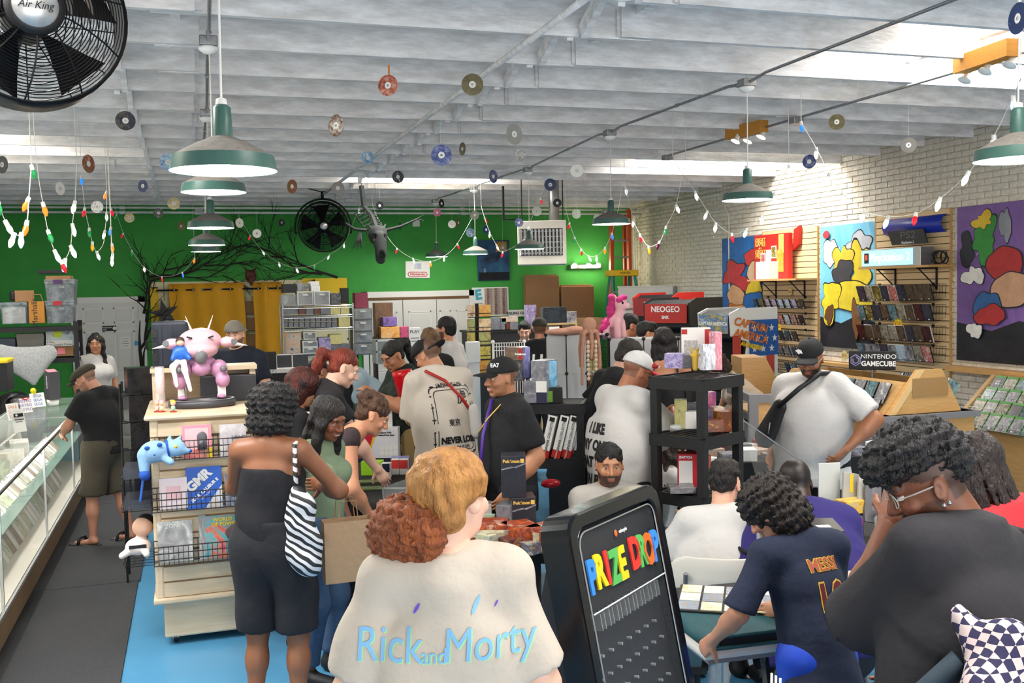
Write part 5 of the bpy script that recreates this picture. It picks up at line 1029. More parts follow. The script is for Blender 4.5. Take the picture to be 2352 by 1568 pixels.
yW=at(2225,900,X=7.3).y; zt2=onR(2262,858,.25).z; t=thing('wall_display','oak sloping wall display of green edged cases under the purple mural','display',(XR-.05,yW,0)); zl=.74
obj('end_panel',MB().prism([(0,.02),(-.72,.02),(-.72,zl),(-.22,zt2),(0,zt2)],(0,-.05,0)),m_oak,t); obj('edge_band',MB().prism([(-.725,zl),(-.66,zl),(-.16,zt2+.004),(-.225,zt2+.004)],(0,-.004,0),(0,-.05,0)),MATS['light edge'],t); obj('slope_board',MB().prism([(-.66,zl-.03),(-.62,zl-.03),(-.12,zt2-.06),(-.16,zt2-.06)],(0,-3,0),(0,-.05,0)),m_oak,t); obj('kick_board',MB().bx(-.66,-.6,-3,-.05,.02,zl),m_oak,t); obj('top_board',MB().bx(-.2,0,-3,-.05,zt2-.04,zt2),m_oak,t)
sl2=math.atan2(.5,zt2-zl)
for r_ in range(4):
 f_=.68-.235*r_; xw=XR-.05-.66+.5*f_; zw=zl+(zt2-zl)*f_; g=MB()
 for k_ in range(3):g.tube([(xw-XR-.0,-.12,zw+.035*k_),(xw-XR-.0,-2.8,zw+.035*k_)],.0025,4)
 for k_ in range(40):g.tube([(xw-XR+.06,-.12-.068*k_,zw-.01),(xw-XR,-.12-.068*k_,zw-.01),(xw-XR,-.12-.068*k_,zw+.075)],.002,3)
 obj('front_wire',g,m_steel,t)
 for j in range(9):
  y_=yW-.17-.05*r_*0-.15*j; M=Matrix(((0,1,0,xw-.04),(-1,0,0,y_),(0,0,1,zw),(0,0,0,1)))@Matrix.Rotation(rnd.uniform(-.03,.03),4,'Z')@Matrix.Rotation(-sl2*.75,4,'X')
  o=case('green edged game case in the %s row under the purple mural'%['top','second','third','bottom'][r_],'green edged cases, %s row'%['top','second','third','bottom'][r_],M,.136,.18,.014,rnd.choice(cmats[:2]+cmats[4:]),m_caseg)
  obj('green_band',GB,None,o,loc=(0,-.0012,.168))
  if(r_,j)==(1,0):text('BENDY',.034,m_wtxt,o,(0,-.003,.14),bold=.001)
  if(r_,j)==(1,1):text('CALL OF DUTY',.016,m_wtxt,o,(0,-.003,.14),bold=.0006)
  if(r_,j)==(0,0):text('JUST',.026,m_wtxt,o,(0,-.003,.11),bold=.001); text('SING',.026,m_wtxt,o,(0,-.003,.085),bold=.001)
D_=8.6; p=at(1772,1000,D=D_)
t=thing('bin_fixture','grey and oak bin fixture with a slanted oak side behind the cross-body bag','display island',(p.x,p.y,0),R(-18)); z0=at(1780,905,D=D_).z
obj('grey_frame',MB().bx(-.19,.26,0,.06,z0-.07,z0).bx(-.19,-.11,0,.06,0,z0-.07).bx(-.19,-.13,.06,.9,z0-.07,z0),m_grey,t); obj('oak_front',MB().bx(-.11,.26,.02,.05,0,z0-.07),m_oak,t); obj('slanted_side',MB().prism([(-.03,z0-.4),(.06,z0-.4),(.26,z0+.06),(.17,z0+.06)],(0,.04,0),(0,-.06,0)),m_oak,t); obj('bin_floor',MB().bx(-.13,.26,.06,.9,z0-.2,z0-.18),m_oak,t)
D_=10.4; p=at(1748,900,D=D_); z0=at(1748,838,D=D_).z
t=thing('oak_fixture','oak wedge fixture beside the arcade cabinet with the striped side','display island',(p.x,p.y,0),R(-18)); obj('wedge',MB().prism([(-.2,0),(.35,0),(.35,z0-.5),(.05,z0+.08),(-.2,z0+.08)],(0,.5,0)),m_oak,t); obj('grey_shelf',MB().bx(.2,.95,0,.5,z0-.55,z0-.48).bx(.2,.95,0,.06,z0-.62,z0-.4),m_grey,t)
for j in range(10):tag(obj('game_case',case_mesh(.13,.19,.014,rnd.choice(cmats),m_case),None,M=Matrix.Translation((p.x+.35+.055*j,p.y+.2-.02*j,z0-.48))@Matrix.Rotation(R(70),4,'Z')),'game case standing in the low bin by the oak wedge','game case','cases in the low bin')
# ---- arcade cabinets
def cabinet(label,p,rz,w,d,h,marq,side,letters,side_letters=None,name='arcade_cabinet'):
 t=thing(name,label,'arcade cabinet',(p.x,p.y,0),rz); prof=[(0,0),(d,0),(d,h),(d*.28,h),(d*.1,h*.97),(d*.12,h*.83),(d*.42,h*.79),(d*.36,h*.56),(-d*.05,h*.5),(-d*.06,h*.44),(0,h*.42)]
 for s_ in(-1,1):
  o=obj('side_panel',MB().prism(prof,(.02*s_,0,0),(s_*w/2,0,0),(0,1,0)),side,t)
 obj('cabinet_body',MB().prism([(q[0]*.97+.02,q[1]*.985)for q in prof],(w,0,0),(-w/2,0,0),(0,1,0)),m_black,t)
 obj('marquee',MB().bx(-w/2+.01,w/2-.01,d*.085,d*.1,h*.845,h*.965),marq,t); obj('screen',MB().quad((-w*.38,d*.37,h*.59),(w*.38,d*.37,h*.59),(w*.38,d*.4,h*.77),(-w*.38,d*.4,h*.77)),mat('dark screen','#0b0c12',.1),t)
 obj('control_panel',MB().prism([(-d*.05,h*.5),(d*.34,h*.555),(d*.34,h*.57),(-d*.05,h*.52)],(w*.96,0,0),(-w*.48,0,0),(0,1,0)),m_black,t)
 for s_ in(-1,1):obj('joystick',MB().cyl((s_*w*.2,d*.1,h*.53),(s_*w*.2,d*.1,h*.575),.008).sph((s_*w*.2,d*.1,h*.585),.022,10,6),m_redb,t,True)
 for(s_,sz,z,mm)in letters:text(s_,sz,mm,t,(0,d*.083,h*z),sx=1.0,bold=.002)
 return t
m_marq=cover('colour marquee art',['#1c2a5a','#c9b63a','#2f6aa8','#8a2a2a','#d0d4d8'],3.5,.3)
def cab_at(px,py,D,rz,off=.08):
 p=at(px,py,D=D); q=Matrix.Rotation(rz,3,'Z')@Vector((0,off,0)); return Vector((p.x-q.x,p.y-q.y,0))
t=cabinet('black arcade cabinet with a red NEO GEO marquee',cab_at(1528,720,12.4,R(-58)),R(-58),.62,.95,1.98,m_redb,m_black,[('NEOGEO',.1,.93,m_paper),('SNK',.055,.88,m_paper)])
t=cabinet('black arcade cabinet with a red crest behind the pink plush',cab_at(1497,715,13.6,R(-58)),R(-58),.6,.95,2.04,mat('dark red panel','#7a1a1c',.4),m_redb,[('NEOGEO',.06,.93,m_paper)])
t=cabinet('black arcade cabinet with a stars and stripes side reading CAPTAIN AMERICA',cab_at(1638,727,11.6,R(-76)),R(-76),.5,.85,1.86,m_marq,m_paper,[('CAPTAIN AMERICA',.055,.905,m_paper)])
cb=mat('blue side print','#2a5fa8',.5); cr=mat('red side print','#c0483e',.5)
for i in range(3):obj('red_stripe',MB().bx(.271,.276,.12+.27*i,.25+.27*i,.1,1.75-.1*i if i else 1.55),cr,t)
obj('blue_field',MB().bx(.277,.281,.38,.85,1.3,1.72),cb,t)
for i in range(9):
 pts=[((.045 if k_%2==0 else.018)*math.sin(k_*math.pi/5),(.045 if k_%2==0 else.018)*math.cos(k_*math.pi/5))for k_ in range(10)]
 obj('star',MB().prism(pts,(.003,0,0),(.281,.46+.14*(i%3)+.05*(i//3%2),1.38+.12*(i//3)),(0,1,0)),m_paper,t)
for s_,z in(('CAPTAIN',1.66),('AMERICA',1.53),('AVENGERS',1.42)):text(s_,.13 if z>1.5 else.07,mat('orange side letters','#d8742a',.5)if z>1.5 else m_yel,t,(.286,.4,z),(0,1,-.22),bold=.004,shear=.2)
# ======================= GLASS COUNTER ON THE LEFT =======================
m_glass=mat('clear glass','#e8f2ee',.03,alpha=.16,spec=.8); m_gedge=mat('glass edge','#7f9a90',.1,alpha=.8); m_alu=mat('aluminium strip','#c9cac9',.3,.8)
m_lbrown=mat('brown base board','#7a6244',.6,noise=(6,.15)); X0,X1,Y0,Y1,ZC=-1.82,-1.12,4.6,12.4,1.0
t=thing('glass_counter','long glass display counter filled with game boxes','display counter',((X0+X1)/2,Y0,0)); cxm=(X0+X1)/2
def CP(name,mb,m,**k):return obj(name,mb,m,t,world=True,**k)
CP('kick_plinth',MB().bx(X0+.05,X1-.1,Y0,Y1,0,.1),m_black); CP('kick_strip',MB().bx(X1-.1,X1-.095,Y0,Y1,.055,.075),m_alu); CP('base_board',MB().bx(X0,X1,Y0,Y1,.1,.26),m_lbrown)
CP('inner_floor',MB().bx(X0+.02,X1-.02,Y0+.02,Y1-.02,.26,.272),mat('pale deck','#d6d0c2',.6)); CP('back_panel',MB().bx(X0,X0+.015,Y0,Y1,.26,ZC-.02),mat('counter back','#c9c6bd',.6))
for i in range(4):
 a=Y0+(Y1-Y0)*i/4; b=Y0+(Y1-Y0)*(i+1)/4
 CP('front_pane',MB().bx(X1-.008,X1-.002,a+.012,b-.012,.262,ZC-.02),m_glass); CP('top_pane',MB().bx(X0,X1,a+.003,b-.003,ZC-.012,ZC),m_glass)
 CP('glass_shelf',MB().bx(X0+.02,X1-.1,a+.012,b-.012,.60,.608),m_gedge)
for i in range(5):
 y=Y0+(Y1-Y0)*i/4; CP('corner_post',MB().bx(X1-.016,X1,y-.01,y+.01,.26,ZC-.012),m_alu)
CP('top_rail',MB().bx(X1-.012,X1+.004,Y0,Y1,ZC-.024,ZC-.010),mat('dark rail','#4a4844',.4,.5)); CP('bottom_rail',MB().bx(X1-.012,X1+.004,Y0,Y1,.255,.275),m_alu); CP('strip_light',MB().bx(X1-.05,X1-.03,Y0+.05,Y1-.05,ZC-.035,ZC-.024),mat('counter strip light','#fff8ea',.5,emit=3.0))
area('counter_strip_glow',(X1-.08,(Y0+Y1)/2,ZC-.04),(0,R(-20),0),.03,Y1-Y0-.2,22,(1,.97,.9))
bxp=[cover('boxed game art %d'%i,p_,2.2,.35)for i,p_ in enumerate((['#d6d2c6','#b9b2a4','#e8e4da','#6a665e'],['#a8a49a','#d9d4c8','#4a4a4e','#c9bfae'],['#c9c2b0','#8a6a4a','#e0dacb','#3a3a40'],['#9fb2bc','#d6dcdc','#5a6a76','#c9ccc8'],['#b9b0a0','#dcd6ca','#8f8474','#f0ece2'],['#7a8a5a','#c9cfae','#e0ddd0','#4a5a3a']))]
m_boxside=mat('pale box side','#cfc9bc',.5)
def gbox(label,group,x,y,z,w,d,h,rz=0,tilt=0):
 bi=rnd.randrange(6); label=('cream','grey','tan','blue grey','beige','olive')[bi]+' '+label
 tag(obj('game_box',case_mesh(w,h,d,bxp[bi],m_boxside),None,M=Matrix.Translation((x,y,z))@Matrix.Rotation(rz,4,'Z')@Matrix.Rotation(tilt,4,'X')),label,'game box',group)
n=0
for k in range(46):
 y=Y0+.15+.138*k; gbox('boxed game propped on the floor of the glass counter','boxed games on the counter floor',X1-.17,y,.275,.125,.035,.19,R(90)+rnd.uniform(-.1,.1),-.5)
 gbox('boxed game filed behind the front row of the glass counter','boxed games in the second row of the counter',X1-.33,y+rnd.uniform(-.02,.02),.275,.13,.03,.2,R(90)+rnd.uniform(-.15,.15),-.45)
for k in range(44):
 y=Y0+.15+.145*k; gbox('boxed game lying on the glass shelf of the counter','boxed games on the glass shelf',X1-.2,y,.612,.13,.03,.17,R(90)+rnd.uniform(-.2,.2),-.75)
 gbox('boxed game standing at the back of the glass shelf','boxed games at the back of the shelf',X0+.18,y,.612,.13,.04,.2,R(90)+rnd.uniform(-.1,.1),-.2)
for k in range(9):
 y=Y0+.4+.66*k; w_=rnd.uniform(.28,.36); tt=thing('console_carton','pale boxed console in the middle of the glass counter','boxed console',(X0+.25,y,.612),R(90)+rnd.uniform(-.3,.3),'boxed consoles in the counter'); obj('carton',MB().bx(-w_/2,w_/2,-.08,.08,0,.2),rnd.choice(bxp),tt,bevel=.003)
def on_counter(px,py):p=at(px,py,Z=ZC); return p
p=on_counter(48,990); t=thing('sign_board','white card with a black controller logo leaning on the counter','sign',p,R(35)); obj('card',MB().box((0,.03,.09),(.11,.006,.2),M=Matrix.Rotation(-.25,3,'X')),m_paper,t); obj('logo_block',MB().box((-.01,.012,.14),(.08,.004,.03),M=Matrix.Rotation(-.25,3,'X')),m_btxt,t); obj('logo_dot',MB().cyl((-.03,.008,.14),(-.03,.004,.141),.01),m_paper,t); obj('text_line',MB().box((0,.02,.1),(.08,.004,.008),M=Matrix.Rotation(-.25,3,'X')).box((0,.026,.08),(.06,.004,.006),M=Matrix.Rotation(-.25,3,'X')),m_btxt,t)
for(px,py,txt,w_,h_,lab,c_)in((91,935,'SEGA',.16,.15,'white card repeating SEGA in blue on the counter','#2a5fb4'),(64,948,'RETRO',.12,.15,'white card with a red bow and purple letters on the counter','#8a6ab0'),(35,965,'SALE',.12,.16,'white card with faint orange print on the counter','#d88a5a')):
 p=on_counter(px,py); t=thing('sign_board',lab,'sign',p,R(40)); obj('card',MB().box((0,.03,h_/2),(w_,.006,h_),M=Matrix.Rotation(-.25,3,'X')),m_paper,t)
 for i in range(3):text(txt,h_*.28,mat('ink '+c_,c_,.6),t,(0,.036-.0045-.04*(h_*(.22+.28*i))/h_*.0-.005+(h_*(.22+.28*i)-h_/2)*.25-.0,h_*(.22+.28*i)),(1,0,0),(0,.25,1))
 if 'bow' in lab:obj('bow',MB().tube([(-.04,.03,h_),(0,.02,h_-.02),(.04,.03,h_+.005)],.007,5),m_redb,t)
p=on_counter(78,935); blob('yellow_figure','small yellow pawn-shaped figure standing on the counter','figure',p,[('+c',(0,0,.02),(0,0,.14),.03,.02),('+e',(0,0,.175),(.03,.03,.03),None)],mat('yellow vinyl','#e8cf1a',.4),.008)
p=on_counter(122,930); t=thing('game_carton','tall grey boxed console standing on a white tub on the counter','box',p,R(30)); obj('tub',MB().lathe([(.001,0),(.055,0),(.06,.06),(.001,.062)],18),m_white,t,True); obj('carton',MB().bx(-.055,.055,-.07,.07,.062,.36),mat('dark grey carton','#4a484c',.4),t,bevel=.003); obj('pink_flap',MB().box((0,-.0,.365),(.1,.1,.006),M=Matrix.Rotation(.3,3,'X')),mat('pink flap','#d87a86',.6),t); text('CONSOLE',.03,m_wtxt,t,(-.057,0,.25),(0,0,-1),(0,1,0))
p0=at(190,880,Y=13.3); t=thing('till_counter','dark till counter with a control panel by the white door','counter',(-.08,12.2,0)); obj('worktop',MB().bx(-1.0,.75,-.3,.3,1.0,1.04),m_black,t); obj('front',MB().bx(-1.0,.75,-.28,.28,0,1.0),mat('dark counter front','#1f1e1e',.5),t); obj('control_panel',MB().box((-.42,-.12,1.07),(.34,.2,.05),M=Matrix.Rotation(.25,3,'X')),m_steel,t)
for i in range(3):obj('knob',MB().cyl((-.5+.09*i,-.16,1.08),(-.5+.09*i,-.18,1.11),.016),m_black,t)
tag(obj('stack_of_discs',MB().bx(.06,.22,11.98,12.12,1.04,1.13),m_casew,bevel=.003),'small stack of pale cases on the till counter','cases')
# ======================= MAPLE GONDOLA =======================
GX0,GX1,GY0,GY1,GZ=-.255,.415,6.32,7.25,1.43
t=thing('gondola','pale maple slatwall gondola on casters','gondola',((GX0+GX1)/2,(GY0+GY1)/2,0)); gx=(GX1-GX0)/2; gy=(GY1-GY0)/2; G=t
obj('plinth',MB().bx(-gx+.04,gx-.04,-gy+.05,gy-.05,.05,.28),m_maple,t,bevel=.012); obj('base_ledge',MB().bx(-gx-.015,gx+.015,-gy-.02,gy+.02,.28,.315),m_maple,t,bevel=.01)
obj('core',MB().bx(-gx+.02,gx-.02,-gy+.02,gy-.02,.31,GZ-.03),mat('groove tan','#b59a78',.7),t)
for x in(-gx,gx-.05):obj('corner_post',MB().bx(x,x+.05,-gy,-gy+.05,.31,GZ-.03),m_maple,t,bevel=.012)
ns=int((GZ-.34)/.0975); me=MB().bx(-gx+.048,gx-.048,-gy,-gy+.02,.004,.09).mesh('slat'); fixn(me); me.materials.append(m_maple)
for i in range(ns):obj('slat',me,None,t,loc=(0,0,.315+.0975*i))
me2=MB().bx(-.02,0,-gy+.05,gy,.004,.09).mesh('slat'); fixn(me2); me2.materials.append(m_maple)
for i in range(ns):obj('slat',me2,None,t,loc=(-gx+.02,0,.315+.0975*i)); obj('slat',me2,None,t,loc=(gx,0,.315+.0975*i))
obj('top_board',MB().bx(-gx-.03,gx+.03,-gy-.03,gy+.02,GZ-.03,GZ),m_maple,t,bevel=.014)
for(x,y)in((-gx+.1,-gy+.12),(gx-.1,-gy+.12)):c_=obj('caster',MB().cyl((x-.012,y,.027),(x+.012,y,.027),.027,n=14),m_black,t); obj('fork',MB().bx(x-.018,x+.018,y-.01,y+.012,.027,.07),m_steel,c_)
zr2=at(350,850,Y=7.3).z; obj('riser',MB().bx(-gx,-gx+.04,gy-.22,gy,GZ,zr2).bx(gx-.04,gx,gy-.22,gy,GZ,zr2).bx(-gx,gx,gy-.02,gy,GZ,zr2).bx(-gx-.01,gx+.01,gy-.24,gy+.01,zr2,zr2+.03),m_maple,t)
def basket(label,z,x0=-gx-.0,x1=gx,dep=.09,h=.13):
 b=thing('wire_basket',label,'wire basket',(G.location.x,G.location.y-gy,z)); g=MB(); r=.0028
 for(y,zz_)in((0,h),(0,0),(-dep,0),(-dep,h*.55),(-dep*.95,h*.85),(0,h*.5),(-dep,h*.25)):g.box(((x0+x1)/2,y-.01,zz_),(x1-x0,2*r,2*r))
 obj('long_wire',g,mat('brown black wire','#3a2f2c',.45,.4),b); g=MB()
 for i in range(25):x=x0+(x1-x0)*i/24; g.tube([(x,-.01,h),(x,-.01,0),(x,-dep-.01,0),(x,-dep-.006,h*.85)],r*.75,3)
 o=obj('cross_wire',g,MATS['brown black wire'],b); o['kind']='stuff'; return b
zb=[at(450,y,Y=GY0-.08).z for y in(1052,1168,1290)]
for z,nm in zip(zb,('upper','middle','lowest')):basket('%s dark wire basket hooked on the maple gondola'%nm,z)
def flat(label,name,cat,px0,py0,px1,py1,Y,art,th=.012,tilt=.12,texts=(),group=None,side=None):
 a=at(px0,(py0+py1)/2,Y=Y); b=at(px1,(py0+py1)/2,Y=Y); tp=at((px0+px1)/2,py0,Y=Y).z; bt=at((px0+px1)/2,py1,Y=Y).z; w=b.x-a.x; h=tp-bt
 t=thing(name,label,cat,((a.x+b.x)/2,Y,bt),0,group); t.rotation_euler=(-tilt,0,0)
 obj('front',MB().bx(-w/2,w/2,-.001,.001,0,h),art,t); obj('pages',MB().bx(-w/2,w/2,.001,th,0,h),side or m_paper,t)
 for(s_,sz,u,v,m,kw)in texts:text(s_,sz*h,m,t,(w*(u-.5),-.003,h*v),**kw)
 t['w']=w; t['h']=h; return t
YG=GY0-.06
m_blue=mat('cover blue','#1f5fc4',.4); wt=m_wtxt
t=flat('boxed pink figure in a clear plastic box in the upper basket','figure_box','box',418,976,486,1052,YG,mat('pink backing','#e58a9c',.4),.05,.1); obj('window',MB().box((0,-.004,t['h']*.5),(t['w']*.8,.004,t['h']*.8)),mat('clear blister','#f4dfe2',.05,alpha=.35),t); obj('small_figure',MB().sph((.03,-.006,t['h']*.62),(.03,.006,.035)).cyl((.03,-.006,.05),(.03,-.006,.11),.028),mat('grey doll','#5a5862',.5),t,True); obj('yellow_corner',MB().box((t['w']*.42,-.004,.03),(.03,.004,.06)),m_yel,t); obj('red_foot',MB().box((-.02,-.005,.03),(t['w']*.75,.004,.05)),mat('red print b','#d84a44',.5,noise=(30,.5),col2='#f0b0a4'),t)
flat('white manga reading UKIHO GIRL in the upper basket','comic_book','comic',505,974,566,1050,YG,cover('pale manga cover',['#d9d6d6','#c9c4c8','#f0eef0','#9a8a92'],1.8,.4),.015,.1,[('UKIHO',.13,.72,.6,m_btxt,{}),('GIRL',.13,.72,.46,m_btxt,{})])
t=flat('plain pale pink box in the middle basket','pink_box','box',366,1098,430,1168,YG,mat('pale pink card','#efdfe4',.4),.05,.08); obj('pink_patch',MB().box((0,-.003,t['h']*.5),(t['w']*.5,.002,t['h']*.45)),mat('soft pink print','#eec4cb',.5,noise=(4,.1)),t)
t=flat('blue magazine reading GMR SOUL CALIBUR II in the middle basket','magazine','magazine',427,1072,510,1168,YG+.005,m_blue,.006,.12); w_,h_=t['w'],t['h']; dg=dict(u=(1,0,.85),w=(-.85,0,1))
obj('pale_corner',MB().prism([(w_*.0,0),(w_/2,0),(w_/2,h_*.55)],(0,-.001,0),(0,-.0012,0)),cover('magazine art',['#4f9fd8','#c9d8e4','#8a3a44','#d8b48a'],2),t)
text('GMR',h_*.3,wt,t,(-w_*.14,-.0035,h_*.68),bold=.004,**dg); text('SOUL CALIBUR II',h_*.105,wt,t,(w_*.02,-.0035,h_*.44),bold=.0012,**dg); text('THE SOUL BURNS',h_*.045,wt,t,(w_*.06,-.0035,h_*.33),**dg)
flat('dark manga volume two in the middle basket','comic_book','comic',516,1086,575,1160,YG,cover('dark manga cover',['#2a2f48','#4a5878','#1c1f30','#b9bcc8'],2,.4),.015,.1,[('DEATH',.12,.45,.88,wt,{}),('2',.12,.7,.15,wt,{})])
flat('stack of silver magazines in the lowest basket','magazine','magazine',362,1198,443,1290,YG,cover('silver magazine cover',['#dcdcd8','#a8a8a8','#f2f2ee','#6a6a6c'],2.2,.3),.03,.12,[('ZONE',.14,.45,.88,m_paper,{})])
t=flat('bright colour splashed magazine in the lowest basket','magazine','magazine',468,1184,557,1280,YG,cover('splash magazine cover',['#7a3a86','#d8643a','#3aa0a8','#e8c06a','#c03a5a'],1.7,.3),.02,.12,[('WORLD',.12,.5,.9,m_yel,{'bold':.001}),('OF POWER',.12,.55,.79,m_yel,{'bold':.001})])
flat('thin magazine tucked behind the splashed one','magazine','magazine',457,1184,474,1284,YG+.03,cover('silver magazine cover',['#dcdcd8'],2),.01,.12)
for i,(px,py)in enumerate(((300,1095),(308,1165),(305,1290))):
 p=at(px,py,Y=GY0+.1); b=thing('side_rack',['upper','middle','lower'][i]+' black wire rack on the side of the maple gondola','wire rack',(GX0-.0,GY0+.15,p.z)); g=MB()
 for k_ in range(6):g.tube([(0,.17-.068*k_,.1),(0,.17-.068*k_,0),(-.17,.17-.068*k_,0),(-.175,.17-.068*k_,.03)],.0025,3)
 for(x,zz_)in((0,.1),(0,0),(-.06,0),(-.12,0),(-.17,0),(-.175,.03)):g.tube([(x,-.18,zz_),(x,.18,zz_)],.0025,4)
 obj('wire',g,m_blackmetal,b)
 if i<2:tag(obj('clear_tray',MB().bx(GX0-.16,GX0-.01,GY0+.0,GY0+.3,p.z+.004,p.z+.06),mat('smoky tray','#4a4e58',.2,alpha=.6)),'smoky clear tray on the %s side rack of the gondola'%['upper','middle'][i],'tray')
p=at(331,1110,Y=GY0-.02); tag(obj('blue_case',MB().box((GX0-.05,GY0-.02,p.z),(.012,.14,.19),M=Matrix.Rotation(.15,3,'Y')),m_blue,bevel=.002),'blue spined case standing at the gondola side','case')
p=at(312,1258,Y=GY0+.02); blob('plush_doll','plush doll in white slumped on the lower side rack','plush',(GX0-.095,GY0+.12,p.z-.06),[('+e',(.02,0,.11),(.03,.03,.03),None),('+e',(0,-.02,.05),(.075,.06,.055),None),('+c',(-.05,-.04,.03),(-.09,-.08,.015),.025,.02),('+c',(.04,-.05,.03),(.05,-.1,.015),.025,.02)],mat('plush white','#e6dad6',.9,bump=(200,.3)),.008,.015)
p=at(380,1035,Y=GY0-.1); m_plb=mat('sky blue plush','#8fb8de',.95,bump=(220,.4)); m_pld=mat('royal blue felt','#2450a8',.9)
dl=bpy.data.objects['plush_doll']; obj('doll_head',MB().sph((.03,-.01,.165),(.062,.058,.06),16,10),mat('doll skin','#e0b49a',.6),dl,True); obj('doll_hair',MB().sph((.045,.015,.19),(.06,.055,.05),12,8),m_black,dl,True); obj('black_sash',MB().box((0,-.075,.06),(.1,.01,.02)),m_black,dl)
bl=blob('blue_plush','sky blue plush dinosaur lying over the upper basket','plush',p,[('+e',(-.06,0,0),(.085,.06,.065),None),('+e',(.055,-.01,.015),(.06,.055,.05),None),('+c',(.08,-.03,-.0),(.135,-.03,-.005),.028,.012),('+c',(-.12,.0,-.02),(-.12,-.02,-.11),.04,.028),('+c',(0,-.03,-.04),(.03,-.06,-.06),.025,.02),('+c',(.02,.03,.05),(.03,.03,.085),.018,.006),('+c',(.07,.02,.05),(.09,.02,.08),.018,.006)],m_plb,.007,.018)
obj('felt_foot',np_mesh('f',[sdf_mesh([('+e',(-.12,-.025,-.13),(.033,.035,.035),None)],.008)],m_pld),None,bl); obj('felt_collar',MB().lathe([(.055,-.006),(.058,0),(.055,.006)],20,(.015,-.008,.012),Matrix.Rotation(1.4,3,'Y')),m_pld,bl,True); obj('eye',MB().sph((.06,-.06,.03),.01),m_yel,bl,True)
for(x,z)in((-.1,.03),(-.03,.045),(-.06,-.01)):obj('felt_spot',MB().sph((x,-.05,z),(.016,.01,.012)),m_pld,bl,True)
obj('beak_tip',MB().sph((.137,-.03,-.006),(.014,.012,.012)),m_pld,bl,True)
p=at(466,940,Z=GZ); m_pk=mat('pink robot shell','#dcaab4',.3); m_mv=mat('mauve shell','#b986a8',.35); m_gy=mat('robot grey','#6a686c',.4)
t=thing('robot_statue','large pink walking robot statue with round body on a dark oval base','statue',(p.x,p.y+.18,GZ)); RB=t
obj('base',MB().lathe([(.001,0),(.2,0),(.21,.02),(.205,.045),(.001,.05)],40,M=Matrix.Diagonal((1,.72,1)).to_3x3()),mat('dark base','#3a3a40',.4),t,True); obj('base_rim',MB().lathe([(.19,.0505),(.2,.0505)],40,M=Matrix.Diagonal((1,.72,1)).to_3x3()),m_paper,t)
def SB(name,P,m,par=t,h=.008,k=.012):return obj(name,np_mesh(name,[sdf_mesh(P,h,k)],m),None,par)
bd=SB('body_shell',[('+e',(0,0,.42),(.135,.12,.085),None),('+e',(0,-.04,.37),(.11,.09,.06),None)],m_pk); obj('hatch',MB().lathe([(.001,.5),(.035,.499),(.04,.492)],20),m_paper,bd,True)
for s_ in(-1,1):obj('vent',MB().box((s_*.065,-.112,.45),(.035,.012,.01),M=Matrix.Rotation(-s_*.3,3,'Y')),m_black,bd); obj('antenna',MB().tube([(s_*.05,0,.49),(s_*.085,.01,.585)],[.007,.001],6),m_paper,bd)
SB('canopy',[('+e',(0,-.095,.335),(.042,.045,.055),None)],mat('smoky canopy','#6f6f72',.15))
SB('hip_block',[('+e',(0,0,.29),(.09,.07,.04),None),('+e',(0,-.05,.25),(.06,.05,.05),None)],m_mv)
for s_ in(-1,1):
 a_=SB('arm_pod',[('+e',(s_*.17,-.02,.41),(.055,.07,.035),None)],m_pk); obj('blade',MB().tube([(s_*.2,-.03,.4),(s_*.29,-.04,.385)],[.016,.001],6),m_paper,a_); obj('pod_lens',MB().cyl((s_*.205,-.07,.415),(s_*.21,-.085,.416),.02),m_gy,a_)
 l_=SB('leg',[('+e',(s_*.11,-.02,.24),(.055,.055,.06),None),('+e',(s_*.13,-.05,.17),(.045,.045,.05),None),('+c',(s_*.12,-.01,.14),(s_*.12,.0,.07),.03,.02),('+q',(s_*.12,-.05,.065),(s_*.12,.03,.065),.03,.03,V(0,0,1),.5)],m_mv); obj('knee_joint',MB().sph((s_*.135,-.09,.245),.022,10,6),m_gy,l_,True); obj('shin_plate',MB().box((s_*.122,-.035,.105),(.05,.02,.07)),m_paper,l_)
fg=thing('small_figure','small doll in a blue jacket and white leggings on the robot shoulder','figure',(p.x-.12,p.y+.1,GZ+.05)); obj('head',MB().sph((0,0,.37),.025,12,8),mat('doll skin','#e0b49a',.5),fg,True); obj('hair',np_mesh('h',[sdf_mesh([('+e',(0,.008,.378),(.029,.029,.027),None),('+e',(0,.02,.34),(.025,.015,.04),None)],.006)],mat('doll hair','#3a241c',.6)),None,fg); obj('jacket',np_mesh('h',[sdf_mesh([('+e',(0,0,.30),(.045,.035,.05),None),('+c',(.03,0,.32),(.05,-.03,.27),.015,.013),('+c',(-.03,0,.32),(-.05,-.03,.27),.015,.013)],.006)],m_blue),None,fg); obj('leggings',np_mesh('h',[sdf_mesh([('+c',(.015,0,.26),(.02,-.04,.2),.02,.017),('+c',(.02,-.04,.2),(.05,-.04,.07),.017,.012),('+c',(-.015,0,.26),(-.05,-.03,.22),.02,.016),('+c',(-.05,-.03,.22),(-.03,-.02,.1),.016,.012)],.006)],m_paper),None,fg); obj('stand_rod',MB().cyl((.02,.02,0),(0,.02,.3),.004),m_gy,fg)
p=at(369,940,Z=GZ); t=thing('clear_tube','tall clear tube of pink candy on the gondola corner','tube',(p.x,p.y+.03,GZ)); obj('tube',MB().lathe([(.03,0),(.03,.27),(.001,.271)],20),mat('clear tube','#f0e4e4',.05,alpha=.3),t,True); obj('pink_fill',MB().lathe([(.001,.1),(.026,.1),(.026,.262),(.001,.263)],16),mat('pink candy','#e8a8a4',.6,noise=(40,.2),col2='#f2dcd6'),t,True)
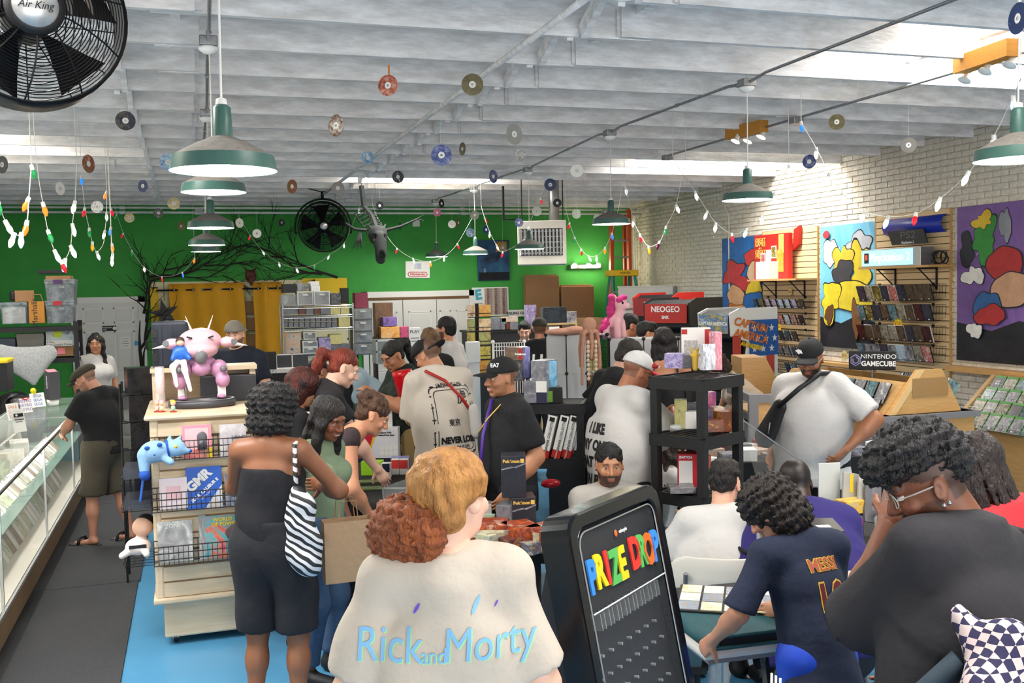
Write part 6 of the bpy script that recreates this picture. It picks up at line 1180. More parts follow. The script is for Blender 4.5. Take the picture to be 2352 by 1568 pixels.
for i,(px,c1)in enumerate(((361,'#e8c4ba'),(372,'#d8cfb0'),(398,'#9ec4b4'))):
 p=at(px,946,Z=GZ); q=thing('toy_figure',['tiny pink cap figure on a red disc','tiny pale figure on a red disc beside the tube','tiny yellow haired figure on a red disc'][i],'figure',(p.x,p.y+.0,GZ)); obj('disc',MB().cyl((0,0,0),(0,0,.005),.02,n=16),m_redb,q); obj('torso',MB().sph((0,0,.025),(.014,.012,.02)),mat('toy '+c1,c1,.5),q,True); obj('head',MB().sph((0,0,.055),.016),mat('doll skin','#e0b49a'),q,True); obj('hair',MB().sph((0,.003,.062),(.017,.016,.013)),m_yel if i==2 else mat('toy cap pink','#e49aa4',.5),q,True)
p=at(505,900,Y=7.0); t=thing('speaker_box','long dark grey carton lying behind the robot statue','carton',(at(520,880,Y=7.02).x,7.02,GZ)); obj('carton',MB().bx(-.17,.19,-.1,.1,0,.17),mat('slate card','#3f4046',.6),t,bevel=.004)
p=at(392,800,Y=7.3); t=thing('hard_case','tall dark blue ribbed equipment case on the gondola riser','case',(at(392,800,Y=7.1).x,7.12,zr2+.028)); hh=at(392,735,Y=7.3).z-zr2-.03; m_case2=mat('navy hard plastic','#1d2432',.45); ww=(at(432,800,Y=7.3).x-at(350,800,Y=7.3).x)/2
obj('shell',MB().bx(-ww,ww,-.1,.13,0,hh),m_case2,t,bevel=.02)
for i in range(3):obj('rib',MB().bx(-ww*.55+i*ww*.55-.012,-ww*.55+i*ww*.55+.012,-.112,-.1,.02,hh-.02),m_case2,t)
for z in(.25,.5,.75):obj('latch',MB().box((-ww+.02,-.11,hh*z),(.04,.03,.05)),m_black,t)
obj('handle',MB().tube([(-ww-.01,-.02,hh*.4),(-ww-.035,-.02,hh*.42),(-ww-.035,-.02,hh*.58),(-ww-.01,-.02,hh*.6)],.008,6),m_black,t)
for i in range(5):
 p=at(325,905+62*i,Y=7.9); t=thing('wrapped_box','shrink-wrapped black box, %s in the wire tower beside the gondola'%['topmost','second','third','fourth','lowest'][i],'box',(p.x,7.95,p.z),R(10+6*i),'wrapped black boxes'); obj('carton',MB().bx(-.11,.11,-.09,.09,0,.2),cover('wrapped box art',['#1a1a1e','#2f2f36','#6a6a70','#121216'],2,.12),t,bevel=.003)
t=thing('box_rack','black wire tower holding the wrapped boxes','wire rack',(at(325,900,Y=7.9).x,8.0,0)); g=MB()
for x in(-.15,.15):
 for y in(-.12,.12):g.cyl((x,y,0),(x,y,1.5),.008,n=6)
for i in range(5):z=at(325,905+62*i,Y=7.9).z-.004; g.bx(-.15,.15,-.12,.12,z-.008,z)
obj('frame',g,m_blackmetal,t)
# ======================= MIDDLE OF THE SHOP =======================
CAMZ=-17.9
def pbox(name,label,cat,x0,y0,x1,y1,D,dep,m,ang=0,group=None,bevel=.003,texts=(),patch=()):
 """a carton whose front spans the given span of view at distance D; z from the same ray"""
 b=at((x0+x1)/2,y1,D=D); w=(x1-x0)*D/FPX/max(.5,math.cos(R(ang))); h=(y1-y0)*D/FPX
 t=thing(name,label,cat,b,R(CAMZ+ang),group); obj('carton',MB().bx(-w/2,w/2,0,dep,0,h),m,t,bevel=bevel)
 for(s_,sz,u,v,mm)in texts:text(s_,sz*h,mm,t,(w*(u-.5),-.002,h*v),bold=.001)
 for(u0,u1,v0,v1,mm)in patch:obj('printed_panel',MB().bx(w*(u0-.5),w*(u1-.5),-.0015,0,h*v0,h*v1),mm,t)
 t['w']=w; t['h']=h; return t
YK=13.6; m_chrome=mat('chrome wire','#b9bbbd',.25,.95); xa,xb=at(648,760,Y=YK).x,at(807,760,Y=YK).x; zsh=[at(725,y,Y=YK).z for y in(702,724,753,815)]
t=thing('chrome_rack','chrome wire rack crammed with bins beside the mustard curtain','rack',((xa+xb)/2,YK,0)); hx=(xb-xa)/2
for x in(-hx,hx):
 for y in(-.2,.2):obj('post',MB().cyl((x,y,0),(x,y,zsh[0]+.03),.012),m_chrome,t)
for z in zsh:
 g=MB()
 for i in range(7):g.tube([(-hx,-.2+.067*i,z),(hx,-.2+.067*i,z)],.005,4)
 for i in range(24):g.tube([(-hx+2*hx*i/23,-.2,z-.02),(-hx+2*hx*i/23+.03,-.2,z)],.003,3)
 obj('wire_shelf',g.bx(-hx,hx,-.205,-.195,z-.03,z-.022),m_chrome,t)
def rb(name,label,cat,x0,y0,x1,y1,m,dep=.3,g=None,dy=0):return cbox(name,label,cat,x0,y0,x1,y1,YK-.18+dy,dep,m,0,g)
m_draw=mat('translucent drawer','#9a9c9c',.35,noise=(7,.25),col2='#6f7274'); m_drawf=mat('white drawer frame','#d6d4ce',.5)
def drawer_unit(label,x0,y0,x1,y1,n=1,Y=None,fm=None):
 t=cbox('drawer_unit',label,'drawer unit',x0,y0,x1,y1,Y or YK-.18,.3,fm or m_drawf); w,h=t['w'],t['h']
 for i in range(n):d=obj('drawer',MB().bx(-w/2+.015,w/2-.015,-.158,-.14,h*i/n+.015,h*(i+1)/n-.012),m_draw,t,bevel=.004); obj('pull',MB().box((0,-.165,h*(i+.75)/n),(w*.3,.02,.02)),m_drawf,d)
rb('lidded_bin','dark bin with a yellow lid on top of the chrome rack','bin',650,652,680,672,m_black); rb('lidded_bin','grey clear bin beside the yellow lidded bin','bin',683,650,710,668,m_clear); rb('small_carton','small white carton above another on the chrome rack','carton',713,646,733,657,m_paper); rb('small_carton','small white carton under another on the chrome rack','carton',715,657,735,669,m_paper)
rb('clear_crate','clear crate with a dark label on the top of the chrome rack','bin',646,677,682,701,m_clear); drawer_unit('white framed single drawer on top of the chrome rack',683,669,720,701); drawer_unit('second white framed drawer on top of the chrome rack',721,668,758,701)
rb('boxed_mask','black boxed mask standing at the end of the chrome rack','box',783,661,801,697,m_black,.12); rb('bundle','dark mixed merchandise at the end of the chrome rack','merchandise',760,672,783,701,m_junk)
junkc=[cover('shelf goods %d'%i,p_,4,.4)for i,p_ in enumerate((['#3a3c42','#b9b4aa','#1f2024','#d98a3a'],['#2a2c32','#7a7a80','#d9d6d0','#4a4a52'],['#3a2f4a','#8a7ab0','#2a2430','#c9c0d0'],['#c26a2a','#3a2418','#e8b08a','#8a3a1a'],['#9a8f4a','#d9cf8a','#3a381c','#b9b06a']))]
for i,(x0,x1,m)in enumerate(((650,684,1),(685,702,3),(703,720,1),(721,735,3),(736,758,1),(759,782,4),(783,802,4))):rb('shelf_goods','row of boxed goods on the second wire shelf','merchandise',x0,706,x1,722,junkc[m],.25,'boxed goods on the second wire shelf')
for r_,(y0,y1)in enumerate(((728,738),(740,751))):
 for i in range(10):rb('label_bin','small clear bin with a white label on the third wire shelf','bin',650+12.5*i,y0,661+12.5*i,y1,junkc[1],.2,'small label bins on the chrome rack')
rb('shelf_goods','loose boxes at the end of the third wire shelf','merchandise',778,728,804,751,junkc[4],.2)
drawer_unit('small white drawer unit on the lower wire shelf',697,762,727,780); drawer_unit('larger white drawer unit under the small one',695,782,730,812,2)
for i,(x0,y0,x1,y1,m)in enumerate(((732,775,760,813,2),(758,768,785,790,4),(760,790,803,813,1),(655,765,690,813,0))):rb('shelf_goods','heap of packaged toys on the lower wire shelf','merchandise',x0,y0,x1,y1,junkc[m],.25,'packaged toys on the lower wire shelf')
cbox('backing_case','black card display case leaning behind the till','display case',600,808,635,858,10.4,.05,m_black); t=cbox('backing_case','wide framed black card display behind the red haired woman','display case',634,812,708,845,10.6,.06,mat('dark frame inset','#2f3238',.4)); obj('frame_edge',MB().bx(-t['w']/2,t['w']/2,-.035,-.03,t['h']-.012,t['h']).bx(-.006,.006,-.035,-.03,0,t['h']).bx(-t['w']/2,-t['w']/2+.01,-.035,-.03,0,t['h']),m_alu,t)
t=thing('back_counter','long dark counter behind the till','counter',(at(640,880,Y=10.7).x,10.7,0)); zt=at(640,846,Y=10.5).z; obj('top',MB().bx(-.6,.75,-.3,.3,zt-.04,zt),m_white,t); obj('body',MB().bx(-.58,.73,-.28,.28,0,zt-.04),m_black,t)
drawer_unit('tall grey tower of four drawers beside the folding doors',812,708,856,815,4,13.9,mat('grey drawer frame','#6a6c6e',.5)); cbox('crimson_box','crimson square box with a painted face shape on the drawer tower','box',815,672,845,707,13.9,.22,cover('crimson block print',['#7a2038','#8a2a44','#c9a08a','#6a1a30'],1.3,.5))
tb=thing('stock_table','black table of boxed games before the folding doors','table',(at(905,800,Y=14.3).x,14.5,0)); zt=at(905,776,Y=14.2).z; obj('top',MB().bx(-.6,.75,-.3,.3,zt-.03,zt),m_black,tb)
for x in(-.55,.7):obj('leg',MB().bx(x-.02,x+.02,-.25,.25,0,zt-.03),m_black,tb)
for(x0,y0,x1,y1,lab,pal,ss)in((862,695,903,776,'tall box printed like a wooden crate before the folding doors',['#8a6a44','#6a4a2c','#a98a5a','#4a3420'],3),(880,728,912,749,'purple boxed game topmost of its pile',['#3a2a5a','#8a6ab0','#c96a3a','#20183a'],2),(875,750,918,776,'orange boxed game under the purple one',['#a8481c','#e09a3a','#3a1a12','#c9c0a0'],2.5),(919,750,940,776,'narrow violet boxed game beside the orange one',['#4a2a5a','#c04a6a','#2a1a4a'],3)):
 cbox('boxed_game',lab,'box',x0,y0,x1,y1,14.2+(.2 if 'tall' in lab else 0),.2,cover('art '+lab[:14],pal,ss,.4))
t=cbox('white_poster','white handwritten board leaning by the folding doors','board',940,752,966,800,13.4,.03,m_paper); obj('easel_leg',MB().cyl((-.06,.02,0),(-.09,.02,-t.location.z),.012).cyl((.06,.02,0),(.09,.02,-t.location.z),.012),m_steel,t); text('PLAY',.06,m_btxt,t,(0,-.017,t['h']*.8)); obj('text_line',MB().box((0,-.017,t['h']*.5),(.12,.003,.008)).box((0,-.017,t['h']*.35),(.1,.003,.008)),m_btxt,t)
t=cbox('glass_case','small glass display case on legs behind the ponytailed woman','display case',864,780,908,835,12.6,.3,mat('dim case glass','#8a9494',.15,alpha=.8)); obj('frame',MB().bx(-t['w']/2,t['w']/2,-.155,-.15,t['h']*.47,t['h']*.53).bx(-t['w']/2,-t['w']/2+.02,-.155,-.15,0,t['h']).bx(t['w']/2-.02,t['w']/2,-.155,-.15,0,t['h']).bx(-t['w']/2,t['w']/2,-.155,-.15,t['h']-.02,t['h']),m_alu,t); b_=t.location.z; obj('leg',MB().bx(-t['w']/2,-t['w']/2+.03,-.1,.1,-b_,0).bx(t['w']/2-.03,t['w']/2,-.1,.1,-b_,0),m_black,t)
YC=12.8; p=at(1102,760,Y=YC); t=thing('comic_rack','tall black wire comic rack','rack',(p.x,YC+.12,0)); zt=at(1102,697,Y=YC).z; obj('pole',MB().cyl((0,0,0),(0,0,zt),.025),m_blackmetal,t); obj('foot',MB().lathe([(.001,.0),(.3,0),(.3,.02),(.001,.03)],20),m_blackmetal,t)
cpal=[cover('comic cover %d'%i,p_,2.4,.35)for i,p_ in enumerate((['#6a7a4a','#c9a24a','#3a2a1c','#b0402a'],['#7a5a3a','#d9c9a0','#3a4a3a','#a03a2a'],['#4a6a3a','#a8b06a','#2a2a1c','#8a3a3a'],['#3a3a52','#c9c04a','#20242a','#7a2a5a']))]
for i,(y0,y1)in enumerate(((700,728),(732,760),(763,792),(796,825),(828,858))):
 for(x0,x1,a_)in((1100,1127,0),(1074,1092,50)):
  a=at(x0,(y0+y1)/2,Y=YC).x; b=at(x1,(y0+y1)/2,Y=YC).x; z1=at(1100,y0,Y=YC).z; z0=at(1100,y1,Y=YC).z
  o=obj('comic_book',MB().bx(-(b-a)/2,(b-a)/2,-.004,.004,0,z1-z0),cpal[(i+(a_>0))%4],loc=((a+b)/2,YC+.02*(a_>0),z0),rz=R(-a_*.5)); tag(o,'comic in the %s tier of the black comic rack'%['top','second','third','fourth','lowest'][i],'comic','comics in the wire rack')
 obj('wire_tier',MB().tube([(-.16,-.13,z0),(.16,-.13,z0)],.005,4).tube([(-.16,-.13,z0+.05),(.16,-.13,z0+.05)],.004,4).tube([(0,0,z0),(0,-.13,z0)],.006,4),m_blackmetal,t)
t=cbox('white_cutout','white folded card stand in front of the comic rack','stand',1075,785,1103,832,11.6,.12,m_paper); obj('pedestal',MB().bx(-.07,.07,-.05,.05,-t.location.z,0),m_paper,t)
t=thing('toy_counter','dark counter of small boxed toys below the green wall','counter',(at(1190,800,Y=14.4).x,14.6,0)); zt=at(1190,757,Y=14.3).z; obj('body',MB().bx(-.75,.5,-.3,.3,0,zt-.03),mat('dark counter front','#1f1e1e',.5),t); obj('top',MB().bx(-.78,.53,-.32,.32,zt-.03,zt),m_black,t)
tp_=[(1133,728,1150,757,'grey and red boxed toy',1),(1151,730,1163,757,'white boxed toy with a paper flag',1),(1160,742,1172,757,'small red and white boxed ball',3),(1172,738,1190,757,'white and grey small carton',1),(1152,727,1190,739,'long dark boxed toy lying on others',0)]
for i,(x0,y0,x1,y1,lab,m)in enumerate(tp_):cbox('toy_box',lab+' on the dark toy counter','box',x0,y0,x1,y1,14.3,.15,junkc[m])
t=thing('pine_shelf','pale pine shelf of boxed brick sets','shelf',(at(1290,800,Y=14.0).x,14.3,0)); zt=at(1290,741,Y=14.1).z; wl=(at(1330,760,Y=14.1).x-at(1245,760,Y=14.1).x)/2; m_pine=mat('pale pine','#c9ac78',.6,noise=(6,.1)); obj('board',MB().bx(-wl,wl,-.2,.2,zt-.03,zt),m_pine,t); obj('board',MB().bx(-wl,wl,-.2,.2,zt-.32,zt-.29),m_pine,t); obj('side',MB().bx(-wl,-wl+.03,-.2,.2,0,zt-.03).bx(wl-.03,wl,-.2,.2,0,zt-.03),m_pine,t)
cbox('brick_set_box','large dark boxed brick set on the pine shelf','box',1247,705,1301,741,14.1,.12,cover('brick set art',['#1a1d22','#3a4248','#8a9498','#15181c'],2.5,.3)); cbox('brick_set_box','small dark boxed brick set on the pine shelf','box',1302,715,1325,741,14.1,.1,cover('brick set art b',['#1a1c24','#6a6a7a','#3a2a3a','#c9c0b0'],2.5,.3)); cbox('brick_set_box','white boxed set on the lower pine shelf','box',1262,750,1285,765,14.1,.1,m_junkw)
for i,(x0,y0,x1,y1)in enumerate(((1208,700,1232,722),(1209,722,1230,757))):cbox('toy_box',['boxed white and purple figure against the tall carton','second boxed figure against the tall carton'][i],'box',x0,y0,x1,y1,14.6,.1,junkc[2])
for i,(x0,y0,x1,y1)in enumerate(((1330,730,1385,775),(1338,775,1380,985))):cbox('brown_carton',['brown carton stacked at the end of the pine shelf','brown carton under another at the end of the pine shelf'][i],'carton',x0,y0,x1,y1,14.4,.3,m_card)
m_cube=mat('frosted white panel','#c2c4c6',.35,noise=(4,.06)); DQ=9.2; t=thing('cube_organiser','frosted white cube organiser with black connectors','organiser',at(1300,905,D=DQ)); zb_=t.location.z; t.location.z=0; t.rotation_euler=(0,0,R(CAMZ-12)); zt=at(1300,768,D=DQ).z
def cubes(x0,n,zt,w=.19,rows=3,open_=()):
 hh=.36
 for i in range(n):
  for j in range(rows):
   z1=zt-hh*j
   if i in open_:
    g=MB()
    for k_ in range(6):g.tube([(x0+w*i+.02+.03*k_,0,z1-hh),(x0+w*i+.02+.03*k_,0,z1)],.002,3); g.tube([(x0+w*i,0,z1-.06*k_),(x0+w*(i+1),0,z1-.06*k_)],.002,3)
    obj('mesh_panel',g,m_blackmetal,t)
   else:obj('panel',MB().bx(x0+w*i+.006,x0+w*(i+1)-.006,-.004,.004,z1-hh+.006,z1-.006),m_cube,t)
   obj('top_panel' if j==0 else 'shelf_panel',MB().bx(x0+w*i+.006,x0+w*(i+1)-.006,0,.36,z1-.008,z1),m_cube,t)
 for i in range(n+1):
  for j in range(rows):obj('connector',MB().sph((x0+w*i,-.004,zt-hh*j),(.018,.016,.018),8,6),m_black,t,True); obj('rod',MB().bx(x0+w*i-.004,x0+w*i+.004,-.004,.004,zt-hh*(j+1),zt-hh*j),m_black,t)
 obj('side_panel',MB().bx(x0-.004,x0+.004,0,.36,zt-hh*rows,zt),m_cube,t); obj('side_panel',MB().bx(x0+w*n-.004,x0+w*n+.004,0,.36,zt-hh*rows,zt),m_cube,t); obj('foot',MB().bx(x0,x0+w*n,.02,.34,0,zt-hh*rows),m_black,t)
cubes(-.18,3,zt,.19,3,(2,)); cubes(.41,4,zt-.045,.155,3)
for i,(dx,z,m)in enumerate(((.06,0,junkc[4]),(.12,.1,mat('orange packs','#d8a05a',.6)),(.1,.36,m_junk))):
 q=t.matrix_basis@Vector((.2+dx,.18,zt-.345-z+(.0 if i else 0))); tag(obj('toy_pack',MB().box((q.x,q.y,q.z+.05),(.12,.1,.09),R(-25)),m,bevel=.01),['gold packs in the mesh cube','orange packs in the mesh cube','dark sequinned packs in the lower mesh cube'][i],'packs')
m_coral=mat('coral knit plush','#cf9a82',.95,noise=(60,.2),bump=(180,.6)); p=at(1347,770,D=8.9); P=[('+e',(0,0,.07),(.064,.062,.066),None)]
for i in range(6):
 a=i*1.05+.4; x,y=.055*math.cos(a),.05*math.sin(a); q=V(x,y,0); L=(.42,.2,.3,.45,.22,.4)[i]
 P+=[('+c',V(0,0,.02),q*1.3,.03,.02,{'k':.008}),('+c',q*1.3,q*1.7+V(0,0,-L*.5),.018,.015,{'k':.006}),('+c',q*1.7+V(0,0,-L*.5),q*1.9+V(.02*math.sin(i),0,-L),.015,.012,{'k':.006})]
oc=blob('octopus_plush','coral knitted octopus plush hanging its arms over the mesh cube','plush',p-Vector((.02,.12,-.03)),P,m_coral,.009,.02)
for s_ in(0,1):
 g=MB()
 for i in range(9):g.sph((-.045+.07*s_,-.075,-.08-.04*i),(.018,.014,.02),8,5)
 obj('curled_arm',g,mat('cream knit','#dcc3a8',.95,bump=(150,.4)),oc,True)
p=at(1330,771,D=9.1); blob('knit_throw','folded pale pink knitted throw on top of the white cubes','throw',at(1305,762,D=9.15),[('+e',(-.02,.05,0),(.19,.1,.035),None),('+e',(.08,.02,.01),(.1,.09,.04),None)],m_coral,.012,.03)
m_ppk=mat('pale pink plush','#efb9c0',.95,bump=(220,.4)); m_mane=mat('hot pink plush','#d83a86',.95,noise=(25,.2),bump=(150,.5)); p=at(1412,775,D=9.3)
P=[('+e',(0,0,.2),(.07,.10,.09),None),('+c',(.0,-.05,.25),(.0,-.08,.33),.06,.055),('+e',(0,-.09,.38),(.075,.075,.07),None),('+e',(0,-.16,.36),(.042,.04,.036),None),('+c',(.045,-.06,.43),(.06,-.05,.47),.02,.012),('+c',(-.045,-.06,.43),(-.06,-.05,.47),.02,.012)]
for(x,y)in((.05,-.07),(-.05,-.07),(.05,.07),(-.05,.07)):P.append(('+c',(x,y,.18),(x*1.2,y*1.1,.02),.034,.04))
po=blob('pony_plush','pale pink plush pony with a curly hot pink mane on the white cubes','plush',p,P,m_ppk,.009,.025,R(35)); po.scale=(.82,.82,.82); P=[]
for i in range(9):a=i*.7; P.append(('+e',(-.045+.03*math.sin(a*2),-.02+.02*math.cos(a)+.012*i,.46-.042*i),(.052,.048,.04),None))
obj('mane',np_mesh('mane',[sdf_mesh(P+[('+e',(0,-.12,.455),(.05,.045,.035),None),('+e',(-.05,-.1,.43),(.04,.04,.04),None)],.009,.012)],m_mane),None,po); obj('tail',np_mesh('tail',[sdf_mesh([('+e',(.01*(-1)**i,.12+.014*i,.2-.03*i),(.035,.035,.032),None)for i in range(7)],.009,.012)],m_mane),None,po)
for s_ in(-1,1):obj('eye',MB().sph((s_*.05,-.14,.395),(.012,.014,.018)),m_btxt,po,True)
m_plas=mat('black resin shelf','#171719',.55,bump=(150,.1))
def resin_shelf(label,c,rz,w,d,zs,legs=True):
 t=thing('plastic_shelf',label,'shelf',(c[0],c[1],0),rz)
 for z in zs:
  obj('shelf_tray',MB().bx(-w/2,w/2,-d/2,d/2,z-.07,z-.01).bx(-w/2,w/2,-d/2,-d/2+.02,z-.01,z).bx(-w/2,w/2,d/2-.02,d/2,z-.01,z).bx(-w/2,-w/2+.02,-d/2,d/2,z-.01,z).bx(w/2-.02,w/2,-d/2,d/2,z-.01,z),m_plas,t)
  for i in range(7):obj('tray_slat',MB().bx(-w/2+.03,w/2-.03,-d/2+.03+(d-.06)*i/7,-d/2+.03+(d-.06)*(i+.6)/7,z-.012,z-.004),m_plas,t)
 for x in(-1,1):
  for y in(-1,1):obj('post',MB().bx(x*(w/2-.03)-.024,x*(w/2-.03)+.024,y*(d/2-.03)-.024,y*(d/2-.03)+.024,0,max(zs)-.05),m_plas,t)
 return t
D1=6.9; c1=at(1262,1000,D=D1+.15); zA=at(1262,926,D=D1).z; zB=at(1262,1052,D=D1).z
resin_shelf('black plastic shelf of boxed card sets behind the EA7 cap',(c1.x,c1.y),R(CAMZ-8),.52,.36,[zA,zB,.3])
def sb(label,x0,y0,x1,y1,D,dep,m,ang=0,**k):return pbox('card_set_box',label,'box',x0,y0,x1,y1,D,dep,m,ang,**k)
m_silver=cover('silver box art',['#c9c9cc','#8a8a92','#e6e6e8','#5a5a64'],2,.25); m_violet=cover('violet box art',['#4a4a8a','#7a7ac0','#2a2a52','#b0b4d8'],2.4,.25); m_sky=cover('sky box art',['#2f86c4','#6ab8e4','#1f5f9a','#a8d8f0'],2.5,.25); m_brownb=cover('brown box art',['#4a3a30','#6a5444','#30261f','#8a7460'],1.5,.3)
sb('white and grey boxed card set, lowest of the pile by the EA7 cap',1203,875,1256,926,D1-.03,.2,m_silver,-15,patch=[(.55,1,0,.5,mat('slate print','#33344a',.4)),(.55,1,.5,1,m_paper)]); sb('black boxed set with a lime green square',1257,890,1293,926,D1+.02,.2,m_black,8,patch=[(.05,.35,.1,.8,mat('lime square','#7ab81e',.5))])
sb('grey windowed box under the sky blue one',1220,828,1250,874,D1+.02,.2,m_silver,-30); sb('tall sky blue boxed card set',1248,829,1280,889,D1+.06,.16,m_sky,12)
sb('violet boxed card set behind the EA7 cap',1195,797,1219,868,D1+.14,.16,m_violet,20); sb('brown boxed set with a red logo block, topmost of the pile',1160,798,1200,828,D1+.1,.18,m_brownb,-12,patch=[(.78,1,.1,.9,m_redb)],texts=[('Pokémon',.22,.89,.5,m_wtxt)]); sb('dark boxed set under the brown one',1165,829,1200,875,D1+.1,.18,m_junk,-10)
for i,(x0,x1)in enumerate(((1240,1272),(1273,1294),(1295,1317))):
 p=at((x0+x1)/2-8,1051,D=D1-.02); t=thing('binder_box',['white boxed binder with a red foot, leaning beside two others','white boxed binder in the middle of the leaning three','white boxed binder leaning at the shelf end'][i],'binder box',p,R(CAMZ-10),'leaning boxed binders'); t.rotation_euler=(0,R(14),R(CAMZ-10)); w=.06
 obj('spine',MB().bx(-w/2,w/2,0,.26,0,.3),m_paper,t,bevel=.002); obj('red_foot',MB().bx(-w/2-.001,w/2+.001,-.001,.2,0,.055),m_redb,t); text('BINDER COLLECTION',.024,m_btxt,t,(.005,-.003,.17),(0,0,1),(-1,0,0)); obj('print_patch',MB().bx(-w*.3,w*.3,-.0015,0,.26,.29),m_btxt,t); text('Pokémon',.018,m_wtxt,t,(0,-.003,.028),(0,0,1),(-1,0,0))
 if i==0:obj('cover_art',MB().bx(-w/2-.002,-w/2,.0,.25,.02,.29),m_brownb,t)
tag(obj('pillow_pack',np_mesh('pp',[sdf_mesh([('+e',at(1265,1110,D=6.6),(.07,.05,.03),None)],.01)],mat('red foil','#b01420',.2))),'crumpled red foil pack on the low shelf','pack')
p=at(1170,812,D=7.9); t=thing('wire_bin','white wire bin with ball finials behind the EA7 cap','wire bin',(p.x,p.y,0),R(CAMZ)); zt=at(1170,787,D=7.9).z; g=MB()
for i in range(12):g.tube([(-.12+.02*i,0,zt-.4),(-.12+.02*i,0,zt)],.003,4)
for z in(0,.03,.06,.12,.2):g.tube([(-.13,0,zt-z),(.12,0,zt-z)],.003,4)
obj('grid',g,m_white,t)
for x in(-.13,.12):obj('leg',MB().cyl((x,0,0),(x,0,zt),.006),m_white,t); obj('ball_finial',MB().sph((x,0,zt+.01),.016),m_white,t,True)
D2=6.0; cS=(2.93,5.46); zS=[1.615,1.02+.21,.72]; zS=[at(1600,866,D=5.85).z,at(1600,1000,D=5.85).z,at(1600,1135,D=5.85).z,.1]
resin_shelf('black plastic shelf stacked with toys beside the red and white cap',(at(1600,900,D=5.98).x,at(1600,900,D=5.98).y),R(27),.43,.39,zS)
def tb_(label,x0,y0,x1,y1,D,dep,m,ang=0,name='toy_box',**k):return pbox(name,label,'box',x0,y0,x1,y1,D,dep,m,ang,**k)
m_wred=mat('white card print','#e6e2de',.4)
tb_('tall white boxed set with a red band on the top shelf',1567,753,1632,846,6.2,.1,m_wred,-8,patch=[(0,.2,.85,.97,m_redb),(.8,1,.1,.97,m_redb),(.08,.55,.3,.7,mat('grey print lines','#c9c6c4',.5,noise=(60,.5)))]); tb_('pink and white tall box at the end of the top shelf',1642,762,1660,850,6.05,.08,cover('pink box art',['#f0d8de','#e0708a','#f8eef0'],2.5,.25),15)
tb_('wide dark boxed set on the top shelf',1527,812,1566,846,5.98,.1,junkc[2],-20); tb_('second wide dark boxed set on the top shelf',1566,815,1600,846,6.0,.1,junkc[1],-10); tb_('silver foil card box standing on the top shelf',1615,790,1645,850,5.85,.05,cover('foil glare',['#8a86a0','#f4f4f8','#b8b4c8','#5a5468'],1.5,.1),20)
blob('gold_figure','small spiky gold figure on the top shelf','figure',at(1597,846,D=5.92),[('+c',(0,0,0),(0,0,.08),.016,.02),('+c',(0,0,.08),(.03,0,.13),.015,.004),('+c',(0,0,.08),(-.03,0,.13),.015,.004),('+c',(0,0,.06),(.04,0,.09),.012,.003),('+c',(0,0,.06),(-.04,0,.09),.012,.003)],mat('gold vinyl','#c9a23a',.35),.005,.008)
for(x0,y0,x1,y1,D,m,a,lab)in((1550,918,1578,985,6.0,junkc[4],-10,'olive boxed figure on the middle shelf'),(1576,925,1600,955,6.15,junkc[1],-10,'grey boxed set behind the olive one'),(1616,900,1646,950,6.15,cover('pink blue box',['#7a6ad0','#e0608a','#c9d0f0'],1.3,.3),10,'pink and blue box standing on the middle shelf'),(1575,945,1612,985,5.95,m_wred,-5,'white boxed set with red edge on the middle shelf'),(1590,943,1640,963,6.05,m_violet,0,'long blue box lying on the middle shelf'),(1614,965,1664,993,5.85,cover('gold pack art',['#c9a22a','#7a3a1a','#e8d06a','#3a2a1a'],3,.3),12,'gold printed box at the front of the middle shelf'),(1655,945,1683,992,5.95,cover('gold pack art',['#c9a22a'],3),25,'gold character-free box at the shelf end'),(1640,935,1665,965,6.0,junkc[0],10,'dark small boxed toy on the middle shelf')):tb_(lab,x0,y0,x1,y1,D,.08,m,a)
tag(obj('tape_roll',MB().lathe([(.02,0),(.035,0),(.035,.025),(.02,.025),(.02,0)],20,at(1553,986,D=5.8)),mat('grey tape','#a8a8a4',.5),smooth=True),'roll of grey tape on the middle shelf','tape')
tb_('red and white boxed play set on the low shelf',1558,1042,1602,1118,5.95,.12,mat('red card print','#c02430',.4),-8,patch=[(.06,.75,.1,.8,m_wred)],texts=[('SWITCH',.1,.4,.9,m_wtxt)]); tb_('brown and red box at the low shelf post',1617,1045,1635,1120,5.95,.08,cover('brown red box',['#a8845a','#c03a2a','#c9a06a'],1.5,.4),15); tb_('crinkled clear bag of parts on the low shelf',1540,1120,1600,1134,5.8,.15,mat('crinkled cellophane','#8a888c',.1,noise=(20,.4),bump=(30,.8)),0,name='parts_bag')
m_cloth=mat('black table cloth','#141416',.9,bump=(60,.2)); zT=.76
def table(name,label,c,rz,w,d,z,top,legm=None,cloth=False):
 t=thing(name,label,'table',(c[0],c[1],0),rz); obj('table_top',MB().bx(-w/2,w/2,-d/2,d/2,z-.04,z),top,t,bevel=.015)
 if cloth:obj('cloth_drop',MB().bx(-w/2-.006,w/2+.006,-d/2-.006,-d/2,.05,z).bx(-w/2-.006,w/2+.006,d/2,d/2+.006,.05,z).bx(-w/2-.006,-w/2,-d/2,d/2,.05,z).bx(w/2,w/2+.006,-d/2,d/2,.05,z),top,t)
 for x in(-1,1):
  for y in(-1,1):obj('leg',MB().cyl((x*(w/2-.1),y*(d/2-.08),0),(x*(w/2-.1),y*(d/2-.08),z-.03),.016),legm or m_steel,t)
 return t
c3=at(1745,1040,Z=.8); table('card_table','black draped table of cards and flat boxes before the grey bins',(c3.x+.15,c3.y),R(CAMZ+10),1.7,.8,.8,m_cloth,cloth=True)
mt=[m_paper,junkc[1],mat('flat red pack','#a83a44',.4),m_silver,junkc[0],mat('white card stack','#d6d3cc',.5)]
i=0
